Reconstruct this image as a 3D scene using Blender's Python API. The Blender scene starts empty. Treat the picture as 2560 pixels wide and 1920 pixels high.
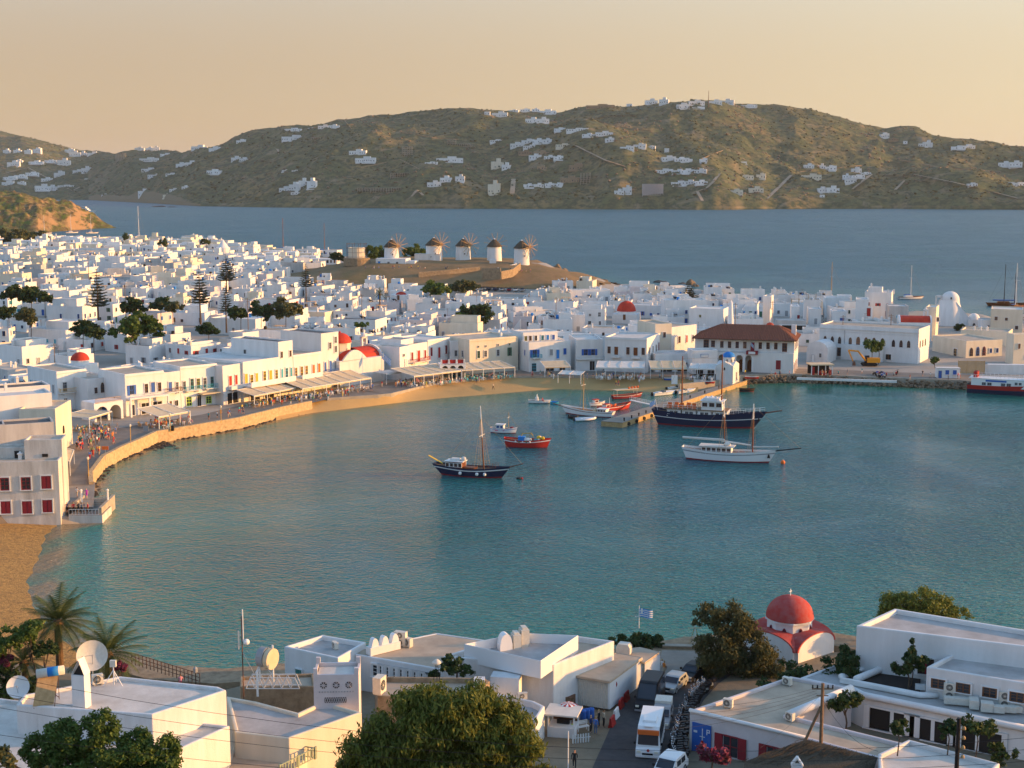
import bpy,bmesh,math,random
import numpy as np
from mathutils import Vector,Matrix,noise as mnoise
R=math.radians
rnd=random.Random(7)
# camera
F=3465.0;CX,CY=1280.0,960.0;HOR=455.0;CAMZ=55.0
PITCH=math.atan((CY-HOR)/F)
scene=bpy.context.scene
col=scene.collection
cam_d=bpy.data.cameras.new('camera');cam_d.sensor_width=36;cam_d.lens=36*F/2560
cam_d.clip_start=1;cam_d.clip_end=60000
cam=bpy.data.objects.new('camera',cam_d);col.objects.link(cam)
cam.location=(0,0,CAMZ);cam.rotation_euler=(math.pi/2-PITCH,0,0)
scene.camera=cam
# sky and sun
SUN_AZ,SUN_EL=R(87),R(8.8)
world=bpy.data.worlds.new('World');scene.world=world;world.use_nodes=True
nt=world.node_tree;nt.nodes.clear()
sky=nt.nodes.new('ShaderNodeTexSky');sky.sky_type='NISHITA';sky.sun_disc=False
sky.sun_elevation=SUN_EL;sky.sun_rotation=SUN_AZ
sky.altitude=50;sky.air_density=1.0;sky.dust_density=1.0;sky.ozone_density=2.0
bg=nt.nodes.new('ShaderNodeBackground');bg.inputs[1].default_value=0.15
wo=nt.nodes.new('ShaderNodeOutputWorld')
nt.links.new(sky.outputs[0],bg.inputs[0])
tc=nt.nodes.new('ShaderNodeTexCoord');sep=nt.nodes.new('ShaderNodeSeparateXYZ');nt.links.new(tc.outputs['Generated'],sep.inputs[0])
def mrange(src,a,b,c,d):
 r=nt.nodes.new('ShaderNodeMapRange');r.interpolation_type='SMOOTHSTEP';nt.links.new(src,r.inputs[0])
 for k,v in zip((1,2,3,4),(a,b,c,d)):r.inputs[k].default_value=v
 return r.outputs[0]
vd=nt.nodes.new('ShaderNodeVectorMath');vd.operation='DOT_PRODUCT';nt.links.new(tc.outputs['Generated'],vd.inputs[0]);vd.inputs[1].default_value=(math.sin(SUN_AZ),math.cos(SUN_AZ),0)
mx=nt.nodes.new('ShaderNodeMix');mx.data_type='RGBA';nt.links.new(mrange(vd.outputs['Value'],-.35,.75,0,1),mx.inputs[0])
mx.inputs[6].default_value=(.182,.122,.073,1);mx.inputs[7].default_value=(.275,.215,.135,1)
bg2=nt.nodes.new('ShaderNodeBackground');nt.links.new(mx.outputs[2],bg2.inputs[0]);bg2.inputs[1].default_value=1.0
ms=nt.nodes.new('ShaderNodeMixShader');nt.links.new(mrange(sep.outputs[2],.07,.36,.90,0.0),ms.inputs[0])
nt.links.new(bg.outputs[0],ms.inputs[1]);nt.links.new(bg2.outputs[0],ms.inputs[2]);nt.links.new(ms.outputs[0],wo.inputs[0])
sun_d=bpy.data.lights.new('sun','SUN');sun_d.energy=2.55;sun_d.angle=R(0.6);sun_d.color=(1.0,0.49,0.135)
sun=bpy.data.objects.new('sun',sun_d);col.objects.link(sun)
sdir=Vector((math.sin(SUN_AZ)*math.cos(SUN_EL),math.cos(SUN_AZ)*math.cos(SUN_EL),math.sin(SUN_EL)))
sun.rotation_euler=sdir.to_track_quat('Z','Y').to_euler()
scene.view_settings.view_transform='Standard';scene.view_settings.look='None'
scene.view_settings.gamma=1;scene.view_settings.exposure=1.6;scene.view_settings.use_curve_mapping=False
scene.render.engine='CYCLES'
scene.cycles.max_bounces=5;scene.cycles.diffuse_bounces=2;scene.cycles.glossy_bounces=3
scene.cycles.transmission_bounces=2;scene.cycles.transparent_max_bounces=6
scene.cycles.caustics_reflective=False;scene.cycles.caustics_refractive=False
scene.cycles.use_denoising=True
try:scene.cycles.denoiser='OPENIMAGEDENOISE'
except Exception:pass
scene.cycles.sample_clamp_indirect=6
# picture plane <-> place
FWD=Vector((0,math.cos(PITCH),-math.sin(PITCH)));UP=Vector((0,math.sin(PITCH),math.cos(PITCH)))
def ray(x,y):return FWD+Vector(((x-CX)/F,0,0))+UP*((CY-y)/F)
def P(x,y,z=0.0):
 d=ray(x,y);t=(z-CAMZ)/d.z
 return Vector((d.x*t,d.y*t,z))
def PD(x,y,dist):
 d=ray(x,y);t=dist/d.y
 return Vector((d.x*t,dist,CAMZ+d.z*t))
def proj(p):
 v=Vector(p)-Vector((0,0,CAMZ));f=v.dot(FWD)
 return CX+F*v.x/f,CY-F*v.dot(UP)/f
# materials
MATS={}
def mat(name,c,rough=0.85,noise=None,spec=0.3,metal=0.0,c2=None,scale=1.5,bump=0.0,bscale=20,rand=0.0,emit=None,streak=False,c3=None):
 """Principled with a noise blend from c to c2 in world space; rand varies the value per object."""
 if name in MATS:return MATS[name]
 m=bpy.data.materials.new(name);m.use_nodes=True;t=m.node_tree;n=t.nodes;l=t.links
 b=n['Principled BSDF'];b.inputs['Base Color'].default_value=(*c,1);b.inputs['Roughness'].default_value=rough
 b.inputs['Specular IOR Level'].default_value=spec;b.inputs['Metallic'].default_value=metal
 out=None
 geo=None
 if c2 is not None or bump:
  geo=n.new('ShaderNodeNewGeometry')
 if c2 is not None:
  tx=n.new('ShaderNodeTexNoise');tx.inputs['Scale'].default_value=scale;tx.inputs['Detail'].default_value=5;tx.inputs['Roughness'].default_value=0.65
  src=geo.outputs['Position']
  if streak:
   mp=n.new('ShaderNodeMapping');mp.inputs['Scale'].default_value=(1,1,0.18);l.new(src,mp.inputs[0]);src=mp.outputs[0]
  l.new(src,tx.inputs['Vector'])
  rp=n.new('ShaderNodeValToRGB');rp.color_ramp.elements[0].position=0.36;rp.color_ramp.elements[1].position=0.66
  rp.color_ramp.elements[0].color=(*c,1);rp.color_ramp.elements[1].color=(*c2,1)
  if c3 is not None:
   e=rp.color_ramp.elements.new(0.78);e.color=(*c3,1)
  l.new(tx.outputs['Fac'],rp.inputs[0]);out=rp.outputs[0]
 if rand:
  oi=n.new('ShaderNodeObjectInfo');hs=n.new('ShaderNodeHueSaturation')
  mr=n.new('ShaderNodeMapRange');mr.inputs['To Min'].default_value=1-rand;mr.inputs['To Max'].default_value=1+rand*0.4
  l.new(oi.outputs['Random'],mr.inputs['Value']);l.new(mr.outputs[0],hs.inputs['Value'])
  if out is not None:l.new(out,hs.inputs['Color'])
  else:hs.inputs['Color'].default_value=(*c,1)
  out=hs.outputs[0]
 if out is not None:l.new(out,b.inputs['Base Color'])
 if bump:
  tb=n.new('ShaderNodeTexNoise');tb.inputs['Scale'].default_value=bscale;tb.inputs['Detail'].default_value=4
  bp=n.new('ShaderNodeBump');bp.inputs['Strength'].default_value=bump;bp.inputs['Distance'].default_value=0.05
  l.new(geo.outputs['Position'],tb.inputs['Vector']);l.new(tb.outputs['Fac'],bp.inputs['Height']);l.new(bp.outputs[0],b.inputs['Normal'])
 if emit:
  b.inputs['Emission Color'].default_value=(*emit[:3],1);b.inputs['Emission Strength'].default_value=emit[3]
 m.diffuse_color=(*c,1)
 MATS[name]=m
 return m
M={}
M['white']=mat('whitewash',(.80,.79,.77),.9,c2=(.70,.69,.665),scale=.55,bump=.25,bscale=7,rand=.10,streak=True)
M['cream']=mat('cream_plaster',(.78,.70,.56),.9,c2=(.68,.60,.46),scale=.5,bump=.25,bscale=7,rand=.08,streak=True)
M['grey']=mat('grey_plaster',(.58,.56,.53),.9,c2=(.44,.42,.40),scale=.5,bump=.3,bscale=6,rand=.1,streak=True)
M['oldwall']=mat('weathered_plaster',(.70,.66,.60),.92,c2=(.50,.46,.41),scale=.6,bump=.5,bscale=5,streak=True,c3=(.30,.27,.24))
M['roof']=mat('screed_roof',(.56,.48,.38),.95,c2=(.40,.34,.27),scale=.35,bump=.3,bscale=4,rand=.18)
M['roofw']=mat('limewashed_roof',(.72,.70,.66),.95,c2=(.58,.56,.52),scale=.3,bump=.3,bscale=4,rand=.1)
M['roofdark']=mat('dark_membrane_roof',(.10,.10,.10),.9,c2=(.16,.15,.14),scale=.4,rand=.1)
M['glass']=mat('window_glass',(.03,.035,.045),.12,spec=.6)
M['dark']=mat('dark_interior',(.025,.022,.02),.9)
M['black']=mat('black_paint',(.012,.012,.014),.5)
for k,c in dict(blue=(.03,.12,.42),turq=(.05,.38,.48),red=(.42,.025,.02),maroon=(.26,.02,.03),green=(.05,.16,.09),brown=(.16,.07,.03),yellow=(.62,.42,.03),olive=(.35,.33,.05),pwhite=(.78,.78,.76),pgrey=(.32,.33,.34),orange=(.75,.16,.03),navy=(.012,.02,.06),teal=(.06,.22,.2),gold=(.7,.4,.06),skyblue=(.02,.22,.62),pink=(.7,.2,.3),purple=(.35,.06,.4),lime=(.45,.7,.05)).items():
 M[k]=mat('paint_'+k,c,.6,rand=.12)
M['domered']=mat('red_dome_paint',(.55,.05,.02),.75,c2=(.42,.035,.02),scale=.8,bump=.2,bscale=6)
M['domepink']=mat('faded_red_dome_paint',(.44,.04,.03),.85,c2=(.40,.10,.09),scale=.9,bump=.5,bscale=6,c3=(.62,.42,.40))
M['domeblue']=mat('blue_dome_paint',(.02,.22,.62),.7,c2=(.02,.17,.5),scale=1.)
M['wood']=mat('varnished_wood',(.22,.07,.02),.45,c2=(.14,.04,.012),scale=3,rand=.1)
M['mast']=mat('mast_wood',(.25,.06,.02),.5,c2=(.16,.035,.012),scale=3)
M['pine']=mat('pale_wood',(.52,.34,.16),.7,c2=(.40,.25,.11),scale=3)
M['plank']=mat('weathered_plank',(.26,.17,.10),.85,c2=(.16,.10,.06),scale=4,rand=.2)
M['thatch']=mat('reed_thatch',(.11,.085,.055),.95,c2=(.05,.04,.028),scale=7,bump=1,bscale=25)
M['stone']=mat('field_stone',(.36,.27,.17),.95,c2=(.22,.16,.10),scale=1.2,bump=.8,bscale=3,rand=.25)
M['rock']=mat('shore_rock',(.26,.19,.12),.95,c2=(.13,.10,.07),scale=.4,bump=1,bscale=1.2,rand=.25)
M['wetrock']=mat('wet_rock',(.07,.055,.04),.6,c2=(.035,.03,.025),scale=.8,bump=1,bscale=1.5,rand=.3)
M['concrete']=mat('concrete',(.42,.37,.30),.95,c2=(.32,.28,.22),scale=.8,bump=.4,bscale=5)
M['pave']=mat('promenade_paving',(.30,.265,.22),.9,c2=(.235,.205,.17),scale=.5,bump=.3,bscale=3)
M['tile']=mat('terracotta_tiles',(.26,.10,.06),.9,c2=(.17,.065,.04),scale=2.5,rand=.12,bump=.4,bscale=6)
M['asphalt']=mat('asphalt',(.05,.05,.052),.9,c2=(.075,.072,.07),scale=1.2,bump=.5,bscale=14)
M['canvas']=mat('beige_canvas',(.66,.54,.36),.9,c2=(.56,.45,.29),scale=.9,rand=.1)
M['canvasw']=mat('white_canvas',(.72,.70,.64),.9,c2=(.62,.60,.55),scale=.9,rand=.1)
M['steel']=mat('galvanised_steel',(.45,.46,.47),.45,metal=.6)
M['rust']=mat('rusty_steel',(.20,.10,.06),.8,c2=(.12,.06,.04),scale=3)
M['chrome']=mat('chrome',(.7,.7,.72),.2,metal=1)
M['rubber']=mat('rubber',(.015,.015,.015),.8)
M['acbeige']=mat('air_conditioner_casing',(.66,.63,.55),.6,c2=(.58,.55,.47),scale=4)
M['skin']=mat('skin',(.55,.30,.19),.6)
M['hair']=mat('dark_hair',(.035,.02,.012),.7)
M['lightpink']=mat('pinkish_render',(.66,.60,.59),.9,c2=(.58,.52,.51),scale=.6,bump=.25,bscale=7)
M['hullwhite']=mat('white_gelcoat',(.78,.78,.77),.35,spec=.5)
M['lampglow']=mat('lamp_glass',(.8,.75,.6),.3)
# mesh builder
class MB:
 """collects primitive pieces, then links them as ONE mesh object"""
 def __init__(s):s.v=[];s.f=[];s.m=[]
 def add(s,vs,fs,mi=0):
  o=len(s.v);s.v+=[tuple(v)for v in vs];s.f+=[tuple(i+o for i in f)for f in fs];s.m+=[mi]*len(fs);return s
 def box(s,cx,cy,z0,sx,sy,h,mi=0,rz=0,tx=1.0,ty=1.0):
  c,n=math.cos(rz),math.sin(rz);vs=[]
  for k,z in((0,z0),(1,z0+h)):
   ax,ay=(sx/2,sy/2)if k==0 else(sx/2*tx,sy/2*ty)
   for x,y in((-ax,-ay),(ax,-ay),(ax,ay),(-ax,ay)):vs.append((cx+x*c-y*n,cy+x*n+y*c,z))
  return s.add(vs,[(3,2,1,0),(4,5,6,7),(0,1,5,4),(1,2,6,5),(2,3,7,6),(3,0,4,7)],mi)
 def beam(s,a,b,w,h=None,mi=0):
  a=Vector(a);b=Vector(b);h=h or w;d=(b-a).normalized()
  up=Vector((0,0,1))if abs(d.z)<.98 else Vector((1,0,0))
  sx=d.cross(up).normalized()*w/2;sy=sx.cross(d).normalized()*h/2
  vs=[a-sx-sy,a+sx-sy,a+sx+sy,a-sx+sy,b-sx-sy,b+sx-sy,b+sx+sy,b-sx+sy]
  return s.add(vs,[(0,1,2,3),(7,6,5,4),(4,5,1,0),(5,6,2,1),(6,7,3,2),(7,4,0,3)],mi)
 def tube(s,pts,r,n=6,mi=0,r2=None,cap=True):
  pts=[Vector(p)for p in pts];k=len(pts);rs=r if isinstance(r,(list,tuple))else[r+((r2 if r2 is not None else r)-r)*i/(k-1)for i in range(k)]
  vs=[];fs=[]
  d0=(pts[1]-pts[0]).normalized();up=Vector((0,0,1))if abs(d0.z)<.9 else Vector((1,0,0));a=d0.cross(up).normalized()
  for i,p in enumerate(pts):
   d=(pts[min(i+1,k-1)]-pts[max(i-1,0)]).normalized()
   a=(a-d*a.dot(d)).normalized();b=d.cross(a)
   for j in range(n):
    t=2*math.pi*j/n;vs.append(p+(a*math.cos(t)+b*math.sin(t))*rs[i])
  for i in range(k-1):
   for j in range(n):
    q=(j+1)%n;fs.append((i*n+j,i*n+q,(i+1)*n+q,(i+1)*n+j))
  if cap:fs.append(tuple(reversed(range(n))));fs.append(tuple((k-1)*n+j for j in range(n)))
  return s.add(vs,fs,mi)
 def lathe(s,prof,cx=0,cy=0,z0=0,n=20,mi=0,a0=0,a1=2*math.pi,sx=1.0,sy=1.0):
  full=abs(a1-a0-2*math.pi)<1e-6;k=n if full else n+1;vs=[];fs=[]
  for r,z in prof:
   for j in range(k):
    t=a0+(a1-a0)*j/n;vs.append((cx+r*math.cos(t)*sx,cy+r*math.sin(t)*sy,z0+z))
  for i in range(len(prof)-1):
   for j in range(n):
    q=(j+1)%k
    fs.append((i*k+j,i*k+q,(i+1)*k+q,(i+1)*k+j))
  return s.add(vs,fs,mi)
 def dome(s,r,cx=0,cy=0,z0=0,n=20,m=7,mi=0,hz=1.0):
  return s.lathe([(r*math.cos(i*math.pi/2/m)+1e-4,r*hz*math.sin(i*math.pi/2/m))for i in range(m+1)],cx,cy,z0,n,mi)
 def ball(s,c,r,n=8,m=5,mi=0,sz=1.0):
  return s.lathe([(r*math.cos(-math.pi/2+i*math.pi/m)+1e-4,r*sz*math.sin(-math.pi/2+i*math.pi/m))for i in range(m+1)],c[0],c[1],c[2],n,mi)
 def prism(s,poly,z0,z1,mi=0,top=True,bot=False):
  n=len(poly);vs=[(x,y,z0)for x,y in poly]+[(x,y,z1)for x,y in poly]
  fs=[(i,(i+1)%n,n+(i+1)%n,n+i)for i in range(n)]
  if top:fs.append(tuple(range(n,2*n)))
  if bot:fs.append(tuple(reversed(range(n))))
  return s.add(vs,fs,mi)
 def extrude_y(s,poly,y0,y1,mi=0):
  n=len(poly);vs=[(x,y0,z)for x,z in poly]+[(x,y1,z)for x,z in poly]
  fs=[(i,n+i,n+(i+1)%n,(i+1)%n)for i in range(n)]+[tuple(range(n)),tuple(reversed(range(n,2*n)))]
  return s.add(vs,fs,mi)
 def disc(s,c,r,ax,n=14,mi=0,th=.02):
  c=Vector(c);ax=Vector(ax).normalized();return s.tube([c-ax*th,c+ax*th],r,n,mi)
 def mesh(s,name,mats,smooth=False):
  me=bpy.data.meshes.new(name);me.from_pydata(s.v,[],s.f)
  for m in(mats if isinstance(mats,(list,tuple))else[mats]):me.materials.append(m)
  if any(s.m):me.polygons.foreach_set('material_index',s.m)
  if smooth:me.polygons.foreach_set('use_smooth',[True]*len(s.f))
  me.update();return me
 def build(s,name,mats,parent=None,loc=(0,0,0),rz=0,smooth=False):
  return link(name,s.mesh(name,mats,smooth),parent,loc,rz)
def link(name,me,parent=None,loc=(0,0,0),rz=0,scale=None):
 o=bpy.data.objects.new(name,me);col.objects.link(o);o.location=loc
 if rz:o.rotation_euler=(0,0,rz)
 if scale:o.scale=scale
 if parent is not None:o.parent=parent
 return o
def tag(o,label=None,cat=None,group=None,kind=None):
 if label:o['label']=label
 if cat:o['category']=cat
 if group:o['group']=group
 if kind:o['kind']=kind
 return o
def thing(name,label,cat,loc=(0,0,0),rz=0,group=None):
 o=bpy.data.objects.new(name,None);col.objects.link(o);o.location=loc;o.rotation_euler=(0,0,rz)
 o.empty_display_size=.3
 return tag(o,label,cat,group)
CH={}
def kids(o):
 return[c for c in o.children]
def copy_tree(root,loc,rz=0,label=None,group=None,scale=None):
 r=root.copy();col.objects.link(r);r.location=loc;r.rotation_euler=(0,0,rz)
 if scale:r.scale=(scale,)*3
 if label:r['label']=label
 if group:r['group']=group
 for ch in PROTO[root.name]:
  c=ch[0].copy();col.objects.link(c);c.parent=r
  for g in ch[1]:
   d=g.copy();col.objects.link(d);d.parent=c
 return r
PROTO={}
def proto(root):
 allo=list(col.objects)
 PROTO[root.name]=[(c,[g for g in allo if g.parent==c])for c in allo if c.parent==root]
 return root
UB={}
def ubox(m):
 if m not in UB:UB[m]=MB().box(0,0,0,1,1,1).mesh('unit_block',m)
 return UB[m]
def bpart(name,parent,c,size,m,rz=0):
 return link(name,ubox(m),parent,c,rz,size)
# the setting: sea, hills, town ground, shores
def interp(tbl,x):
 xs=[a for a,b in tbl];ys=[b for a,b in tbl]
 return float(np.interp(x,xs,ys))
def fbm(x,y,z=0.0,o=4):
 return mnoise.fractal(Vector((x,y,z)),1.0,2.0,o,noise_basis='PERLIN_ORIGINAL')
def xy(p):return(p.x,p.y)
FRONT_PX=[(255,1309),(236,1240),(233,1214),(263,1172),(310,1147),(361,1124),(395,1108),(475,1094),(601,1072),(696,1047),(781,1029),(971,1006),(1098,993),(1260,980),(1380,970),(1538,973),(1700,981),(1790,972),(1860,957),(1974,954),(2080,957),(2176,962),(2414,971),(2620,988)]
FRONT=[xy(P(*p))for p in FRONT_PX]
BACK=[(230,380),(230,470),(190,520),(150,545),(120,610),(85,640),(45,655),(38,684),(42,705),(30,745),(0,780),(-60,815),(-130,850),(-200,960),(-330,1010),(-560,1010),(-560,180),(-150,180),(-90,214)]
LAND=FRONT+BACK
NEAR_PX=[(168,1312),(140,1340),(125,1390),(98,1455),(108,1505),(150,1565),(215,1622),(300,1682),(430,1722),(560,1732)]
NEAR=[xy(P(*p))for p in NEAR_PX]+[(-22,147),(0,149),(12,151),(20,155),(28,157),(37,157),(44,153),(60,150),(90,150),(130,150),(220,150),(220,-80),(-260,-80),(-260,235),(-90,235)]
def seg_dist(px,py,poly,closed=True):
 px=np.asarray(px,float);py=np.asarray(py,float);best=np.full(px.shape,1e9)
 n=len(poly)
 for i in range(n if closed else n-1):
  x0,y0=poly[i];x1,y1=poly[(i+1)%n];dx,dy=x1-x0,y1-y0;L=dx*dx+dy*dy+1e-9
  t=np.clip(((px-x0)*dx+(py-y0)*dy)/L,0,1)
  best=np.minimum(best,np.hypot(px-x0-t*dx,py-y0-t*dy))
 return best
def inside(px,py,poly):
 px=np.asarray(px,float);py=np.asarray(py,float);c=np.zeros(px.shape,bool);n=len(poly)
 for i in range(n):
  x0,y0=poly[i];x1,y1=poly[(i+1)%n]
  if y0==y1:continue
  k=((y0>py)!=(y1>py))&(px<(x1-x0)*(py-y0)/(y1-y0)+x0)
  c^=k
 return c
def sdf(px,py,poly):return np.where(inside(px,py,poly),1,-1)*seg_dist(px,py,poly)
MILL=[(979,649,640,3.45),(1085,648,650,3.9),(1158,647,656,3.6),(1236,647,652,3.45),(1304,653,640,3.6)]
BEACH_A,BEACH_B=690,1740
def sm(t):t=np.clip(t,0,1);return t*t*(3-2*t)
HILLS_T=[(-28,654,10.4,62,44),(34,664,1.5,22,26),(-300,700,7,160,170),(-160,560,2.5,120,100)]
def town_z(x,y):
 x=np.asarray(x,float);y=np.asarray(y,float)
 dw=seg_dist(x,y,FRONT,False);sd=sdf(x,y,LAND)
 z=2.1+0.020*np.clip(dw-28,0,600)
 for hx,hy,hz,rx,ry in HILLS_T:
  z=z+hz*np.exp(-((x-hx)/rx)**4*.8-((y-hy)/ry)**4*.8)if hz>6 and rx<80 else z+hz*np.exp(-((x-hx)/rx)**2-((y-hy)/ry)**2)
 db=seg_dist(x,y,BACK,False)
 z=np.minimum(z,1.2+0.55*db)
 t=np.clip((x-P(BEACH_A,1045).x)/12,0,1)*np.clip((P(BEACH_B,981).x-x)/6,0,1)
 zb=-0.1+0.165*np.clip(dw,0,13)
 z=np.where((t>.5)&(dw<13),zb,z)
 return np.where(sd>0,z,-4.0)
def tz(x,y):return float(town_z(np.array([x]),np.array([y]))[0])
def near_z(x,y):
 x=np.asarray(x,float);y=np.asarray(y,float)
 sd=sdf(x,y,NEAR)
 beach=sm((-36-x)/12)*sm((y-140)/16)
 z=2.6+0.05*np.clip(sd-6,0,62)+0.52*np.clip(sd-68,0,100)
 zb=-0.6+0.09*np.clip(sd,0,30)
 z=z*(1-beach)+zb*beach
 return np.where(sd>0,z,-4.0)
def tgp(x,y):
 z=4.0
 for _ in range(14):p=P(x,y,z);z=.5*z+.5*max(tz(p.x,p.y),0)
 return P(x,y,z)
def nz(x,y):return float(near_z(np.array([x]),np.array([y]))[0])
def grid_mesh(name,X,Y,Z,m,smooth=True,mask=None,attr=None):
 ny,nx=X.shape
 v=np.stack([X,Y,Z],-1).reshape(-1,3)
 i=np.arange(ny*nx).reshape(ny,nx)
 q=np.stack([i[:-1,:-1],i[:-1,1:],i[1:,1:],i[1:,:-1]],-1).reshape(-1,4)
 if mask is not None:
  k=mask.reshape(-1);q=q[k[q].any(1)]
 me=bpy.data.meshes.new(name);me.from_pydata(v.tolist(),[],q.tolist());me.materials.append(m)
 if smooth:me.polygons.foreach_set('use_smooth',[True]*len(q))
 if attr:
  for nm,a in attr.items():
   at=me.attributes.new(nm,'FLOAT','POINT');at.data.foreach_set('value',np.asarray(a,np.float32).reshape(-1))
 me.update();return link(name,me)
def node_mat(name):
 m=bpy.data.materials.new(name);m.use_nodes=True;t=m.node_tree
 return m,t.nodes,t.links,t.nodes['Principled BSDF']
def noise_node(n,l,src,scale,detail=5,rough=.6,dist=0):
 t=n.new('ShaderNodeTexNoise');t.inputs['Scale'].default_value=scale;t.inputs['Detail'].default_value=detail;t.inputs['Roughness'].default_value=rough
 t.inputs['Distortion'].default_value=dist;l.new(src,t.inputs['Vector']);return t.outputs['Fac']
def ramp(n,l,src,stops):
 r=n.new('ShaderNodeValToRGB');e=r.color_ramp.elements
 while len(e)<len(stops):e.new(.5)
 for k,(p,c)in enumerate(stops):e[k].position=p;e[k].color=(*c,1)
 l.new(src,r.inputs[0]);return r.outputs[0]
def mix(n,l,fac,a,b,mode='MIX'):
 x=n.new('ShaderNodeMix');x.data_type='RGBA';x.blend_type=mode
 for s,k in((fac,0),(a,6),(b,7)):
  if hasattr(s,'links'):l.new(s,x.inputs[k])
  elif isinstance(s,tuple):x.inputs[k].default_value=(*s,1)
  else:x.inputs[k].default_value=s
 return x.outputs[2]
def math_node(n,l,op,a,b=None):
 x=n.new('ShaderNodeMath');x.operation=op
 for k,s in((0,a),(1,b)):
  if s is None:continue
  if hasattr(s,'links'):l.new(s,x.inputs[k])
  else:x.inputs[k].default_value=s
 return x.outputs[0]
# sea
def sea_material():
 m,n,l,b=node_mat('sea_water')
 geo=n.new('ShaderNodeNewGeometry');pos=geo.outputs['Position']
 at=n.new('ShaderNodeAttribute');at.attribute_name='shore'
 patch=noise_node(n,l,pos,.018,4,.6,.6)
 k=math_node(n,l,'ADD',at.outputs['Fac'],math_node(n,l,'MULTIPLY',math_node(n,l,'SUBTRACT',patch,.5),.6))
 c=ramp(n,l,k,[(0,(.007,.098,.148)),(.22,(.004,.118,.124)),(.55,(.006,.155,.128)),(.85,(.04,.19,.13)),(1,(.26,.19,.10))])
 l.new(c,b.inputs['Base Color'])
 fr=n.new('ShaderNodeAttribute');fr.attribute_name='far';l.new(math_node(n,l,'ADD',.11,math_node(n,l,'MULTIPLY',fr.outputs['Fac'],.30)),b.inputs['Roughness']);b.inputs['IOR'].default_value=1.33;b.inputs['Specular IOR Level'].default_value=.5
 mp=n.new('ShaderNodeMapping');mp.inputs['Scale'].default_value=(.8,1.15,1);mp.inputs['Rotation'].default_value=(0,0,R(12));l.new(pos,mp.inputs[0])
 n1=noise_node(n,l,mp.outputs[0],1.25,3,.55,.4);n2=noise_node(n,l,mp.outputs[0],.22,3,.5,.3);n3=noise_node(n,l,mp.outputs[0],.03,3,.55)
 calm=noise_node(n,l,pos,.016,4,.6,1.2)
 h=math_node(n,l,'ADD',math_node(n,l,'MULTIPLY',n1,.62),math_node(n,l,'MULTIPLY',n2,.62))
 h=math_node(n,l,'ADD',h,math_node(n,l,'MULTIPLY',n3,.5))
 bp=n.new('ShaderNodeBump');bp.inputs['Distance'].default_value=1.0
 amp=n.new('ShaderNodeAttribute');amp.attribute_name='chop'
 l.new(math_node(n,l,'MULTIPLY',amp.outputs['Fac'],math_node(n,l,'MULTIPLY',ramp(n,l,calm,[(.36,(.5,.5,.5)),(.60,(1,1,1))]),1.35)),bp.inputs['Strength'])
 l.new(h,bp.inputs['Height']);l.new(bp.outputs[0],b.inputs['Normal'])
 return m
def axis(a,b,step,far):
 mid=np.arange(a,b+step,step);g=np.array([1.5**i for i in range(1,40)])*step;g=np.cumsum(g);g=g[g<far]
 return np.concatenate([(a-g)[::-1],mid,b+g])
sx_,sy_=axis(-160,240,4,30000),axis(120,430,4,30000)
SX,SY=np.meshgrid(sx_,sy_)
dd=np.minimum(seg_dist(SX,SY,LAND),seg_dist(SX,SY,NEAR))
chop=.45+.25*np.clip(dd/60,0,1)+.8*np.clip((SY-430)/400,0,1)-.25*np.clip((SY-300)/60,0,1)*np.clip((430-SY)/60,0,1)
bay=(SY>140)&(SY<400)
shore=np.exp(-dd/26)*.62+.40*np.exp(-dd/3.5)+.12*bay
sea=grid_mesh('sea',SX,SY,SX*0,sea_material(),True,None,{'shore':shore,'chop':chop,'far':np.clip((SY-330)/500,0,1)});tag(sea,kind='structure')
# far hills
def hill_material(name,dry,green,dark,rock,sc=1.0):
 m,n,l,b=node_mat(name)
 geo=n.new('ShaderNodeNewGeometry');pos=geo.outputs['Position']
 a=noise_node(n,l,pos,.006*sc,5,.62);f=noise_node(n,l,pos,.055*sc,6,.75);g=noise_node(n,l,pos,.02*sc,5,.7,1.0)
 c=ramp(n,l,a,[(.36,dry),(.50,green),(.64,dry)])
 c=mix(n,l,ramp(n,l,f,[(.44,(0,0,0)),(.56,(1,1,1))]),dark,c)
 c=mix(n,l,ramp(n,l,g,[(.55,(0,0,0)),(.68,(1,1,1))]),c,rock)
 sp=n.new('ShaderNodeSeparateXYZ');l.new(geo.outputs['Normal'],sp.inputs[0])
 st=n.new('ShaderNodeMapRange');st.inputs['From Min'].default_value=.80;st.inputs['From Max'].default_value=.62;l.new(sp.outputs[2],st.inputs['Value'])
 c=mix(n,l,st.outputs[0],c,rock)
 l.new(c,b.inputs['Base Color']);b.inputs['Roughness'].default_value=.95;b.inputs['Specular IOR Level'].default_value=.1
 bp=n.new('ShaderNodeBump');bp.inputs['Strength'].default_value=.45;bp.inputs['Distance'].default_value=4/sc
 l.new(f,bp.inputs['Height']);l.new(bp.outputs[0],b.inputs['Normal'])
 return m
K=2560/2212
SKYL=[(-60,272),(0,286),(60,292),(140,322),(190,331),(250,326),(330,323),(400,326),(430,318),(500,308),(560,292),(620,276),(700,263),(760,252),(830,236),(900,235),(980,237),(1040,240),(1100,241),(1200,239),(1260,229),(1330,223),(1380,222),(1440,216),(1560,218),(1640,225),(1720,236),(1800,250),(1850,262),(1900,273),(1930,268),(1965,270),(2000,285),(2080,297),(2150,310),(2212,320),(2300,338)]
SKYL=[(a*K,b*K)for a,b in SKYL]
COAST=[(-300,497),(230,499),(400,508),(510,515),(700,518),(1157,521),(1735,523),(2200,521),(2400,523),(2560,524),(2900,527)]
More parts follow.
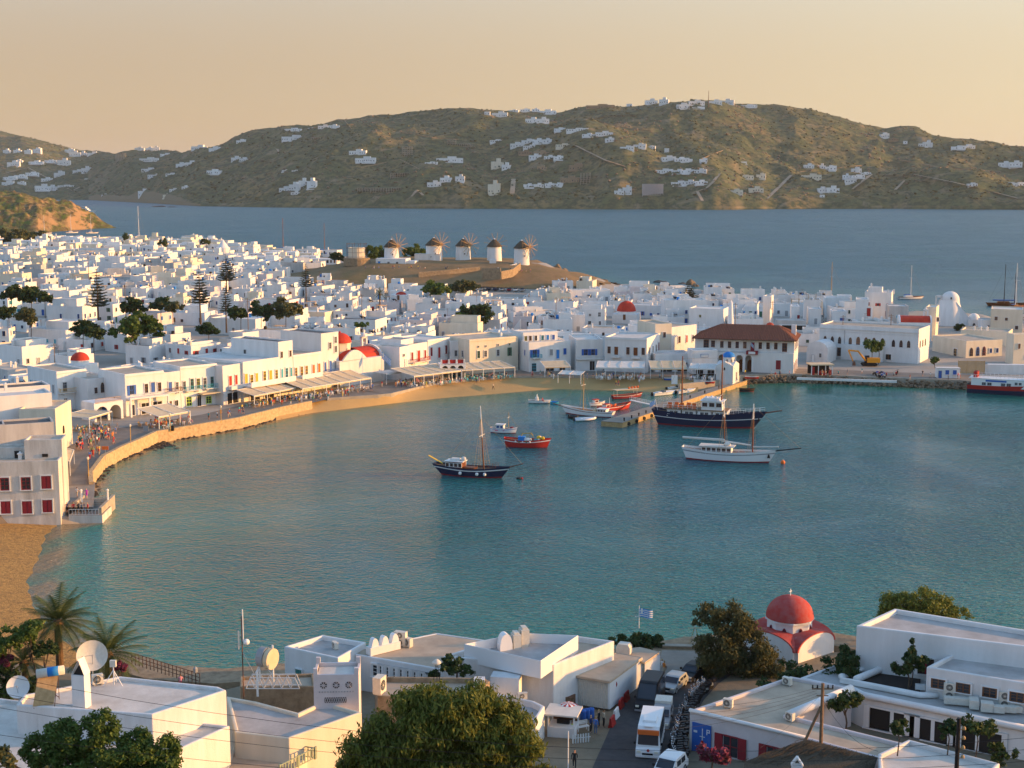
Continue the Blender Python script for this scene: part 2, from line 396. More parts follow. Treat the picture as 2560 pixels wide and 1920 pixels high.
SPURS=[(1440,.46,46,120,.17),(1560,.30,32,90,.14),(1330,.62,20,110,.14),(2330,.20,40,200,.13),(1080,.25,22,80,.2),(820,.3,24,90,.2),(1780,.3,26,90,.2),(400,.3,24,90,.3),(2080,.16,10,120,.1),(620,.42,16,120,.2),(960,.5,14,120,.2),(1980,.55,16,140,.16),(240,.5,26,130,.25)]
US=np.linspace(-260,2820,900);TS=np.concatenate([np.linspace(-.02,.04,10),np.linspace(.05,1.05,120),np.linspace(1.08,1.6,8)])
HX=np.zeros((len(TS),len(US)));HY=HX.copy();HZ=HX.copy()
for j,u in enumerate(US):
 dc=55*F/(interp(COAST,u)-HOR);dr=dc+interp([(-300,1500),(300,1250),(800,850),(2560,950)],u)
 dc+=45*fbm(u*.006,3.3,0.,3);zr=PD(u,interp(SKYL,u),dr).z
 for i,t in enumerate(TS):
  d=dc+(dr-dc)*t;x=(u-CX)/F*d
  tt=max(t,0)
  if tt<=1:g=.62*tt**.85+.38*sm(tt)+.0
  else:g=1-.9*(tt-1)
  cliff=9*sm(tt/.05)*(1-min(tt,1))**2
  z=cliff+(zr)*float(g)
  env=float(sm(tt/.12))*float(sm((1.12-tt)/.25))
  z+=env*(32*fbm(x*.0026,d*.0022,1.0,4)-22*abs(fbm(x*.0048,d*.0024,8.0,3))+3.0*fbm(x*.012,d*.012,5.0,4))
  z+=(.35+.65*env)*float(sm(tt/.06))*4.0*abs(fbm(x*.022,d*.022,2.0,4))
  for su,st,sh,sw,sd_ in SPURS:z+=sh*math.exp(-((u-su)/sw)**2-((tt-st)/sd_)**2)
  tm=max(0.,min(1.,(fbm(x*.003,d*.003,11.,2)+.12)*5))*env*(tt<.8);z+=tm*.75*(6.5*(math.floor(z/6.5)+float(sm((z/6.5%1)*2.2-.6)))-z)
  if t<0:z=-3
  HX[i,j]=x;HY[i,j]=d;HZ[i,j]=z
hill=grid_mesh('far_hills',HX,HY,HZ,hill_material('dry_hillside',(.215,.165,.075),(.095,.12,.052),(.048,.07,.038),(.23,.185,.115),1.0))
tag(hill,kind='structure')
def hill_hit(px,py):
 """point where the pixel's ray meets the hillside"""
 fj=(px-US[0])/(US[1]-US[0]);j=int(min(max(fj,0),len(US)-2));w=fj-j
 hy=HY[:,j]*(1-w)+HY[:,j+1]*w;hz=HZ[:,j]*(1-w)+HZ[:,j+1]*w
 best=None
 for i in range(1,len(TS)):
  p=PD(px,py,hy[i]);q=PD(px,py,hy[i-1])
  if p.z<=hz[i]and q.z>hz[i-1]:
   a=q.z-hz[i-1];b2=hz[i]-p.z;s=a/(a+b2+1e-9)
   return PD(px,py,hy[i-1]+(hy[i]-hy[i-1])*s)
 k=int(np.argmax((hz-CAMZ)/hy));return Vector(((px-CX)/F*hy[k],hy[k],hz[k]))
# headland on the left
HCREST=[(-300,470),(0,477),(60,481),(115,498),(150,503),(190,509),(218,527),(262,552),(292,568)]
US2=np.linspace(-300,296,150);TS2=np.concatenate([[-.06],np.linspace(0,1,46),np.linspace(1.06,1.9,14)])
A=np.zeros((len(TS2),len(US2)));B_=A.copy();C_=A.copy()
for j,u in enumerate(US2):
 dc=55*F/(interp([(-300,583),(100,580),(180,575),(240,570),(296,568)],u)-HOR);dr=dc+interp([(-300,190),(150,120),(230,60),(296,6)],u)
 zr=max(PD(u,interp(HCREST,u),dr).z,.5)
 for i,t in enumerate(TS2):
  d=dc+(dr-dc)*t;x=(u-CX)/F*d;tt=max(t,0)
  g=float(sm(tt**.62))if tt<=1 else max(0,1-(tt-1)*1.15)
  z=zr*g+(5.5*fbm(x*.05,d*.05,3.,4)+2.2*abs(fbm(x*.18,d*.18,1.,3)))*float(sm(tt/.2))*min(1,zr/15)*(.35 if tt>.9 else 1)
  if t<0:z=-3
  A[i,j]=x;B_[i,j]=d;C_[i,j]=z
head=grid_mesh('headland',A,B_,C_,hill_material('headland_ground',(.30,.20,.10),(.10,.15,.03),(.10,.075,.035),(.34,.215,.11),4.0));tag(head,kind='structure')
# town ground and near ground
def ground_mat(name,stops,sc,sc2,bump=.5,rockc=None,bd=.2):
 m,n,l,b=node_mat(name)
 geo=n.new('ShaderNodeNewGeometry');pos=geo.outputs['Position']
 a=noise_node(n,l,pos,sc,5,.6);f=noise_node(n,l,pos,sc2,5,.7)
 c=mix(n,l,.35,ramp(n,l,a,stops),ramp(n,l,f,stops))
 if rockc:
  sp=n.new('ShaderNodeSeparateXYZ');l.new(geo.outputs['Normal'],sp.inputs[0])
  st=n.new('ShaderNodeMapRange');st.inputs['From Min'].default_value=.93;st.inputs['From Max'].default_value=.82;l.new(sp.outputs[2],st.inputs['Value'])
  c=mix(n,l,st.outputs[0],c,rockc)
 l.new(c,b.inputs['Base Color']);b.inputs['Roughness'].default_value=.95;b.inputs['Specular IOR Level'].default_value=.15
 bp=n.new('ShaderNodeBump');bp.inputs['Strength'].default_value=bump;bp.inputs['Distance'].default_value=bd
 l.new(f,bp.inputs['Height']);l.new(bp.outputs[0],b.inputs['Normal'])
 return m
gx,gy=np.meshgrid(np.arange(-560,241,4.),np.arange(176,1020,4.))
gz=town_z(gx,gy)
rough=np.array([[fbm(a*.06,b*.06,0.,4)for a in gx[0]]for b in gy[:,0]])
db_=seg_dist(gx,gy,BACK,False)
gz=gz+np.where(gz>-3,rough*3.0*np.clip(1-db_/45,0,1)*(gy>400),0)
dwg=seg_dist(gx,gy,FRONT,False)
gz=np.where((dwg<9)&(gz>-3),np.minimum(gz,-1.2+.36*np.clip(dwg,0,9)),gz)
townm=ground_mat('town_ground',[(.3,(.42,.39,.34)),(.7,(.33,.29,.24))],.08,.5,.3,(.26,.19,.12))
town_ground=grid_mesh('town_ground',gx,gy,gz,townm,True,gz>-3);tag(town_ground,kind='structure')
wx,wy=np.meshgrid(np.arange(-120,82,3.),np.arange(588,745,3.))
wzb=town_z(wx,wy);wr=np.array([[fbm(a*.09,b*.09,4.,4)for a in wx[0]]for b in wy[:,0]])
wd=seg_dist(wx,wy,BACK,False);wz=wzb+.5+wr*(.5+2.6*np.clip(1-wd/40,0,1))
earthm=ground_mat('windmill_hill_earth',[(.35,(.30,.20,.10)),(.52,(.22,.15,.08)),(.7,(.13,.13,.045))],.045,.35,.7,(.30,.20,.11))
mask=(wzb>9.5)|((wx>8)&(wzb>0)&(wy>640))
earth=grid_mesh('windmill_hill',wx,wy,wz,earthm,True,mask);tag(earth,kind='structure')
nx_,ny_=np.meshgrid(np.concatenate([np.arange(-260,-70,8.),np.arange(-70,80,2.),np.arange(80,224,8.)]),np.concatenate([np.arange(-80,80,8.),np.arange(80,200,2.),np.arange(200,240,4.)]))
nzz=near_z(nx_,ny_);nsd=sdf(nx_,ny_,NEAR);nzz=np.where((nsd<5)&(nzz>-3),np.minimum(nzz,-1.6+.8*np.clip(nsd,0,5)),nzz)
near_ground=grid_mesh('hillside_ground',nx_,ny_,nzz,ground_mat('hillside_earth',[(.35,(.27,.22,.15)),(.7,(.18,.15,.10))],.15,1.2,.6),True,nzz>-3);tag(near_ground,kind='structure')
def strip_between(name,inner,outer,m,z_in,z_out,n=1,kind='structure'):
 mb=MB();vs=[]
 for a,b in zip(inner,outer):
  for k in range(n+1):
   t=k/n;vs.append((a[0]+(b[0]-a[0])*t,a[1]+(b[1]-a[1])*t,z_in+(z_out-z_in)*t))
 fs=[]
 for i in range(len(inner)-1):
  for k in range(n):o=i*(n+1)+k;fs.append((o,o+1,o+n+2,o+n+1))
 mb.add(vs,fs);o=mb.build(name,m,smooth=True);tag(o,kind=kind);return o
sandm=ground_mat('beach_sand',[(.3,(.52,.35,.15)),(.7,(.43,.28,.12))],.2,2.5,.6)
def sample_px(pts,n):
 xs=np.linspace(pts[0][0],pts[-1][0],n);return[(x,interp(pts,x))for x in xs]
WL=[(690,1049),(781,1030),(971,1007),(1098,994),(1260,981),(1380,970),(1538,973),(1700,981),(1745,984)]
UL=[(690,1022),(781,1003),(971,990),(1062,968),(1098,960),(1260,945),(1380,944),(1538,945),(1700,946),(1745,950)]
wl=[xy(P(a,b+4,-.1))for a,b in sample_px(WL,60)];ul=[xy(P(a,b,1.9))for a,b in sample_px(UL,60)]
town_beach=strip_between('town_beach',wl,ul,sandm,-.12,1.95,3)
pebm=ground_mat('pebbly_sand',[(.32,(.66,.40,.14)),(.5,(.52,.31,.11)),(.68,(.32,.20,.09))],1.1,2.2,1.0,None,.8)
bl=[xy(P(a,b,-.1))for a,b in NEAR_PX[:9]];bl2=[]
for a,b in zip(bl,bl[1:]):bl2+=[(a[0]+(b[0]-a[0])*k/6+.25*math.sin(k*2.1+a[1]),a[1]+(b[1]-a[1])*k/6)for k in range(6)]
left_beach=strip_between('pebble_beach',[(a+.8,b)for a,b in bl2],[(a-32,b-4)for a,b in bl2],pebm,-.18,2.35,14)
# houses: shared window / door meshes and the house builder
WM={}
def arch_pts(w,h,n=8):
 r=w/2;return[(-r,0),(r,0)]+[(r*math.cos(math.pi*i/n),h-r+r*math.sin(math.pi*i/n))for i in range(n+1)]
def wmesh(kind,colr):
 """unit opening (1 wide, 1 high, facing -y): win | shut | door | glassdoor | arch | archdoor | archopen | leaf"""
 key=(kind,colr)
 if key in WM:return WM[key]
 mb=MB();fr=M.get(colr,M['pwhite'])
 if kind=='win':
  mb.box(0,0,0,1,.04,1,1)
  for x in(-.45,.45):mb.box(x,-.03,0,.10,.07,1,0)
  for z in(0,.92):mb.box(0,-.03,z,.8,.07,.08,0)
  mb.box(0,-.025,.08,.07,.05,.84,0)
  for z in(.36,.66):mb.box(0,-.02,z,.8,.045,.035,0)
 elif kind=='dwin':
  mb.box(0,.0,0,1,.05,1,1);mb.box(0,-.05,-.06,1.2,.14,.06,0);mb.box(0,-.02,0,.08,.05,1,0)
 elif kind=='shut':
  mb.box(-.255,-.03,0,.48,.08,1,0);mb.box(.255,-.03,0,.48,.08,1,0);mb.box(0,0,0,.04,.05,1,1)
  for z in(.06,.52):mb.box(-.255,-.075,z,.3,.02,.40,0);mb.box(.255,-.075,z,.3,.02,.40,0)
 elif kind=='oshut':
  mb.box(0,0,0,.6,.04,1,1);mb.box(0,-.025,0,.05,.05,1,0);mb.box(0,-.02,.48,.6,.04,.04,0)
  for x in(-.52,.52):mb.box(x,-.05,-.02,.36,.05,1.04,0)
  mb.box(0,-.03,.96,.66,.06,.06,0)
 elif kind=='door':
  mb.box(0,-.02,0,.86,.07,.97,0);mb.box(0,0,0,1,.06,1,1)
  mb.box(0,-.06,.1,.5,.03,.34,0);mb.box(0,-.06,.52,.5,.03,.36,0)
 elif kind=='gdoor':
  mb.box(0,0,0,1,.04,1,1)
  for x in(-.46,0,.46):mb.box(x,-.03,0,.08,.07,1,0)
  for z in(0,.33,.70,.95):mb.box(0,-.03,z,.9,.06,.05,0)
 elif kind in('arch','archdoor'):
  p=arch_pts(1,1);q=arch_pts(.8,.9)
  mb.extrude_y([(x,z)for x,z in p],-.04,.04,0)
  mb.extrude_y([(x,z+.03)for x,z in q],-.055,0,1 if kind=='arch' else 0)
  if kind=='arch':
   mb.box(0,-.06,.03,.06,.03,.86,0)
   for z in(.3,.56):mb.box(0,-.06,z,.8,.03,.035,0)
 elif kind=='archopen':
  mb.extrude_y(arch_pts(1,1),-.04,.1,1)
 if kind in('win','dwin','shut','door','gdoor'):
  for x in(-.57,.57):mb.box(x,-.03,0,.12,.13,1.0,2)
  mb.box(0,-.03,1.0,1.26,.13,.09,2);mb.box(0,-.07,-.07,1.3,.2,.07,2)
 WM[key]=mb.mesh('unit_'+kind,[fr,M['dark']if kind in('archopen','dwin')else M['glass'],M['white']])
 return WM[key]
def opening(parent,kind,colr,face,u,z,w,h,W=0,D=0,off=0.0,name=None):
 """put an opening on a face (f front, r right, l left, b back) of a W x D block"""
 nm=name or{'win':'window','dwin':'window','shut':'shutter','oshut':'window','door':'door','gdoor':'glass_door','arch':'arched_window','archdoor':'door','archopen':'arched_opening'}[kind]
 if face=='f':loc,rz=(u,-off-.012,z),0
 elif face=='r':loc,rz=(W+off+.012,u,z),math.pi/2
 elif face=='l':loc,rz=(-off-.012,u,z),-math.pi/2
 else:loc,rz=(u,D+off+.012,z),math.pi
 return link(nm,wmesh(kind,colr),parent,loc,rz,(w,1.6,h))
def block(mb,x0,y0,x1,y1,z0,z1,par=.35,th=.28,mi=0):
 """outer walls with a parapet ring; roof is separate"""
 v=[(x0,y0),(x1,y0),(x1,y1),(x0,y1)];i=[(x0+th,y0+th),(x1-th,y0+th),(x1-th,y1-th),(x0+th,y1-th)]
 vs=[(a,b,z0)for a,b in v]+[(a,b,z1)for a,b in v]+[(a,b,z1)for a,b in i]+[(a,b,z1-par-.1)for a,b in i]
 fs=[]
 for k in range(4):
  q=(k+1)%4;fs+=[(k,q,4+q,4+k),(4+k,4+q,8+q,8+k),(8+k,8+q,12+q,12+k)]
 return mb.add(vs,fs,mi)
def sheet(mb,x0,y0,x1,y1,z,th=.28,mi=0):return mb.add([(x0+th,y0+th,z),(x1-th,y0+th,z),(x1-th,y1-th,z),(x0+th,y1-th,z)],[(0,1,2,3)],mi)
def rect_clear(x,y,rz,w,d):return(x+math.cos(rz)*w/2-math.sin(rz)*d/2,y+math.sin(rz)*w/2+math.cos(rz)*d/2,math.hypot(w,d)/2)
OCC=[]
HOUSES=[]
CHIM=MB().box(0,0,0,.55,.55,1.3).box(0,0,1.3,.8,.8,.12).box(0,0,1.42,.45,.45,.3,tx=.5,ty=.5).mesh('chimney',M['white'])
TANK=MB().box(0,0,0,.1,1.4,.3,1).beam((-.9,0,.25),(.9,-.9,1.25),.05,1.1,0)
def solar_mesh():
 mb=MB();mb.add([(-.9,-.9,.25),(.9,-.9,.25),(.9,.3,1.15),(-.9,.3,1.15)],[(0,1,2,3)],0)
 mb.tube([(-.75,.5,1.3),(.75,.5,1.3)],.28,8,1);mb.box(-.7,.4,0,.08,.08,1.2,1);mb.box(.7,.4,0,.08,.08,1.2,1)
 return mb.mesh('solar_heater',[M['navy'],M['steel']])
SOLAR=solar_mesh()
CTANK=[MB().lathe([(.01,0),(.5,.02),(.5,1.0),(.3,1.15),(.01,1.18)],n=10).mesh('water_tank',M[c])for c in('pwhite','skyblue','black','acbeige')]
AER=MB().beam((0,0,0),(0,0,2.6),.06).beam((-.5,0,2.4),(.5,0,2.4),.04).beam((-.35,0,2.1),(.35,0,2.1),.04).beam((0,-.6,2.55),(0,.6,2.55),.04).mesh('aerial',M['rust'])
PERG=MB()
for x in(-1.4,1.4):
 for y_ in(-1,1):PERG.box(x,y_,0,.12,.12,2.0)
for k in range(9):PERG.box(-1.6+.4*k,0,2.0,.1,2.6,.08)
PERG=PERG.mesh('pergola',M['pine'])
STAIR=MB()
for k in range(9):STAIR.box(.28*k,-.5,-.5,.28,.95,.8+.32*k)
STAIR=STAIR.mesh('outside_stair',M['white'])
def house(label,loc,rz,w,d,h,wall='white',roof='roof',wins=(),upper=None,extra_blocks=(),chim=(),name='white_house',group='town houses',par=.35,found=2.5,cat='house',cornice=False,solar=()):
 """a flat-roofed house; local x runs along the front, y goes in. wins: (face, u, z, w, h, kind, colour[, offset])"""
 t=thing(name,label,cat,loc,rz,group)
 mb=MB();rf=MB();block(mb,0,0,w,d,-found,h,par);sheet(rf,0,0,w,d,h-par)
 blocks=list(extra_blocks)
 if upper:blocks.append(upper)
 for(x0,y0,x1,y1,z0,z1)in blocks:block(mb,x0,y0,x1,y1,z0,z1,.3);sheet(rf,x0,y0,x1,y1,z1-.3)
 mb.build('wall',M[wall],t);rf.build('roof',M[roof],t)
 if cornice:
  cm=MB();cm.box(w/2,-.08,h-.55,w+.3,.2,.16);cm.build('cornice',M[wall],t)
 for o in wins:
  opening(t,o[5],o[6],o[0],o[1],o[2],o[3],o[4],w,d,o[7]if len(o)>7 else 0)
 for(cx,cy,cz)in chim:link('chimney',CHIM,t,(cx,cy,cz))
 for(cx,cy,cz)in solar:link('solar_heater',SOLAR,t,(cx,cy,cz),-rz+R(150))
 OCC.append(rect_clear(loc[0],loc[1],rz,w,d))
 return t
def railing(parent,x0,x1,y,z,colr='pwhite',h=.95,step=.28,name='railing',side=0.0,solid=False):
 mb=MB();mb.box((x0+x1)/2,y,z+h-.06,x1-x0,.07,.07)
 mb.box((x0+x1)/2,y,z+.05,x1-x0,.05,.05)
 n=max(2,int((x1-x0)/step))
 for i in range(n+1):mb.box(x0+(x1-x0)*i/n,y,z,.05,.05,h)
 if side:
  for x in(x0,x1):
   mb.box(x,y+side/2,z+h-.06,.07,side,.07)
   m=max(1,int(side/step))
   for i in range(m):mb.box(x,y+side*(i+.5)/m,z,.05,.05,h)
 return mb.build(name,M[colr],parent)
def balcony(parent,u,z,w,dp=1.1,colr='pwhite',off=0.0):
 b=MB().box(0,0,-.18,w,dp,.18).box(-w/3,.1,-.55,.16,dp*.7,.38).box(w/3,.1,-.55,.16,dp*.7,.38).build('balcony',M['white'],parent,(u,-dp/2-off-.01,z))
 railing(b,-w/2+.04,w/2-.04,-dp/2+.06,0,colr,side=dp-.1)
 return b
def front(label,A,B,ytop,depth,z=2.2,**kw):
 """a house whose front base runs between two pixels at ground height z; ytop is the pixel row of its top at A"""
 a=P(A[0],A[1],z);b=P(B[0],B[1],z);rz=math.atan2(b.y-a.y,b.x-a.x);w=math.hypot(b.x-a.x,b.y-a.y)
 h=PD(A[0],ytop,a.y).z-z
 wins=[]
 for o in kw.pop('w',()):
  wins.append(('f',o[0]*w,o[1],o[2],o[3],o[4],o[5],*(o[6:7])))
 for o in kw.pop('lw',()):wins.append(('l',o[0]*depth,o[1],o[2],o[3],o[4],o[5]))
 for o in kw.pop('rw',()):wins.append(('r',o[0]*depth,o[1],o[2],o[3],o[4],o[5]))
 t=house(label,a,rz,w,depth,h,wins=wins,**kw);t['w']=w;t['h']=h
 return t,w,h
def awning(label,A,B,depth,z0,zb,zf,z=2.2,m='canvas',posts=3,slats=0,valance=.35,name='awning',bays=3,frame='pwhite'):
 """canvas roof on posts in front of a facade: A,B = pixels of its front edge on the ground; zb back height, zf front height"""
 a=P(A[0],A[1],z);b=P(B[0],B[1],z);rz=math.atan2(b.y-a.y,b.x-a.x);w=math.hypot(b.x-a.x,b.y-a.y)
 t=thing(name,label,'awning',a,rz,'awnings along the waterfront')
 for i in range(bays):
  x0=w*i/bays+.06;x1=w*(i+1)/bays-.06;mb=MB();n=4;sag=.12
  for side in(0,1):
   vs=[]
   for k in range(n+1):
    f=k/n;zz=zf+(zb-zf)*f-sag*math.sin(math.pi*f)-side*.03
    vs+=[(x0,depth*f,zz),(x1,depth*f,zz)]
   mb.add(vs,[(2*k,2*k+1,2*k+3,2*k+2)if not side else(2*k+2,2*k+3,2*k+1,2*k)for k in range(n)])
  if valance:mb.box((x0+x1)/2,0,zf-valance,x1-x0,.04,valance)
  mb.build('canvas_bay',M[m],t)
 fm=MB().beam((0,0,zf),(w,0,zf),.1).beam((0,depth,zb),(w,depth,zb),.1)
 for i in range(bays+1):fm.beam((w*i/bays,0,zf+.03),(w*i/bays,depth,zb+.03),.09)
 fm.build('frame',M[frame],t)
 for i in range(posts):bpart('post',t,(w*i/(posts-1)if posts>1 else w/2,0,0),(.12,.12,zf),M[frame])
 return t
# waterfront, left to right round the bay
def row(us,z,w,h,kind,colr):return[(u,z,w,h,kind,colr)for u in us]
# big shuttered house above the pebble beach
t,w,h=front('tall weathered white house with dark red shutters above the pebble beach',(-60,1306),(152,1299),1157,8,z=.9,wall='oldwall',roof='roof',found=2,name='shuttered_house',w=row((.36,.85),1.3,1.5,2.05,'shut','maroon')+row((.61,),1.2,1.5,2.05,'shut','maroon')+[(.85,5.2,1.5,2.1,'shut','maroon'),(.61,5.1,1.5,2.1,'win','maroon'),(.36,5.1,1.4,2.1,'win','maroon')],extra_blocks=[(7.4,3.2,13.3,7.7,0,12.6),(0.3,4.8,7.2,7.7,0,11.2)],chim=[(6.6,3.6,9.0)])
bpart('vent_window',t,(10.6,3.12,9.8),(.9,.1,.5),M['dark']);bpart('doorway',t,(6.0,4.72,8.7),(1.0,.1,1.9),M['dark'])
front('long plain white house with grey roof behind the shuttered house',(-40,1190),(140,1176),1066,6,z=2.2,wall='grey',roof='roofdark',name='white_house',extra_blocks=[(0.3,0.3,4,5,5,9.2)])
front('low flat white house with awning on its terrace behind the shuttered house',(-40,1138),(136,1122),994,7,z=2.2,wall='white',roof='roofw',name='white_house',chim=[(6,8,11.2)])
front('white annexe with dark roof clutter behind the flat terrace house',(-50,1080),(130,1064),975,7,z=2.3,wall='white',roof='roofdark',name='white_house',w=row((.7,.9),4,.8,1.2,'dwin','pgrey'),chim=[(9,4,9.2)])
front('small lit shop with arched niche and outside steps on the promenade',(143,1135),(182,1108),1022,7,z=2.2,wall='cream',name='shop_house',w=[(.45,3.2,1.2,1.6,'archopen','pwhite'),(.3,0,1.2,2.2,'door','brown')])
front('cream shop with sloping canopies beside the shuttered house',(152,1222),(168,1172),1130,6,z=2.2,wall='cream',name='shop_house',w=[(.3,1,1.6,1.6,'win','brown'),(.75,0,1.6,2.4,'dwin','brown')])
# corner house with balcony
t,w,h=front('tall corner house with two pointed windows above a long iron balcony',(146,1030),(220,1021),929,15,wall='white',cornice=True,name='waterfront_house',w=[(.25,4.6,1.0,2.2,'gdoor','pgrey'),(.74,4.6,1.0,2.2,'gdoor','pgrey'),(.25,1.8,.8,1.2,'dwin','cream'),(.7,1.8,.8,1.2,'dwin','cream')],lw=row((.12,.3,.42,.56,.72),4.2,.9,2.0,'shut','pgrey')+row((.88,),4.2,.9,2.0,'shut','turq')+row((.3,.6),1,.9,1.6,'dwin','pgrey'))
balcony(t,w/2,4.5,w-.5,1.2,'gold')
t,w,h=front('white house with arched loggia and balustraded terrace',(221,1032),(289,1023),948,11,name='waterfront_house',w=[(.3,4.3,.8,1.4,'win','brown'),(.55,4.3,.95,2.4,'arch','brown'),(.84,4.3,.75,1.4,'win','brown')])
lg=P(240,1055,2.2);ang=t.rotation_euler.z
lo=thing('arcade','two-arched white arcade with terrace in front of a waterfront house','arcade',lg,ang)
def arcade(parent,w,d,h,n,pier=.5,m='white',base=0.0,ah=None):
 """arches cut through a front wall, as one connected wall mesh"""
 mb=MB();bw=w/n;seg=10;ah=ah or h-.9
 for i in range(n):
  x0=i*bw;x1=x0+bw;r=(bw-pier)/2;cx=(x0+x1)/2;zs=ah-r
  arc=[(cx-r*math.cos(math.pi*k/seg),zs+r*math.sin(math.pi*k/seg))for k in range(seg+1)]
  for y,flip in((0,0),(.45,1)):
   vs=[(x0,y,base),(cx-r,y,base),(cx-r,y,zs),(x0,y,zs),(x0,y,h),(x1,y,base),(cx+r,y,base),(cx+r,y,zs),(x1,y,zs),(x1,y,h)]
   fs=[(0,1,2,3),(6,5,8,7)]
   o=len(vs);vs+=[(a,y,b)for a,b in arc]+[(a,y,h)for a,b in arc]
   fs+=[(o+k,o+k+1,o+seg+2+k,o+seg+1+k)for k in range(seg)]+[(3,2,o+seg+1,4),(7,8,9,o+2*seg+1)]
   mb.add(vs,[tuple(reversed(f))for f in fs]if flip else fs)
  pts=[(cx-r,base)]+arc+[(cx+r,base)]
  vs=[(a,0,b)for a,b in pts]+[(a,.45,b)for a,b in pts];k2=len(pts)
  mb.add(vs,[(k,k2+k,k2+k+1,k+1)for k in range(k2-1)])
 mb.box(w/2,d/2,h-.2,w,d,.2);mb.box(-.15,d/2,base,.3,d,h-base);mb.box(w+.15,d/2,base,.3,d,h-base)
 return mb.build('arcade_wall',M[m],parent)
arcade(lo,6.6,5.5,4.2,2);bpart('back_wall',lo,(3.3,5.4,0),(6.6,.3,4),M['cream']);railing(lo,.1,6.5,.15,4.2,'pine',.9,.22,'balustrade')
opening(lo,'archdoor','blue','f',5.2,0,1.3,2.6,0,0,-5.2);opening(lo,'dwin','brown','f',3.2,1.2,.7,1.2,0,0,-5.2)
t,w,h=front('long lit waterfront house with blue shutters and white balustrade',(316,1040),(413,1028),936,13,name='waterfront_house',cornice=True,wall='white',w=[(.16,4.7,1.5,2.2,'oshut','blue'),(.53,4.7,.85,2.2,'gdoor','brown'),(.70,4.7,1.0,2.4,'door','blue'),(.87,4.7,.85,2.2,'gdoor','brown'),(.16,0,1.0,2.4,'door','navy'),(.5,0,2.2,2.5,'dwin','pgrey'),(.8,0,2.2,2.5,'dwin','pgrey')],lw=row((.4,),2.5,.9,1.2,'dwin','pgrey'))
terr=bpart('terrace_slab',t,(w/2,-1.1,3.9),(w,2.2,.35),M['white']);railing(t,.1,w-.1,-2.1,4.25,'pwhite',.9,.3,'balustrade')
for x in(.2,w*.5,w-.2):bpart('terrace_pier',t,(x,-2.0,-1),(.4,.35,4.9),M['white'])
t,w,h=front('narrow lit waterfront house with blue door on its balcony',(413,1028),(453,1022),932,10,name='waterfront_house',w=[(.35,4.5,.95,2.2,'door','blue'),(.78,4.7,.75,1.8,'win','pgrey'),(.7,.9,.9,1.3,'dwin','pgrey'),(.3,0,1,2.2,'door','brown')])
balcony(t,w/2,4.4,w-.3,1.0,'brown')
t,w,h=front('lit waterfront house with green windows and two turquoise balconies',(454,1020),(545,1009),917,13,name='waterfront_house',wall='white',roof='roof',cornice=True,w=[(.09,4.3,.7,2.0,'win','pgrey'),(.30,4.2,.85,2.5,'gdoor','teal'),(.47,4.2,.85,2.4,'gdoor','olive'),(.65,4.2,.85,2.4,'gdoor','pgrey'),(.85,4.2,.85,2.5,'gdoor','teal'),(.2,.3,1.4,2.2,'gdoor','lime'),(.48,0,1.0,2.6,'dwin','pgrey'),(.74,.3,1.5,1.8,'win','lime')])
balcony(t,w*.3,4.1,w*.42,1.0,'turq');balcony(t,w*.8,4.1,w*.34,1.0,'turq')
bpart('shop_canopy',t,(w*.7,-1.2,2.9),(w*.5,2.2,.25),M['canvas'])
t,w,h=front('pale house with two bright red shutters over a clothes shop',(559,1012),(608,1003),915,12,name='waterfront_house',w=[(.36,4.4,.95,2.3,'shut','red'),(.66,4.4,.8,2.3,'shut','red'),(.45,0,3.4,2.6,'dwin','pwhite')],lw=[(.3,3,.9,1.3,'shut','maroon')])
bpart('balcony',t,(w*.62,-.6,3.4),(w*.74,1.2,.9),M['white'])
t,w,h=front('long low lit house with yellow doors above the restaurant terrace',(610,1004),(699,989),905,20,name='waterfront_house',roof='roofw',w=[(.07,4.4,.9,2.3,'shut','yellow'),(.22,4.2,1.0,2.1,'gdoor','yellow'),(.36,4.4,.8,2.1,'shut','yellow'),(.58,4.3,.9,2.4,'gdoor','yellow'),(.75,4.3,.95,2.4,'shut','yellow'),(.92,4.3,.8,2.3,'gdoor','yellow'),(.3,0,3,2.6,'dwin','pgrey'),(.7,0,3,2.6,'dwin','pgrey')],extra_blocks=[(1.5,12,8,19,5,9.0)])
for u,c in((2.6,'olive'),(4.4,'olive'),(6.4,'yellow')):opening(t,'shut',c,'f',u,7.0,.8,.9,w,20,-12)
sl=bpart('terrace_slab',t,(w/2+1,-1.7,3.7),(w+3,3.4,.3),M['white']);bpart('terrace_parapet',t,(w/2+1,-3.3,4.0),(w+3,.2,1.0),M['white'])
t,w,h=front('tall lit house with turquoise shutters beside the yellow doors',(699,989),(734,983),855,17,name='waterfront_house',roof='roofdark',w=[(.2,4.4,.65,2.2,'shut','turq'),(.52,4.2,.85,2.5,'gdoor','turq'),(.85,4.4,.65,2.2,'shut','turq'),(.2,9.4,.7,1.6,'win','brown'),(.82,9.4,.7,1.6,'win','brown')],lw=[(.7,9,.8,1.7,'dwin','pgrey')])
t,w,h=front('low lit house with orange doors between two taller houses',(735,983),(805,971),888,16,name='waterfront_house',cornice=True,w=[(.08,4.2,.8,2.2,'gdoor','gold'),(.28,4.2,.85,2.3,'gdoor','gold'),(.45,4.2,.85,2.3,'gdoor','gold'),(.70,4.2,.8,2.3,'shut','orange'),(.90,4.2,.85,2.4,'shut','orange')])
bpart('terrace_slab',t,(w/2,-1.6,3.6),(w,3.2,.3),M['white']);bpart('terrace_parapet',t,(w*.35,-3.1,3.9),(w*.7,.2,1.0),M['white'])
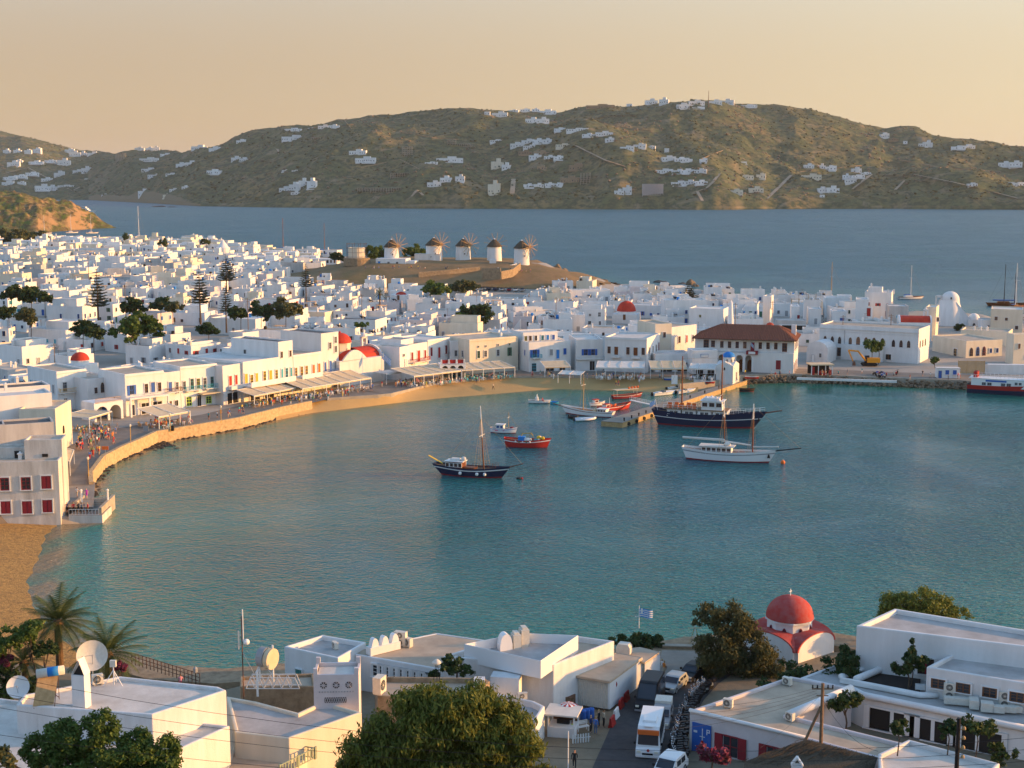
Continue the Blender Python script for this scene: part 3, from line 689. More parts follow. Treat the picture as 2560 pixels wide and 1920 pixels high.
t,w,h=front('tallest lit house with blue doors beside the red domed church',(805,971),(848,964),834,15,name='waterfront_house',roof='roofdark',w=[(.2,4.4,.7,2.3,'shut','blue'),(.5,4.0,.9,2.9,'door','blue'),(.8,4.4,.7,2.3,'gdoor','blue'),(.5,10,.9,1.7,'win','pgrey'),(.82,8.9,.9,1.7,'win','pgrey'),(.82,11.3,.9,1.7,'win','pgrey')],lw=[(.5,8,.7,1.2,'dwin','pgrey')])
balcony(t,w*.62,3.9,w*.7,1.3,'blue')
# waterfront church with red dome
def cross(parent,loc,s=1.0,m='pwhite'):
 return MB().box(0,0,0,.1*s,.1*s,1.1*s).box(0,0,.68*s,.6*s,.1*s,.1*s).build('cross',M[m],parent,loc)
a=P(850,967,2.2);b=P(962,950,2.2);rz=math.atan2(b.y-a.y,b.x-a.x);cw=math.hypot(b.x-a.x,b.y-a.y)
ch=thing('church','waterfront church with orange-red dome and barrel roofs','church',a,rz)
mb=MB();mb.box(cw/2,5.5,-1,cw,11,7.6)
n=10;vs=[]
gp=[(0.0,6.5),(1.2,6.3)]+[(cw*.16+(cw*.44)*k/n,5.9+2.9*math.sin(math.pi*(k/n)**.8))for k in range(1,n+1)]+[(cw*.6,6.5)]
mb.extrude_y([(1.0,6.4)]+[(1.0+(cw*.55)*k/n,6.5+2.7*math.sin(math.pi*k/n))for k in range(n+1)],.0,.5)
mb.build('wall',M['white'],ch)
mb=MB();mb.extrude_y([(1.15+(cw*.53)*k/n,6.45+2.6*math.sin(math.pi*k/n))for k in range(n+1)],.5,10.4);mb.build('barrel_roof',M['domered'],ch,smooth=False)
mb=MB();vs=[]
k2=8
for x in(cw*.58,cw-.5):
 for k in range(k2+1):t_=math.pi*k/k2;vs.append((x,5.5-4.2*math.cos(t_),6.5+2.5*math.sin(t_)))
mb.add(vs,[(k,k2+1+k,k2+2+k,k+1)for k in range(k2)]);mb.build('nave_roof',M['domered'],ch)
mb=MB();pts=[(5.5-4.9*math.cos(math.pi*k/10),6.4+3.1*math.sin(math.pi*k/10))for k in range(11)]
vs=[(cw-.5,y,z)for y,z in pts]+[(cw-.02,y,z)for y,z in pts];m_=len(pts)
mb.add(vs,[(k,m_+k,m_+k+1,k+1)for k in range(m_-1)]+[tuple(range(m_)),tuple(reversed(range(m_,2*m_)))]);mb.build('gable',M['white'],ch)
dr=MB().lathe([(2.75,0),(2.75,3.0),(3.0,3.05),(3.0,3.25),(2.7,3.3)],0,0,0,8).build('drum',M['cream'],ch,(cw*.30,5.0,7.6))
MB().dome(3.0,n=24,m=8,hz=.86).lathe([(.25,2.5),(.28,2.75),(.02,3.1)],n=8).build('dome',M['domered'],ch,(cw*.30,5.0,10.85),smooth=True)
for a_ in(-math.pi*.5,-math.pi*.25,0.):link('drum_window',wmesh('arch','cream'),dr,(2.6*math.cos(a_),2.6*math.sin(a_),1.0),a_+math.pi/2,(.5,2,1.1))
bt=MB().box(0,0,0,.5,.8,3).box(1.6,0,0,.5,.8,3).box(.8,0,2.6,2.1,.8,.5).lathe([(1.0,3.1),(.7,3.8),(.02,4.3)],.8,0,0,10).build('bell_gable',M['white'],ch,(cw-2.2,6.5,8.4))
MB().lathe([(.35,0),(.22,.5),(.05,.6)],n=10).build('bell',M['brown'],bt,(.8,0,1.7))
OCC.append(rect_clear(a.x,a.y,rz,cw,11))
def greek_flag(parent,w,h,loc,rz=0,wave=.12,droop=0.0):
 me=MB();n=12;stripe=h/9
 for s in range(9):
  z0=s*stripe;mi=0 if(8-s)%2==0 else 1
  for k in range(n):
   x0,x1=w*k/n,w*(k+1)/n;m2=mi
   if s>=4 and x1<=w*.37+.01:
    inx=(x0+x1)/2/(w*.37)
    m2=1 if(abs(inx-.5)<.2 or s==6)else 0
   y=lambda x:wave*math.sin(x/w*7)*x/w
   me.add([(x0,y(x0),z0-droop*x0),(x1,y(x1),z0-droop*x1),(x1,y(x1),z0+stripe-droop*x1),(x0,y(x0),z0+stripe-droop*x0)],[(0,1,2,3)],m2)
 return me.build('flag',[M['skyblue'],M['pwhite']],parent,loc,rz)
pp=P(955,958,2.2);fm=thing('flagpole','flagpole with drooping blue and white striped flag beside the waterfront church','flagpole',pp)
MB().tube([(0,0,0),(0,0,9)],.07,6,r2=.04).build('pole',M['steel'],fm);greek_flag(fm,2.6,1.8,(.05,0,6.6),R(-20),.2,.75)
# red-doored houses and the cream house
front('narrow white stair house left of the red-doored house',(1000,950),(1024,945),868,9,name='waterfront_house',w=[(.4,6.2,.7,.7,'dwin','pgrey'),(.6,3.4,.9,1.9,'shut','pwhite')])
t,w,h=front('white house with red doors and red wooden balcony',(1024,945),(1069,936),862,12,name='waterfront_house',w=[(.14,4.7,.9,2.2,'shut','maroon'),(.5,4.2,1.2,2.9,'door','red'),(.86,4.7,.85,2.2,'shut','maroon')],extra_blocks=[(.3,3,6,10,7,10.2)])
balcony(t,w/2,4.2,w-.3,1.2,'red')
t,w,h=front('taller white house with red doors behind an arched red terrace',(1070,936),(1125,927),850,12,name='waterfront_house',roof='roofw',w=[(.15,5,.85,2.4,'shut','maroon'),(.5,4.2,.95,2.9,'door','red'),(.82,5,.9,2.4,'win','red')],cornice=True)
ar=thing('arcade','small white arcade of three arches with red railing panels','arcade',P(1103,951,2.2),t.rotation_euler.z*.2)
arcade(ar,6.4,4,4.4,3,.5,ah=3.9);bpart('back_wall',ar,(3.2,3.9,0),(6.4,.3,4.2),M['pgrey'])
for i in range(3):bpart('railing_panel',ar,(1.1+2.1*i,.1,4.5),(1.5,.1,1.0),M['red'])
for i in range(4):bpart('terrace_post',ar,(.1+2.07*i,.12,4.4),(.4,.35,1.25),M['white'])
t,w,h=front('wide cream house with four green-shuttered windows',(1174,935),(1295,924),849,14,wall='cream',name='waterfront_house',cornice=True,chim=[(12.5,3,8.9)],w=[(.18,4.2,.9,2.1,'win','green'),(.32,4.4,.9,1.8,'win','pgrey'),(.58,4.4,.9,1.8,'win','pgrey'),(.82,4.2,1.0,2.3,'oshut','green'),(.18,7.2,.4,.5,'dwin','olive'),(.33,7.2,.4,.5,'dwin','cream'),(.58,7.2,.5,.6,'win','pgrey'),(.82,7.2,.5,.6,'win','olive')],lw=row((.25,.7),4.4,.8,1.8,'win','pgrey'))
t,w,h=front('white house with small windows between the red doors and the cream house',(1126,930),(1172,928),852,8,wall='white',name='waterfront_house',w=row((.3,.7),4.4,.8,1.7,'win','pgrey'))
# blue shuttered houses, pergola house
t,w,h=front('white corner house with turquoise balcony and blue shutters',(1322,930),(1426,924),856,13,name='waterfront_house',roof='roofw',w=[(.14,4.1,2.0,2.1,'oshut','blue'),(.53,4.4,1.0,1.7,'shut','pgrey'),(.69,3.4,.95,2.5,'door','skyblue'),(.86,4.4,.95,1.8,'shut','blue'),(.12,0,1.4,2.4,'gdoor','turq'),(.5,0,2.4,2.5,'dwin','pgrey'),(.8,0,1.8,2.5,'dwin','pgrey')],extra_blocks=[(.4,5,11.2,12.6,7,10.6)],lw=row((.2,.6),4.4,.7,1.5,'shut','blue'))
balcony(t,w*.17,4.0,2.8,1.3,'turq')
for u,k,c in((1.2,'win','olive'),(2.6,'win','brown'),(4.3,'dwin','pgrey'),(6.4,'gdoor','turq'),(8.0,'shut','skyblue'),(9.8,'shut','blue')):opening(t,k,c,'f',u,8.2,.8,1.4,w,13,-5)
t,w,h=front('plain white house with a pair of wide blue-shuttered windows',(1440,926),(1507,925),849,14,name='waterfront_house',roof='roofw',w=[(.36,4.3,1.7,1.7,'oshut','blue'),(.63,4.3,1.7,1.7,'oshut','blue'),(.60,0,1.4,2.6,'dwin','pgrey')])
railing(t,0,w-.3,-.5,3.3,'pwhite',.9,.3);bpart('balcony_slab',t,(w/2,-.3,3.1),(w,.8,.2),M['white'])
t,w,h=front('wide white house with brown-red doors above a pergola restaurant',(1511,927),(1616,932),842,15,name='waterfront_house',roof='roofw',cornice=True,w=[(.11,5.0,.95,2.0,'win','wood'),(.28,4.7,1.1,2.3,'door','wood'),(.56,4.9,.95,2.1,'win','wood'),(.74,4.7,1.2,2.3,'door','wood'),(.92,5.0,.95,2.0,'win','wood')],rw=row((.2,.45,.7),4.8,.8,2.0,'win','brown')+[(.9,4.5,1.1,2.6,'shut','maroon')])
for u in(.27,.75):bpart('balcony',t,(w*u,-.5,3.9),(2.4,1.0,.55),M['white'])
front('white house with brown windows between the pergola house and town hall',(1637,905),(1678,903),810,12,z=3.4,name='waterfront_house',w=[(.55,7,.9,1.6,'win','brown')],rw=row((.3,.6),4.5,.8,2,'win','pgrey'),wall='cream')
front('lit cream house with red shutter behind the shop awnings',(1678,898),(1740,889),818,13,z=3.4,name='waterfront_house',w=[(.3,4.5,1.1,2,'win','brown'),(.6,4.4,.7,2.1,'shut','red'),(.85,4.4,.7,2.0,'win','pgrey')])
front('low white shop building behind the sand-coloured awnings',(1638,930),(1730,928),886,9,name='shop_house',roof='roofw',w=[(.3,0,3.2,2.5,'dwin','pgrey'),(.75,0,3.2,2.5,'dwin','pgrey')])
t,w,h=front('white two-level shop annexe with framed sign joined to the town hall',(1730,935),(1793,934),876,6,name='shop_house',roof='roofw',w=[(.3,0,2,2.5,'dwin','pgrey'),(.75,0,2,2.5,'dwin','pgrey')])
MB().box(0,0,0,2.2,.06,.95,1).box(0,-.04,.06,2.06,.06,.83,0).build('sign',[M['pwhite'],M['blue']],t,(w*.48,-.06,h-2.0))
# town hall with tiled hipped roof
a=P(1735,925,2.2);b=P(1983,934,2.2);rz=math.atan2(b.y-a.y,b.x-a.x);tw=math.hypot(b.x-a.x,b.y-a.y);td=17.
TH=thing('town_hall','long white town hall with brown tiled hipped roof and arched loggia','building',a,rz)
eh=PD(1735,845,a.y).z-2.2;lh=5.6
mb=MB();mb.box(tw/2,td/2+.5,lh-.3,tw,td-1,eh-lh+.3);mb.box(tw*.80+.0,td/2,-2,tw*.40,td,lh+2);mb.box(tw*.06,td/2+.6,-2,tw*.12,td-1.2,lh+2);mb.box(tw*.36,td*.5+2.2,-2,tw*.5,td-4.4,lh+2);mb.build('wall',M['white'],TH)
aw=thing('x',None,None);bpy.data.objects.remove(aw)
ar_=arcade(TH,tw*.36,4.5,lh-.02,4,.7,ah=4.7);ar_.location=(tw*.235,0,0)
rm=MB();o_=.7;rh=PD(1800,808,a.y+8).z-2.2-eh;ri=tw*.24
vs=[(-o_,-o_,eh),(tw+o_,-o_,eh),(tw+o_,td+o_,eh),(-o_,td+o_,eh),(ri,td/2,eh+rh),(tw-ri*.75,td/2,eh+rh)]
rm.add(vs,[(0,1,5,4),(1,2,5),(2,3,4,5),(3,0,4)]);rm.add([(x,y,z-.12)for x,y,z in vs[:4]],[(3,2,1,0)]);roof_o=rm.build('roof',M['tile'],TH)
tm=MB()
TILE=MB().tube([(0,0,0),(0,1,0)],.11,5).mesh('tile_course',M['tile'])
def slope_courses(e0,e1,r0,r1,n):
 e0,e1,r0,r1=map(Vector,(e0,e1,r0,r1))
 for i in range(n):
  f=(i+.5)/n;p=e0.lerp(e1,f);L=(e1-e0).length
  x=f*L;up=(r0-e0);
  d0=(r0-e0).dot((e1-e0).normalized());d1=L-(r1-e1).dot((e0-e1).normalized())
  s=min(1,x/d0 if d0>.01 else 1,(L-x)/max(L-d1,.01))
  perp=(r0-e0)-(e1-e0).normalized()*d0
  q=p+perp*s
  o=link('tile_course',TILE,roof_o);o.location=p+Vector((0,0,.05));v=q-p
  if v.length<.2:col.objects.unlink(o);bpy.data.objects.remove(o);continue
  o.rotation_mode='QUATERNION';o.rotation_quaternion=v.to_track_quat('Y','Z');o.scale=(1,v.length,1)
slope_courses(vs[0],vs[1],vs[4],vs[5],64);slope_courses(vs[1],vs[2],vs[5],vs[5],34);slope_courses(vs[3],vs[0],vs[4],vs[4],30)
for(u,z,ww,hh,k,c)in[(.115,6.0,1.5,2.7,'win','wood'),(.185,6.6,1.1,1.9,'win','wood')]+[(.275+.0775*i,6.5,.95,1.9,'win','wood')for i in range(8)if i!=4]+[(.585,5.9,1.1,2.4,'door','maroon'),(.905,5.9,1.4,2.5,'win','wood')]:
 opening(TH,k,c,'f',u*tw,z,ww,hh,tw,td,-1.0)
opening(TH,'shut','maroon','f',tw*.85,1.0,1.35,2.6,tw,td,0)
for u in(3,6,9,13):opening(TH,'win','wood','r',u,6.3,.9,1.9,tw,td,-.0)
for u in(2.5,6.5,11):opening(TH,'door','red','r',u,.1,1.1,2.6,tw,td,0)
bpart('balcony',TH,(tw*.585,.2,5.0),(3.2,1.6,1.0),M['maroon']);bpart('banner',TH,(tw*.585,-.66,5.15),(1.9,.06,.7),M['pwhite'])
bpart('chimney',TH,(tw*.97,9,eh),(1.3,1.1,3.6),M['white'])
for i in range(4):opening(TH,'archdoor','wood','f',tw*(.28+.09*i),0,1.5,3.0,tw,td,-2.2-2.2+.0)
OCC.append((*(Vector((math.cos(rz),math.sin(rz)))*tw/2+Vector((a.x,a.y+td/2))),19))
pp=a+Vector((math.cos(rz)*tw*.565,math.sin(rz)*tw*.565+.2,5.6));fm=thing('flagpole','short flagpole with striped flag on the town hall balcony','flagpole',pp)
MB().tube([(0,0,0),(0,-.3,3.4)],.05,6).build('pole',M['steel'],fm);greek_flag(fm,1.4,1.0,(0,-.2,2.0),R(30),.1,.9)
# small chapel with blue dome on the quay
a=P(1789,951,2.0);b=P(1832,953.5,2.0);rz=math.atan2(b.y-a.y,b.x-a.x);w=math.hypot(b.x-a.x,b.y-a.y);d=6.4
CHP=thing('chapel','small white chapel with bright blue dome on the quay','chapel',a,rz);hh=4.1
mb=MB();mb.box(w/2,d/2,-2,w,d,hh+2)
mb.extrude_y([(0,hh),(w,hh),(w/2,hh+1.1)],0,d)
mb.add([(0,0,hh),(0,d,hh),(0,d/2,hh+1.0),(w,0,hh),(w,d,hh),(w,d/2,hh+1.0)],[(0,1,2),(4,3,5),(0,2,5,3),(2,1,4,5)]);mb.build('wall',M['white'],CHP)
dm=MB().lathe([(1.6,0),(1.6,1.7),(1.75,1.72),(1.75,1.85),(1.5,1.9)],n=8).build('drum',M['white'],CHP,(w*.56,d*.5,hh+.3))
MB().dome(1.72,n=20,m=7,hz=.8).build('dome',M['domeblue'],CHP,(w*.56,d*.5,hh+2.1),smooth=True);cross(CHP,(w*.56,d*.5,hh+3.4),.7)
for q in(-math.pi/2,-math.pi/4,0):link('drum_window',wmesh('archopen','pwhite'),dm,(1.52*math.cos(q),1.52*math.sin(q),.4),q+math.pi/2,(.45,1.5,1.0))
opening(CHP,'door','brown','r',d*.55,0,.9,2.1,w,d);opening(CHP,'archopen','pwhite','f',w*.5,2.9,.4,.8,w,d)
OCC.append((a.x+2.5,a.y+3,6))
# long public building with a row of arched windows
a=P(2047,892,2.4);b=P(2294,908,2.4);rz=math.atan2(b.y-a.y,b.x-a.x);lw_=math.hypot(b.x-a.x,b.y-a.y);ld=13.
h=PD(2047,810,a.y).z-2.4
LB=thing('public_building','long white public building with eleven arched windows','building',a,rz);mb=MB();block(mb,0,0,lw_,ld,-2,h,.4);mb.build('wall',M['white'],LB);rf=MB();sheet(rf,0,0,lw_,ld,h-.4);rf.build('roof',M['roof'],LB)
MB().box(lw_/2,-.12,h-1.2,lw_+.3,.3,.2).box(lw_/2,-.06,h-2.0,lw_+.2,.14,.12).build('cornice',M['white'],LB)
for u in(.06,.135,.21,.32,.40,.48,.56,.645,.755,.83,.905):opening(LB,'arch','brown','f',u*lw_,4.4,1.15 if u<.7 and u>.35 else .95,2.4 if u<.7 and u>.35 else 2.1,lw_,ld)
for u in(2,5,8):opening(LB,'arch','brown','r',u,4.4,.95,2.1,lw_,ld)
opening(LB,'gdoor','brown','f',lw_*.21,.6,1.2,2.6,lw_,ld);opening(LB,'dwin','brown','f',lw_*.71,.5,1.6,1.6,lw_,ld)
bpart('wall_base',LB,(lw_*.45,-.6,-1),(lw_*.42,1.1,5.4),M['white']);bpart('drainpipe',LB,(lw_*.26,-.1,0),(.14,.14,h-1.4),M['steel'])
OCC.append((a.x+15,a.y+6,19))
vb=thing('vaulted_house','small white building with barrel vault beside the town hall','house',P(2016,903,2.3),rz);mb=MB();mb.box(3.2,4,-2,6.4,8,5.6);mb.extrude_y([(3.2-3.2*math.cos(math.pi*k/10),3.5+2.6*math.sin(math.pi*k/10))for k in range(11)],0,8);mb.build('wall',M['white'],vb);opening(vb,'dwin','pwhite','f',4.2,1.4,.6,1.2);opening(vb,'door','pwhite','f',2.0,0,1.0,2.1)
OCC.append((P(2016,903,2.3).x+3,P(2016,903,2.3).y+4,6))
# houses of the old quarter on the right, churches, mills
rr=random.Random(11)
WC=['blue','blue','skyblue','brown','pgrey','pgrey','green','red','turq','pwhite']
def autowins(w,d,h,rng,colr=None,faces='fr'):
 """rows of windows on the visible faces"""
 out=[];c=colr or rng.choice(WC)
 for f in faces:
  L=w if f=='f' else d;n=max(1,int(L/3.0));first=True
  for lv in range(max(1,int(h/3.0))):
   z=.9+lv*2.95
   if z+1.5>h-.3:break
   for i in range(n):
    if rng.random()<.28:continue
    u=L*(i+.5)/n+rng.uniform(-.3,.3);k=rng.choice(['win','win','shut','dwin','oshut'])
    if lv==0 and rng.random()<.25:out.append((f,u,0,1.0,2.1,'door',c))
    else:out.append((f,u,z,rng.choice([.75,.9,1.0])*(1.35 if k=='oshut' else 1),rng.choice([1.0,1.3,1.5]),k,c))
 return out
def kast(label,x0,x1,ytop,ybase,depth,z=4.0,rz=None,colr=None,wall='white',roof='roofw',wins=None,faces='fr',**kw):
 a=P(x0,ybase,z);ang=R(-8)if rz is None else R(rz)
 d=ray(x1,0);k=d.x/d.y;w=(k*a.y-a.x)/(math.cos(ang)-k*math.sin(ang));h=PD(x0,ytop,a.y).z-z
 return house(label,a,ang,w,depth,h,wall=wall,roof=roof,wins=autowins(w,depth,h,rr,colr,faces)if wins is None else wins,name=kw.pop('name','old_quarter_house'),group='houses of the old quarter by the sea',**kw)
kast('white house with red shutter behind the town hall roof',1978,2022,766,815,9,5,colr='red',wins=[('f',2.4,2.6,.9,1.3,'shut','maroon')])
kast('white house with grey door and curved stair wall behind the long public building',2021,2079,772,826,9,4,wins=[('f',2.4,2.2,.9,2.0,'door','pgrey'),('f',5,3,.4,.4,'dwin','pgrey'),('f',5,4.2,.4,.4,'dwin','pgrey')])
kast('white terrace house with one blue shutter behind the long public building',2079,2143,778,826,9,4,wins=[('f',3.4,2.6,1.4,1.8,'shut','blue'),('f',6.6,2,.6,1.6,'dwin','blue')])
kast('pinkish house with tall red door and outside stair',2137,2199,748,826,10,4.5,wall='white',rz=-14,wins=[('f',4.4,5.0,1.3,2.8,'door','red'),('r',2,5,.7,2,'shut','red'),('r',4,5,.7,2,'shut','red'),('r',6,1.5,.8,2,'door','maroon')])
kast('tall stepped white house with chimneys above the old quarter',2160,2258,730,790,12,6,rz=-18,colr='red',upper=(1,2,6,8,6,10.5),chim=[(2,3,10.3),(8,4,8),(10,6,8)])
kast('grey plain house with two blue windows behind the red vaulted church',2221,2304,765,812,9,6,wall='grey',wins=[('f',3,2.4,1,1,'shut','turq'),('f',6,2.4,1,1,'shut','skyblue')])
kast('square cream house beside the whitewashed sea church',2312,2375,767,840,10,4,wall='cream',rz=-22,wins=[('f',4.0,5,.9,1.4,'win','pgrey'),('r',4,4,.8,2.2,'win','brown'),('f',1,5,.7,1.2,'win','green')])
kast('low white flat house with blue windows near the sea church',2455,2538,800,830,8,3.5,wins=[('f',2+1.6*i,1.6,.7,.8,'win','pgrey')for i in range(4)])
kast('cream square house at the sea edge beyond the sailing ship pier',2475,2600,772,828,12,4,rz=-20,colr='brown',wall='cream')
kast('sunlit golden house with brown windows above the ferry',2532,2660,836,905,4,3,rz=12,colr='brown',wall='cream',name='old_quarter_house')
kast('white house with blue window beside the utility pole',1892,1908,757,812,8,5,rz=-14,colr='blue')
kast('tall narrow white house with stepped gable by the sea',1906,1946,740,806,7,5,rz=-20,wins=[('r',3,4.6,.8,1.4,'win','pgrey')],upper=(0.2,.3,3,3,5,9.4))
kast('white house on the water with roof garden and dark shrub',2062,2152,744,790,10,5,wins=[('f',2,2.6,.7,1.2,'shut','pgrey'),('f',9.4,2.6,1.2,1.8,'arch','green')],upper=(5,3,10,9,3,7.6))
kast('low white building with turquoise glass bays behind the town hall',1788,1876,790,822,8,4,wins=[('f',2+1.15*i,1.4,.9,1.6,'win','turq')for i in range(7)])
kast('white house with flat roof behind the slender white spire',1722,1826,770,815,11,5,rz=-20,wins=[('f',4,3.2,.7,.9,'win','olive')])
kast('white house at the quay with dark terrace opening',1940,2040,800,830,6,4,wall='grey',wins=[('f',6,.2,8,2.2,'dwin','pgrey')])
a=P(2414,896,2.4);t,w,h=front('low cream restaurant building with arched openings and roof terrace',(2330,880),(2414,896),838,13,z=2.4,wall='cream',roof='roof',name='restaurant_building',rw=[(.15,.6,1.2,2.6,'arch','brown'),(.33,.6,1.2,2.8,'arch','blue'),(.5,.6,1.2,2.8,'arch','maroon'),(.68,1.3,.9,1.4,'win','blue'),(.86,1.3,.9,1.4,'win','blue')],w=[(.7,0,1.6,2.4,'gdoor','pine')],group='houses of the old quarter by the sea')
front('sunlit cream terrace house behind the restaurant roof',(2400,862),(2520,868),824,10,z=3,wall='cream',name='old_quarter_house',group='houses of the old quarter by the sea',w=[(.35,1,.9,1.4,'win','teal'),(.42,1,.9,1.4,'win','teal')],chim=[(4,1,4.6),(6,1,4.6),(8,1,4.6)])
wf=thing('boundary_wall','low curved white boundary wall behind the ferry','wall',P(2462,935,2.1));MB().box(8,0,-1,16,.4,3.6,rz=R(-6)).box(9,2.2,-1,14,4,3.3,rz=R(-6)).build('wall_body',M['white'],wf)
a=P(2246,852,3.2);rz=R(-10);vc=thing('church','white church with orange-red barrel vault behind the long building','church',a,rz)
vw=10.5;vd=8.;vh=PD(2246,806,a.y).z-3.2
mb=MB();mb.box(vw/2,vd/2,-2,vw,vd,vh+2)
for x in(0.0,vw-.5):
 pts=[(vd/2-(vd/2-.1)*math.cos(math.pi*k/12),vh-.05+2.2*math.sin(math.pi*k/12))for k in range(13)]
 mb.add([(x,y,z)for y,z in pts]+[(x+.5,y,z)for y,z in pts],[(k,13+k,14+k,k+1)for k in range(12)]+[tuple(range(13)),tuple(reversed(range(13,26)))])
mb.build('wall',M['white'],vc)
pts=[(vd/2-(vd/2-.3)*math.cos(math.pi*k/12),vh-.05+2.0*math.sin(math.pi*k/12))for k in range(13)]
MB().add([(.5,y,z)for y,z in pts]+[(vw-.5,y,z)for y,z in pts],[(k,13+k,14+k,k+1)for k in range(12)]).build('vault_roof',M['domered'],vc)
MB().box(0,0,0,.5,.5,2.2).box(1.2,0,0,.5,.5,2.2).box(.6,0,2.0,1.7,.5,.5).lathe([(.5,2.5),(.02,3.4)],.6,0,0,8).build('bell_gable',M['white'],vc,(vw-2.3,vd/2,vh+1.6));opening(vc,'dwin','maroon','r',vd/2,vh-2,.5,1,vw,vd)
OCC.append((a.x+5,a.y+4,7))
a=P(2342,815,4.0);pc=thing('church','lumpy whitewashed sea church with dome and bell gable','church',a,R(-12))
mb=MB();mb.lathe([(5.0,-3),(4.8,3),(4.4,6),(3.7,8),(3.4,9.2)],4.2,4,0,14);mb.box(9.0,4.5,-3,8,7,6.2,tx=.85,ty=.75)
mb.add([(6.5,1.2,8.6),(6.5,6.8,8.6),(13.8,7.6,0),(13.8,.6,0),(6.5,1.2,0),(6.5,6.8,0)],[(0,3,2,1),(0,4,3),(1,2,5)]);mb.build('wall',M['white'],pc,smooth=True)
MB().lathe([(3.3,0),(3.2,1.0)],n=16).dome(3.2,z0=1.0,n=20,m=7,hz=.95).build('dome',M['white'],pc,(4.6,4,8.2),smooth=True)
MB().box(-.9,0,0,.5,1,3.2).box(.9,0,0,.5,1,3.2).box(0,0,2.6,2.3,1,.8,tx=.5).build('bell_gable',M['white'],pc,(.6,3.2,7.4));opening(pc,'dwin','pwhite','f',4.6,9.6,.5,.7,0,0,-.85)
sc_=thing('chapel','small white domed chapel right of the sea church','chapel',P(2420,820,3.5),R(-10));MB().box(2.2,2.5,-2,4.4,5,5).build('wall',M['white'],sc_);MB().dome(2.1,n=16,m=6).build('dome',M['white'],sc_,(2.2,2.5,3),smooth=True);opening(sc_,'archopen','pwhite','f',2,0,.9,1.8)
OCC+=[(a.x+5,a.y+4,9),(P(2420,820,3.5).x+2,P(2420,820,3.5).y+2,4)]
# domed churches in the middle of the town
def domed(label,xc,ytop_dome,ybase_dome,z,dist,rpx,body_w,dome='domered',body_d=None,name='church'):
 """dome centre column, dome top / springing rows, at ground distance dist"""
 r=rpx*dist/F;zs=PD(xc,ybase_dome,dist).z;zt=PD(xc,ytop_dome,dist).z;x=PD(xc,ybase_dome,dist).x;d2=body_d or body_w
 t=thing(name,label,'church',(x,dist,z),R(-14));H_=zs-z
 mb=MB();mb.box(0,0,-2,body_w,d2,max(H_-1.0,2)+2);mb.build('wall',M['white'],t)
 MB().lathe([(r*.97,0),(r*.97,1.3),(r*1.04,1.32),(r*1.04,1.45),(r*.9,1.5)],n=16).build('drum',M['white'],t,(0,0,H_-1.4))
 MB().dome(r,n=24,m=8,hz=(zt-zs)/r).build('dome',M[dome],t,(0,0,H_),smooth=True);cross(t,(0,0,H_+zt-zs-.05),.7)
 opening(t,'door','brown','f',0,0,1,2,0,0,d2/2);OCC.append((x,dist,max(body_w,d2)*.62));return t
domed('white church with large red dome in the middle of the town',1566,752,778,5.5,505,24,9)
domed('white church with small red dome near the town palm',1003,729,745,8.0,560,17,7)
domed('white chapel with dull red dome behind the corner house',200,880,900,3.2,352,23,6.5)
domed('white chapel with red-brown cap dome behind the town hall',1925,806,813,4.2,440,9,5)
sp=thing('bell_tower','slender white pointed bell tower above the old quarter roofs','tower',PD(1827,800,455)*1.0,0);MB().lathe([(.95,-6),(.9,0),(.62,3.6),(.55,5.2),(.35,6.0),(.03,6.6)],n=10).build('tower_body',M['white'],sp,smooth=True)
# windmills
def windmill(i,px,py,dist,r,label,rz=R(32),roofc='thatch',sails=True):
 b=PD(px,py,dist);z0=b.z
 t=thing('windmill',label,'windmill',b,rz,'row of round windmills on the hill');h=5.9*r/3.5
 MB().lathe([(r*1.06,-3),(r,0),(r*.93,h)],n=24).build('tower',M['white'],t,smooth=True)
 MB().lathe([(r*1.08,h-.15),(r*1.08,h+.05),(r*.62,h+1.8),(r*.16,h+3.3),(.03,h+3.5)],n=24).build('conical_roof',M[roofc],t)
 MB().dome(.45,z0=h+3.3,n=8,m=4).build('roof_cap',M['pwhite'],t)
 for u,z in((-.5,2.2),(.9,3.9)):link('window',wmesh('dwin','pwhite'),t,(r*.96*math.sin(u),-r*.96*math.cos(u),z),u,(.55,2,.7))
 if sails:
  hub=Vector((0,-r*1.0-1.4,h+.7));sl=MB();sl.tube([(0,1.5,h+.7),hub+Vector((0,-1.6,0))],.16,6);ax=sl.build('axle',M['mast'],t)
  L=5.6;n=12;tips=[]
  for k in range(n):
   a=2*math.pi*(k+.3)/n;tip=hub+Vector((math.cos(a)*L,0,math.sin(a)*L));tips.append(tip)
   MB().tube([hub,tip],.13,5,r2=.085).build('sail_spoke',M['pine'],t)
  w_=MB();bow=hub+Vector((0,-1.6,0))
  for k in range(n):w_.beam(tips[k],tips[(k+1)%n],.025);w_.beam(bow,tips[k],.02)
  w_.build('rigging',M['pine'],t)
 OCC.append((b.x,b.y,9));return t
for i,((px,py,dist,r),lb,az)in enumerate(zip(MILL,('windmill nearest the ruined tower, standing on a whitewashed platform','windmill beside the low white shed on the hill','middle windmill of the five on the hill','tall windmill behind the white enclosure wall','windmill above the green slope at the seaward end of the hill'),(42,42,42,172,50))):
 windmill(i,px,py,dist,r,lb,R(az))
def mz(px,py,dist):return PD(px,py,dist)
b=mz(979,664,634);t=thing('mill_platform','whitewashed platform with blue door under the first windmill','building',b,R(-10));MB().box(0,3,-2,14,9,5.2).box(8,3,-2,6,7,4.2).build('wall',M['white'],t);opening(t,'door','skyblue','f',-5.4,0,1.2,2.0,0,0,1.5);opening(t,'dwin','pwhite','f',-1,.6,1,1.2,0,0,1.5);opening(t,'dwin','pwhite','f',3,.6,1,1.2,0,0,1.5)
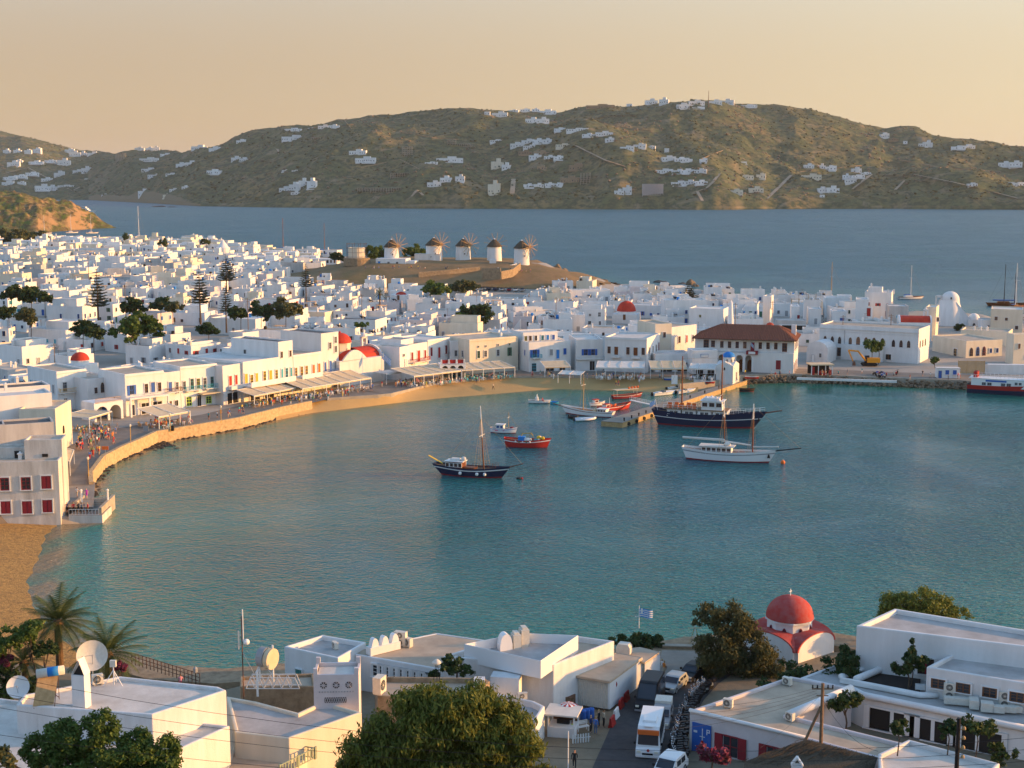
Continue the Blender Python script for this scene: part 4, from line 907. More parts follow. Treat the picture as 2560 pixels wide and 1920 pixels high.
b=mz(1068,648,646);t=thing('shed','long low white shed between two windmills','shed',b,R(-4));MB().box(0,3,-2,12,5,4.2).build('wall',M['white'],t);bpart('roof',t,(0,3,2.2),(12.2,5.2,.15),M['roofw']);opening(t,'dwin','pwhite','f',2,.5,.8,.9,0,0,-.5)
b=mz(1240,668,636);t=thing('enclosure','white curved enclosure wall below the tall windmill','wall',b,0);mb=MB()
pts=[Vector((-9,2,0)),Vector((-3,-3,-.6)),Vector((4,-4,-1.2)),Vector((9,-1,0)),Vector((10,6,1.5))]
for p,q in zip(pts,pts[1:]):mb.beam(p+Vector((0,0,.3)),q+Vector((0,0,.3)),.5,2.8)
mb.box(-1.5,2,-1,3,4,4.6);mb.build('wall_body',M['white'],t)
b=mz(892,648,636);t=thing('ruined_tower','roofless round mill tower wrapped in rusty scaffolding','tower',b,0)
MB().lathe([(3.9,-3),(3.8,5.4),(3.2,5.4),(3.1,3)],n=22).build('tower_wall',M['cream'],t);MB().lathe([(6.2,-3),(6.0,.6),(5.2,.7),(3,.7)],n=22).build('stone_base',M['stone'],t)
sc2=MB()
for k in range(10):
 a=2*math.pi*k/10;q=Vector((4.6*math.cos(a),4.6*math.sin(a),0));sc2.beam(q+Vector((0,0,-.5)),q+Vector((0,0,7.4)),.12)
 a2=2*math.pi*(k+1)/10;q2=Vector((4.6*math.cos(a2),4.6*math.sin(a2),0))
 for z in(1.2,3.2,5.2,7.0):sc2.beam(q+Vector((0,0,z)),q2+Vector((0,0,z)),.09)
sc2.build('scaffolding',M['rust'],t);OCC.append((b.x,b.y,9))
def stone_wall(label,pts,h=2.4,th=.8,m='stone',name='retaining_wall',sink=1.5):
 a=pts[0];t=thing(name,label,'wall',a,0);mb=MB()
 for p,q in zip(pts,pts[1:]):
  p=p-a;q=q-a;mb.beam(p+Vector((0,0,(h-sink)/2)),q+Vector((0,0,(h-sink)/2)),th,h+sink)
 mb.build('wall_body',M[m],t);return t
stone_wall('sunlit stone retaining wall above the parked cars',[mz(1206,690,606),mz(1252,690,604)],3.4)
stone_wall('long low stone wall below the windmill terrace',[mz(1046,686,612),mz(1120,680,616),mz(1200,672,622)],1.0)
stone_wall('curved stone wall at the seaward end of the mill hill',[mz(1252,690,604),mz(1280,684,612),mz(1300,668,626)],2.0)
# the old town behind the waterfront
trg=random.Random(23)
TREES_T=[(245,772,440),(500,762,455),(566,706,560),(565,782,440),(765,718,545),(70,735,480),(35,765,440),(75,800,420),(215,812,405),(235,835,395),(330,828,400),(365,815,405),(415,765,440),(520,818,405),(600,785,425),(660,780,432),(705,778,432),(950,768,500),(1185,785,470),(1092,725,555),(1165,718,560),(20,600,800)]
for x,y,d in TREES_T:
 q=PD(x,y,d);OCC.append((q.x,q.y,3.6))
OCC+=[(PD(1080,668,630).x,628,30),(PD(1200,668,630).x,628,32),(PD(960,668,630).x,628,14),(PD(1290,690,600).x,605,14),(PD(1150,694,595).x,597,22),(PD(1210,700,590).x,592,18)]
for x,y,d in((1566,778,505),(1003,745,560),(200,900,352)):
 q=PD(x,y,d)
 for k in(9,18):OCC.append((q.x*(1-k/d),q.y-k,5))
CAND=[]
def free(x,y,r):
 for a,b,c in OCC:
  if(a-x)**2+(b-y)**2<(r+c)**2*.80:return False
 return True
y=318.
while y<930:
 x=-370.+trg.uniform(0,8)
 while x<175:
  w=trg.uniform(8,17)if y<480 else(trg.uniform(5.5,9)if trg.random()<.5 else trg.uniform(9,18));d=trg.uniform(7,11.5)if y<480 else trg.uniform(6,11)
  cx,cy=x+w/2,y+trg.uniform(-5,5)
  x+=w+trg.uniform(.6,4.6 if y<480 else 4.0)
  if not(-.39*cy<cx<.39*cy):continue
  if not inside(np.array([cx]),np.array([cy]),LAND)[0]:continue
  dw=float(seg_dist(np.array([cx]),np.array([cy]),FRONT,False)[0]);db=float(seg_dist(np.array([cx]),np.array([cy]),BACK,False)[0])
  if dw<44 or db<7:continue
  if cx>8 and cy<420 or cx>128 and cy>425:continue
  if-100<cx<90 and cy>607:continue
  if cx>18 and cy>560 and db<16:continue
  r=math.hypot(w,d)/2
  if not free(cx,cy,r*.86):continue
  CAND.append((cx,cy,w,d));OCC.append((cx,cy,r*.86))
 y+=14.5 if y<480 else 16
LMK=[('the red-domed waterfront church',(876,862)),('the corner house with the iron balcony',(185,960)),('the big green tree',(350,800)),('the tall dark conifer',(500,720)),('the wide pale conifer',(245,730)),('the farther conifer',(566,672)),('the cream waterfront house',(1235,880)),('the town palm tree',(950,740)),('the round dark tree',(1185,770)),('the big red dome',(1566,765)),('the ruined mill tower',(892,630)),('the white cone tower',(558,615)),('the town hall',(1860,830)),('the small red dome',(1003,740)),('the first windmill',(979,630)),('the parked cars',(1150,695)),('the red-doored house',(1075,880)),('the shuttered beach house',(60,1180)),('the seaside conifer',(1722,730)),('the pergola house',(1560,880)),('the tall house with blue doors',(826,860)),('the harbour-end windmill',(1304,640)),('the left-edge hedge',(60,730)),('the bushy trees',(680,765))]
def place_words(px,py):
 best=sorted(LMK,key=lambda q:math.hypot(px-q[1][0],(py-q[1][1])*1.6))[:2];out=[]
 for nm,(lx,ly)in best:
  dx,dy=px-lx,py-ly;dist=math.hypot(dx,dy)
  far='' if dist<55 else('some way ' if dist<130 else 'well ')
  if abs(dx)>1.7*abs(dy):w_='left of' if dx<0 else 'right of'
  elif abs(dy)>1.7*abs(dx):w_='behind' if dy<0 else 'below'
  else:w_=('up and left of' if dx<0 else 'up and right of')if dy<0 else('down and left of' if dx<0 else 'down and right of')
  out.append((far+w_+' '+nm))
 return out
CNAME=dict(blue='blue',skyblue='bright blue',brown='brown',pgrey='grey',green='green',red='red',turq='turquoise',pwhite='white',olive='olive')
LABELS_USED={}
def uniq(cands,group):
 for c in cands:
  if len(c.split())<=16 and c not in LABELS_USED:LABELS_USED[c]=1;return c
 return next((c for c in cands if len(c.split())<=16),cands[0])
def size_px(c):
 return c[2]*F/c[1]
info=[]
for c in CAND:
 cx,cy,w,d=c;far=cy
 lv=trg.random();h=trg.uniform(3.2,4.2)if lv<.42 else(trg.uniform(5.0,6.5)if lv<.94 else trg.uniform(7.6,9.0))if cy<520 else trg.uniform(3.2,5.8)
 info.append((c,h,proj((cx,cy,tz(cx,cy)+h))))
vis=[i for i in info if-30<i[2][0]<2590]
vis.sort(key=lambda i:i[0][1])
keep=vis[:288];rest=vis[288:]
for(cx,cy,w,d),h,(px,py)in keep:
 ang=R(interp([(-200,-44),(-90,-36),(0,-18),(60,-10),(120,-8)],cx)*(1 if cy<420 else .4)+trg.uniform(-10,10))
 if trg.random()<.12:ang+=R(20)
 z=tz(cx,cy);loc=Vector((cx-(math.cos(ang)*w/2-math.sin(ang)*d/2),cy-(math.sin(ang)*w/2+math.cos(ang)*d/2),z))
 colr=trg.choice(WC);wall='white' if trg.random()<.76 else trg.choice(['cream','cream','grey','lightpink']);roof=trg.choice(['roofw','roof','roof','roof','roofw','roofdark']if cy<460 else['roofw','roof','roof'])
 up=None
 if trg.random()<.6 and h<8:uw,ud=w*trg.uniform(.4,.7),d*trg.uniform(.4,.65);ux=trg.uniform(.2,w-uw-.2);uy=d-ud-trg.uniform(.2,1);up=(ux,uy,ux+uw,uy+ud,h-.5,h+trg.uniform(1.1,2.3))
 chim=[(trg.uniform(.8,w-.8),trg.uniform(.8,d-.8),h-.4)for _ in range(trg.choice([1,1,2,2,3]))]
 solar=[(trg.uniform(1.5,w-1.5),trg.uniform(2,d-1),h-.33)]if trg.random()<.35 else[]
 wins=autowins(w,d,h,trg,colr,'fr' if cx>-60 else 'fr')
 nw=len(wins);st='low one-storey' if h<4.6 else('two-storey' if h<7.5 else 'tall');pw=place_words(px,py)
 wn={'white':'white','cream':'cream','grey':'grey','lightpink':'pale pink'}[wall]
 det=f"with {CNAME[colr]} windows" if nw else 'with blank walls'
 ex=['roof room' if up else '','solar heater' if solar else '',f"{['', 'one chimney', 'two chimneys', 'three chimneys'][len(chim)]}"];ex=[e for e in ex if e]
 lab=uniq([f"{wn} house {det} {pw[0]}",f"{st} {wn} house {det} {pw[0]}",f"{st} {wn} house {det} {pw[1]}"]+[f"{wn} house with {e}, {CNAME[colr]} openings, {p}" for e in ex for p in pw]+[f"{wn} {st} house, {nw} {CNAME[colr]} openings, {p}" for p in pw],'')
 t=house(lab,loc,ang,w,d,h,wall=wall,roof=roof,wins=wins,upper=up,chim=chim,solar=solar,name='white_house' if wall=='white' else 'plastered_house',group='flat-roofed houses of the old town',par=trg.choice([.25,.4,.7]))
 OCC.pop()
 for _ in range(trg.choice([0,1,1,2])):link('water_tank',trg.choice(CTANK),t,(trg.uniform(.8,w-.8),trg.uniform(.8,d-.8),h-.4),0,(trg.uniform(.7,1.2),)*3)
 if trg.random()<.45:link('aerial',AER,t,(trg.uniform(.6,w-.6),trg.uniform(.6,d-.6),h-.4),trg.uniform(0,3))
 if trg.random()<.16 and not up:link('pergola',PERG,t,(w/2,d/2,h-.36))
 if trg.random()<.3:link('outside_stair',STAIR,t,(.4,0,0),0,(1,1,min(1.25,h/3.6)))
 if trg.random()<.5:bpart('roof_wall',t,(w*trg.uniform(.2,.8),d/2,h-.4),(.3,d-.5,trg.uniform(.6,1.2)),M[wall])
mb=MB()
for(cx,cy,w,d),h,(px,py)in rest:
 ang=R(-7+trg.uniform(-11,11));z=tz(cx,cy)
 c_,s_=math.cos(ang),math.sin(ang)
 def put(x0,y0,z0,sx,sy,hh,mi):mb.box(cx+c_*x0-s_*y0,cy+s_*x0+c_*y0,z+z0,sx,sy,hh,mi,ang)
 wm=trg.choice([0,0,0,3]);put(0,0,-2,w,d,h+2,wm);put(0,0,h-.02,w-.6,d-.6,.05,trg.choice([0,1,1]))
 if trg.random()<.35:put(trg.uniform(-w/4,w/4),d/6,h,w*.4,d*.5,trg.uniform(1.2,2.6),wm)
 for _ in range(5):put(trg.uniform(-w/2+1,w/2-1),-d/2,trg.uniform(1,max(1.2,h-2)),.8,.1,trg.uniform(.8,1.6),trg.choice([2,2,4,5]))
 for _ in range(3):put(w/2,trg.uniform(-d/2+1,d/2-1),trg.uniform(1,max(1.2,h-2)),.1,.8,1.3,2)
 if trg.random()<.6:put(trg.uniform(-w/2+1,w/2-1),0,h,.6,.6,1.5,0)
if rest:tag(mb.build('distant_town_houses',[M['white'],M['roof'],M['glass'],M['cream'],M['blue'],M['brown']]),'mass of small white houses at the back of the old town','houses',None,'stuff')
print('TOWN',len(CAND),len(vis),len(keep),len(rest))
b=PD(558,640,760);t=thing('mill_stump','white round tower with a plain white cone roof behind the town','tower',b,0);MB().lathe([(3.6,-4),(3.4,4.2),(3.5,4.25),(.05,9.2)],n=20).build('tower_body',M['white'],t)
# promenade, sea wall, quay, jetty, rocks
def offset_line(pts,dist):
 out=[]
 for i,p in enumerate(pts):
  a=Vector(pts[max(i-1,0)]);b=Vector(pts[min(i+1,len(pts)-1)]);d=(b-a).normalized();out.append((p[0]-d.y*dist,p[1]+d.x*dist))
 return out
WALLP=FRONT[1:11]
QUAYP=FRONT[18:]
upper=[xy(P(a,b,1.95))for a,b in sample_px(UL,34)][4:]
PROM=FRONT[1:11]+upper+FRONT[17:]
strip_between('promenade',PROM,offset_line(PROM,12),mat('promenade_stone',(.235,.205,.17),.85,c2=(.185,.16,.13),scale=.35,bump=.3,bscale=2.5),2.16,2.16)
def wall_along(mb,pts,th,z0,z1,mi=0,out=.0):
 o=offset_line(pts,-out);i=offset_line(pts,th-out);vs=[]
 for a,b in zip(o,i):vs+=[(a[0],a[1],z0),(b[0],b[1],z0),(b[0],b[1],z1),(a[0],a[1],z1)]
 fs=[]
 for k in range(len(pts)-1):
  a,b=4*k,4*k+4
  fs+=[(a,b,b+3,a+3),(a+1,a+2,b+2,b+1),(a+2,a+3,b+3,b+2)]
 n=4*(len(pts)-1);fs+=[(0,3,2,1),(n,n+1,n+2,n+3)]
 return mb.add(vs,fs,mi)
def dense(pts,step):
 out=[]
 for a,b in zip(pts,pts[1:]):
  a,b=Vector(a),Vector(b);n=max(1,int((b-a).length/step))
  for k in range(n):out.append(tuple(a.lerp(b,k/n)))
 return out+[tuple(pts[-1])]
seawm=mat('sea_wall_stone',(.56,.42,.24),.95,c2=(.38,.27,.15),scale=1.6,bump=1,bscale=3,c3=(.20,.15,.09))
t=thing('sea_wall','long curving golden stone sea wall round the bay','wall',(0,0,0));wall_along(MB(),dense(WALLP,3),.9,-2.5,2.0).build('wall_body',seawm,t)
cop=MB().box(0,0,0,1,1,1).mesh('coping_block',seawm);dp=dense(WALLP,2.6)
for a,b in zip(dp,dp[1:]):
 a,b=Vector(a),Vector(b);m_=(a+b)/2;d=(b-a);n_=Vector((-d.y,d.x)).normalized()
 hh=.62+.05*rnd.random()
 link('coping_block',cop,t,(m_.x+n_.x*.42,m_.y+n_.y*.42,1.99),math.atan2(d.y,d.x),(d.length-.05,.8+.06*rnd.random(),hh))
t=thing('beach_kerb','low pale kerb between the promenade and the sand beach','kerb',(0,0,0));wall_along(MB(),upper,.5,.8,2.45).build('kerb_body',M['concrete'],t)
tag(t,kind='structure');del t['category']
t=thing('quay_wall','rough stone harbour quay wall below the town hall','wall',(0,0,0));wall_along(MB(),dense(FRONT[16:],4),.9,-2.5,2.2).build('wall_body',M['concrete'],t)
k0,k1=P(1992,949,2.2),P(2242,957,2.2);t=thing('quay_kerb','long white painted kerb on the harbour quay','kerb',k0,math.atan2(k1.y-k0.y,k1.x-k0.x));bpart('kerb_body',t,((k1-k0).length/2,0,0),((k1-k0).length,.5,.62),M['white'])
def rock_mesh(seed,n=1):
 bm=bmesh.new();bmesh.ops.create_icosphere(bm,subdivisions=n,radius=1)
 for v in bm.verts:v.co*=1+.45*mnoise.noise(v.co*1.3+Vector((seed*7.1,0,0)))
 me=bpy.data.meshes.new('rock');bm.to_mesh(me);bm.free();return me
def rocks_stuff(name,label,pts,m,rng=random.Random(5)):
 mb=MB();base=[rock_mesh(k)for k in range(4)];data=[([v.co.copy()for v in b.vertices],[tuple(p.vertices)for p in b.polygons])for b in base]
 for(x,y,z,s)in pts:
  vs,fs=rng.choice(data);rot=Matrix.Rotation(rng.uniform(0,6.28),3,'Z')@Matrix.Rotation(rng.uniform(-.5,.5),3,'X');sz=Vector((s*rng.uniform(.8,1.4),s*rng.uniform(.7,1.1),s*rng.uniform(.5,.8)))
  mb.add([(Vector((x,y,z))+rot@Vector((v.x*sz.x,v.y*sz.y,v.z*sz.z)))for v in vs],fs)
 o=mb.build(name,m);tag(o,label,'rocks',None,'stuff');return o
pts=[]
for a,b in zip(WALLP,WALLP[1:]):
 a,b=Vector(a),Vector(b);n_=Vector(((b-a).y,-(b-a).x)).normalized()
 for _ in range(int((b-a).length*1.6)):
  p=a.lerp(b,rnd.random())+n_*abs(rnd.gauss(.2,.5));pts.append((p.x,p.y,-.1,rnd.uniform(.25,.6)))
for p0 in(P(400,1112),P(385,1118)):
 for _ in range(40):pts.append((p0.x+rnd.gauss(0,1.6),p0.y+rnd.gauss(0,2.2),-.1,rnd.uniform(.3,.7)))
rocks_stuff('wall_foot_rocks','wet dark rocks along the foot of the sea wall',pts,M['wetrock'])
pts=[]
for a,b in zip(FRONT[18:],FRONT[19:]):
 a,b=Vector(a),Vector(b);n_=Vector(((b-a).y,-(b-a).x)).normalized()
 for _ in range(int((b-a).length*6)):
  k=rnd.random();p=a.lerp(b,rnd.random())+n_*(2.6*k-.2);pts.append((p.x,p.y,1.7-1.7*k,rnd.uniform(.35,.75)))
rocks_stuff('quay_rocks','rubble boulders heaped against the harbour quay',pts,M['rock'])
RK=[(1392,676,30,15),(1412,684,26,12),(1436,692,30,11),(1465,697,34,8),(1500,703,36,6),(1535,710,22,4),(1620,717,18,4),(1650,706,36,5),(1705,709,20,3),(1727,712,30,15),(1738,716,22,7),(1692,720,20,3),(1560,742,16,3),(1530,735,14,3),(1515,745,22,5),(1508,722,28,6),(1480,718,40,7),(400,517,40,3),(430,518,26,2)]
for i,(x,y,wpx,hpx)in enumerate(RK):
 p=P(x,y,0);s=wpx*p.y/F/2;hh=hpx*p.y/F
 o=link('rock',rock_mesh(20+i,3),None,(p.x,p.y,-.2*hh),rnd.uniform(0,6));o.scale=(s,s*.8,hh*1.15);o.data.materials.append(M['wetrock']if hpx<6 else M['rock'])
 tag(o,uniq([f"{'flat wet' if hpx < 5 else 'brown'} shore rock {w_}" for w_ in([f"number {i + 1} from the mill hill out to sea"]if i<6 else[])+[('pointed islet rock offshore of the seaside conifer' if i==9 else f"{'low' if hpx < 5 else 'jagged'}, {int(wpx / 6)} paces wide, {('beyond the mill hill' if x < 1560 and x > 600 else ('off the far coast' if x < 600 else 'off the seaside conifer'))}")]],''),'rock','rocks along the outer shore')
ld=P(160,1309,0);t=thing('landing','stone landing with steps and rail at the corner of the sea wall','landing',ld,R(3));lw2=P(255,1309,0).x-ld.x
MB().box(lw2/2+.4,3.2,-2,lw2-.8,6.4,3.3).build('base',M['oldwall'],t);bpart('deck',t,(lw2/2+.4,3.2,1.3),(lw2-.9,6.3,.06),M['pave'])
for k in range(5):bpart('step',t,(lw2/2+.2,6.6+.5*k,.2),(lw2*.62,.5,1.28+.18*k),M['concrete'])
bpart('side_wall',t,(lw2-.5,5.5,-1),(.5,9.5,3.4),M['concrete']);bpart('side_wall',t,(lw2*.13,7,-1),(.5,5,3.6),M['concrete'])
for x in(lw2*.22,lw2-.5):MB().tube([(0,0,0),(0,0,2.9)],.16,8).ball((0,0,2.9),.24).build('post',M['pwhite'],t,(x,6.2,1.2))
railing(t,.8,lw2-.6,.25,1.3,'pwhite',1.0,.5)
fl=MB().add([P(150,1268,2.12),P(234,1268,2.12),P(238,1205,2.12),P(150,1205,2.12)],[(0,1,2,3)]).build('landing_paving',M['pave']);tag(fl,kind='structure')
J=[P(1785,968,1.15),P(1868,951,1.15),P(1712,1003,1.15),P(1557,1057,1.15),P(1503,1053,1.15)]
jm=mat('jetty_stone',(.50,.36,.17),.95,c2=(.34,.23,.11),scale=1.3,bump=1,bscale=2.5)
t=thing('jetty','long stone jetty running out from the blue-domed chapel','jetty',J[4]);c0=J[4]
poly=[(p.x-c0.x,p.y-c0.y)for p in(J[4],J[3],J[2],J[1],J[0])]
MB().prism(poly,-3,-.02).build('base',jm,t);q=[Vector(p)for p in poly];cen=sum(q,Vector((0,0)))/5
MB().prism([tuple(p+(p-cen)*.004)for p in q],-.02,.06).build('deck',M['pave'],t)
for k in range(9):
 f=(k+.5)/9;p=q[1].lerp(q[2],f)if k<5 else q[2].lerp(q[3],(k-5+.5)/4.5)
 MB().tube([(0,0,0),(0,0,.55)],.16,8).ball((0,0,.55),.22,8,4).build('bollard',M['black'],t,(p.x-.5,p.y+.5,.06))
for k in range(8):
 p=q[1].lerp(q[2],(k+.7)/8.5);MB().disc((0,0,0),.42,(.6,-.8,0),12,th=.14).build('tyre_fender',M['rubber'],t,(p.x+.1,p.y-.15,-.65))
# awnings
awning('square white-posted canopy with sand-coloured roof near the corner house',(224,1082),(281,1064),6.5,2.2,3.4,3.2,bays=2,posts=3)
awning('sloping beige canvas awning in front of the blue-shuttered balustrade house',(398,1073),(476,1058),7.0,2.2,3.9,2.7,bays=2,posts=4)
awning('beige canvas awning below the yellow doors',(636,1018),(762,992),5.5,2.2,3.7,2.7,bays=4,posts=5)
awning('widest beige canvas awning in front of the red-domed church',(757,999),(928,970),8.0,2.2,4.2,2.7,bays=7,posts=7)
awning('open white pergola frame beside the waterfront church',(966,962),(1003,957),5,2.2,3.0,2.9,bays=1,posts=2,m='canvasw')
awning('wide sunlit beige awning below the red-doored houses',(1036,968),(1153,953),10,2.2,3.9,2.9,bays=5,posts=6)
awning('grey-beige awning with gaps below the cream house',(1155,953),(1287,944),9,2.2,3.6,2.9,bays=5,posts=6,valance=.2)
awning('dark beige shop awning beside the turquoise balcony',(1362,943),(1426,941),5.5,2.2,3.7,2.8,bays=1,posts=2)
awning('white pergola with canvas bays in front of the brown-doored house',(1490,947),(1610,949),8,2.2,3.9,3.1,bays=4,posts=6,m='canvasw')
awning('sand-coloured striped awning of the low shop building',(1626,947),(1718,947),6,2.2,4.2,2.8,bays=3,posts=4)
awning('white pergola with open glazed bays beside the chapel',(1722,949),(1786,951),6,2.2,3.7,3.1,bays=3,posts=4,m='canvasw')
awning('small sloped canopy on the shop beside the shuttered house',(176,1190),(186,1160),2.4,2.2,3.4,2.7,bays=1,posts=2)
awning('pale market stall roof by the beach slip',(1395,957),(1452,960),3.6,2.0,2.9,2.4,bays=2,posts=3,m='canvasw',valance=.1)
# cafe chairs and tables under the awnings
def chair_mesh(m):
 mb=MB();mb.box(0,0,.42,.46,.46,.06)
 for x in(-.2,.2):
  for y_ in(-.2,.2):mb.box(x,y_,0,.05,.05,.42)
 mb.box(0,.21,.48,.46,.05,.45);return mb.mesh('cafe_chair',m)
CHAIRS=[chair_mesh(M['pine']),chair_mesh(M['pwhite']),chair_mesh(M['turq']),chair_mesh(M['red'])]
TABLE=MB().lathe([(.42,.70),(.42,.75),(.01,.76)],n=10).tube([(0,0,0),(0,0,.7)],.05,6).lathe([(.26,0),(.05,.06)],n=8).mesh('cafe_table',[M['pwhite']])
SEATS=[]
crn=random.Random(31)
AW=[((636,1020),(762,995),5,14,0,'below the yellow doors'),((757,1001),(928,972),7,24,1,'under the widest beige awning'),((1036,970),(1153,955),9,20,1,'below the red-doored houses'),((1155,954),(1287,945),8,20,2,'below the cream house'),((398,1075),(476,1060),6,12,0,'under the awning by the balustrade house'),((1490,949),(1610,951),7,16,1,'in the white pergola'),((1722,951),(1786,953),5,9,1,'in the pergola beside the chapel'),((226,1084),(282,1066),6,8,0,'under the square canopy')]
for A_,B_2,dpth,nt_,ci,where in AW:
 a=P(*A_,2.2);b=P(*B_2,2.2);dv=(b-a);L=dv.length;dv.normalize();nv=Vector((-dv.y,dv.x,0));cols=max(3,int(L/2.4))
 for k in range(nt_):
  c=a+dv*(L*((k%cols)+.5)/cols+crn.uniform(-.3,.3))+nv*(.8+(k//cols)*2.1+crn.uniform(-.3,.3));c.z=2.17
  tag(link('cafe_table',TABLE,None,c),f"small round cafe table {where}",'table','cafe tables '+where)
  for q in range(crn.choice([2,3,3])):
   an=crn.uniform(0,6.28);p=c+Vector((math.cos(an),math.sin(an),0))*.75
   tag(link('cafe_chair',CHAIRS[ci if crn.random()<.8 else crn.randrange(4)],None,p,an-math.pi/2),f"cafe chair drawn up to a table {where}",'chair','cafe chairs '+where);SEATS.append((p,an+math.pi/2))
ns=list(reversed(NEAR[7:20]));t=thing('shore_wall','long rough stone wall along the near shore behind the houses','wall',(0,0,0));wall_along(MB(),dense(ns,4),4.5,-2,2.72).build('wall_body',M['stone'],t)
# people
def skin_body(joints,edges,root=0,sub=1):
 me=bpy.data.meshes.new('body');me.from_pydata([j[0]for j in joints],edges,[]);o=bpy.data.objects.new('body',me);col.objects.link(o)
 md=o.modifiers.new('s','SKIN');md.use_smooth_shade=True
 sv=me.skin_vertices[0].data
 for i,j in enumerate(joints):sv[i].radius=(j[1],j[2]if len(j)>2 else j[1]);sv[i].use_root=(i==root)
 s=o.modifiers.new('d','SUBSURF');s.levels=sub;s.render_levels=sub
 dg=bpy.context.evaluated_depsgraph_get();ev=o.evaluated_get(dg);out=bpy.data.meshes.new_from_object(ev)
 bpy.data.objects.remove(o);return out
def person_mesh(pose):
 """one continuous figure facing -y; returns a mesh with slots skin, hair, top, bottom, shoe"""
 hip=.52 if pose=='sit' else .94
 def J(x,y,z,r,r2=None):return((x,y,z+hip-.94),r,r2 or r)
 j=[J(0,0,.94,.14,.11),J(0,.0,1.14,.125,.095),J(0,.01,1.34,.15,.10),J(0,0,1.47,.055),J(0,-.01,1.56,.07),J(0,-.015,1.66,.095,.105),J(0,0,1.74,.07)]
 e=[(0,1),(1,2),(2,3),(3,4),(4,5),(5,6)]
 for s in(-1,1):
  n=len(j);sw={'stand':0,'walk':s*.22,'sit':-.2,'wave':0}[pose]
  if pose=='wave' and s>0:arm=[J(.19,0,1.40,.055),J(.32,-.05,1.55,.045),J(.34,-.12,1.78,.036),J(.34,-.14,1.88,.04)]
  else:arm=[J(s*.19,0,1.40,.06),J(s*.245,.02+sw*.3,1.14,.045),J(s*.23,-.06+sw,.92+(.1 if pose=='sit' else 0),.034),J(s*.22,-.09+sw,.83+(.12 if pose=='sit' else 0),.042,.03)]
  j+=arm;e+=[(2,n),(n,n+1),(n+1,n+2),(n+2,n+3)]
  n=len(j)
  if pose=='sit':leg=[J(s*.09,-.02,.90,.09),J(s*.12,-.46,.92,.065),J(s*.12,-.47,.52,.045),J(s*.12,-.60,.45,.045,.035)]
  else:
   k=s*.26 if pose=='walk' else 0.0
   leg=[J(s*.095,0,.86,.092),J(s*.10,-.02-k*.55,.50,.066),J(s*.10,.03-k,.10,.042),J(s*.105,-.11-k,.04,.045,.035)]
  j+=leg;e+=[(0,n),(n,n+1),(n+1,n+2),(n+2,n+3)]
 me=skin_body(j,e);return me
PB={p:person_mesh(p)for p in('stand','walk','sit','wave')}
def classify(me,pose,short,dress):
 off=(.52-.94)if pose=='sit' else 0.0;idx=[]
 for p in me.polygons:
  c=p.center;z=c.z-off;ax=abs(c.x)
  if z>1.50:k=1 if(z>1.70 or(c.y>.015 and z>1.56))else 0
  elif z>1.455 and ax<.09:k=0
  elif ax>.205 and z<1.47:k=0 if z<(1.24 if short else .95)else 2
  elif z>.98 or(pose=='sit' and z>.96 and c.y>-.15):k=2
  else:
   if pose=='sit':k=3 if(c.y>-.40 and z>.75)else(0 if z>.5 else 4)
   else:k=4 if z<.09 else(3 if z>(.5 if short else .12)else 0)
  if dress and k==3:k=2
  idx.append(k)
 me.polygons.foreach_set('material_index',idx)
CL=dict(white=(.75,.74,.72),black=(.02,.02,.022),navy=(.03,.045,.13),red=(.55,.03,.03),pink=(.7,.3,.36),blue=(.08,.2,.55),grey=(.3,.3,.31),beige=(.55,.45,.32),green=(.1,.28,.12),orange=(.75,.25,.05),purple=(.45,.05,.5),yellow=(.75,.6,.1),brown=(.2,.1,.05),denim=(.09,.15,.28),lime=(.5,.75,.05),teal=(.05,.35,.38))
for k,c in CL.items():M['cloth_'+k]=mat('cloth_'+k,c,.9)
HAIRS=[M['hair'],mat('brown_hair',(.12,.06,.025),.7),mat('fair_hair',(.42,.28,.12),.7),mat('grey_hair',(.35,.34,.33),.7)]
SKINS=[M['skin'],mat('tanned_skin',(.42,.21,.12),.6),mat('fair_skin',(.62,.38,.27),.6)]
prn=random.Random(77);OUTFITS={}
def outfit(pose,top,bottom,hair,skin,short,dress=False):
 key=(pose,top,bottom,hair,skin,short,dress)
 if key not in OUTFITS:
  me=PB[pose].copy();me.materials.clear()
  for m in(SKINS[skin],HAIRS[hair],M['cloth_'+top],M['cloth_'+bottom],M['cloth_black']):me.materials.append(m)
  classify(me,pose,short,dress);OUTFITS[key]=me
 return OUTFITS[key]
POSEW=dict(stand='standing',walk='walking',sit='sitting',wave='standing with one arm raised')
NPEOPLE=0
def person(p,rz,pose,where,top=None,bottom=None,dress=False,short=None,scale=1.0,group=None,hair=None):
 global NPEOPLE
 top=top or prn.choice(['white','white','black','navy','red','pink','blue','grey','beige','orange','green','teal','red','black','yellow'])
 bottom=bottom or prn.choice(['black','denim','beige','white','navy','grey','denim','brown','red']);short=prn.random()<.6 if short is None else short;hair=prn.randrange(3)if hair is None else hair
 o=link('person',outfit(pose,top,bottom,hair,prn.randrange(3),short,dress),None,p,rz);o.scale=(scale,)*3
 lo='shorts' if short and bottom in('black','denim','beige','white','navy')else 'trousers'
 if dress:base=f"person in a {top} dress {POSEW[pose]} {where}";alts=[]
 else:base=f"person in {top} shirt {POSEW[pose]} {where}";alts=[f"person in {top} shirt and {bottom} {lo} {POSEW[pose]} {where}",f"person with {['dark', 'brown', 'fair', 'grey'][hair]} hair, {top} shirt, {bottom} {lo}, {POSEW[pose]} {where}"]
 tag(o,uniq([base]+alts,'')if base in LABELS_USED else uniq([base],''),'person',group or 'people on the waterfront');NPEOPLE+=1;return o
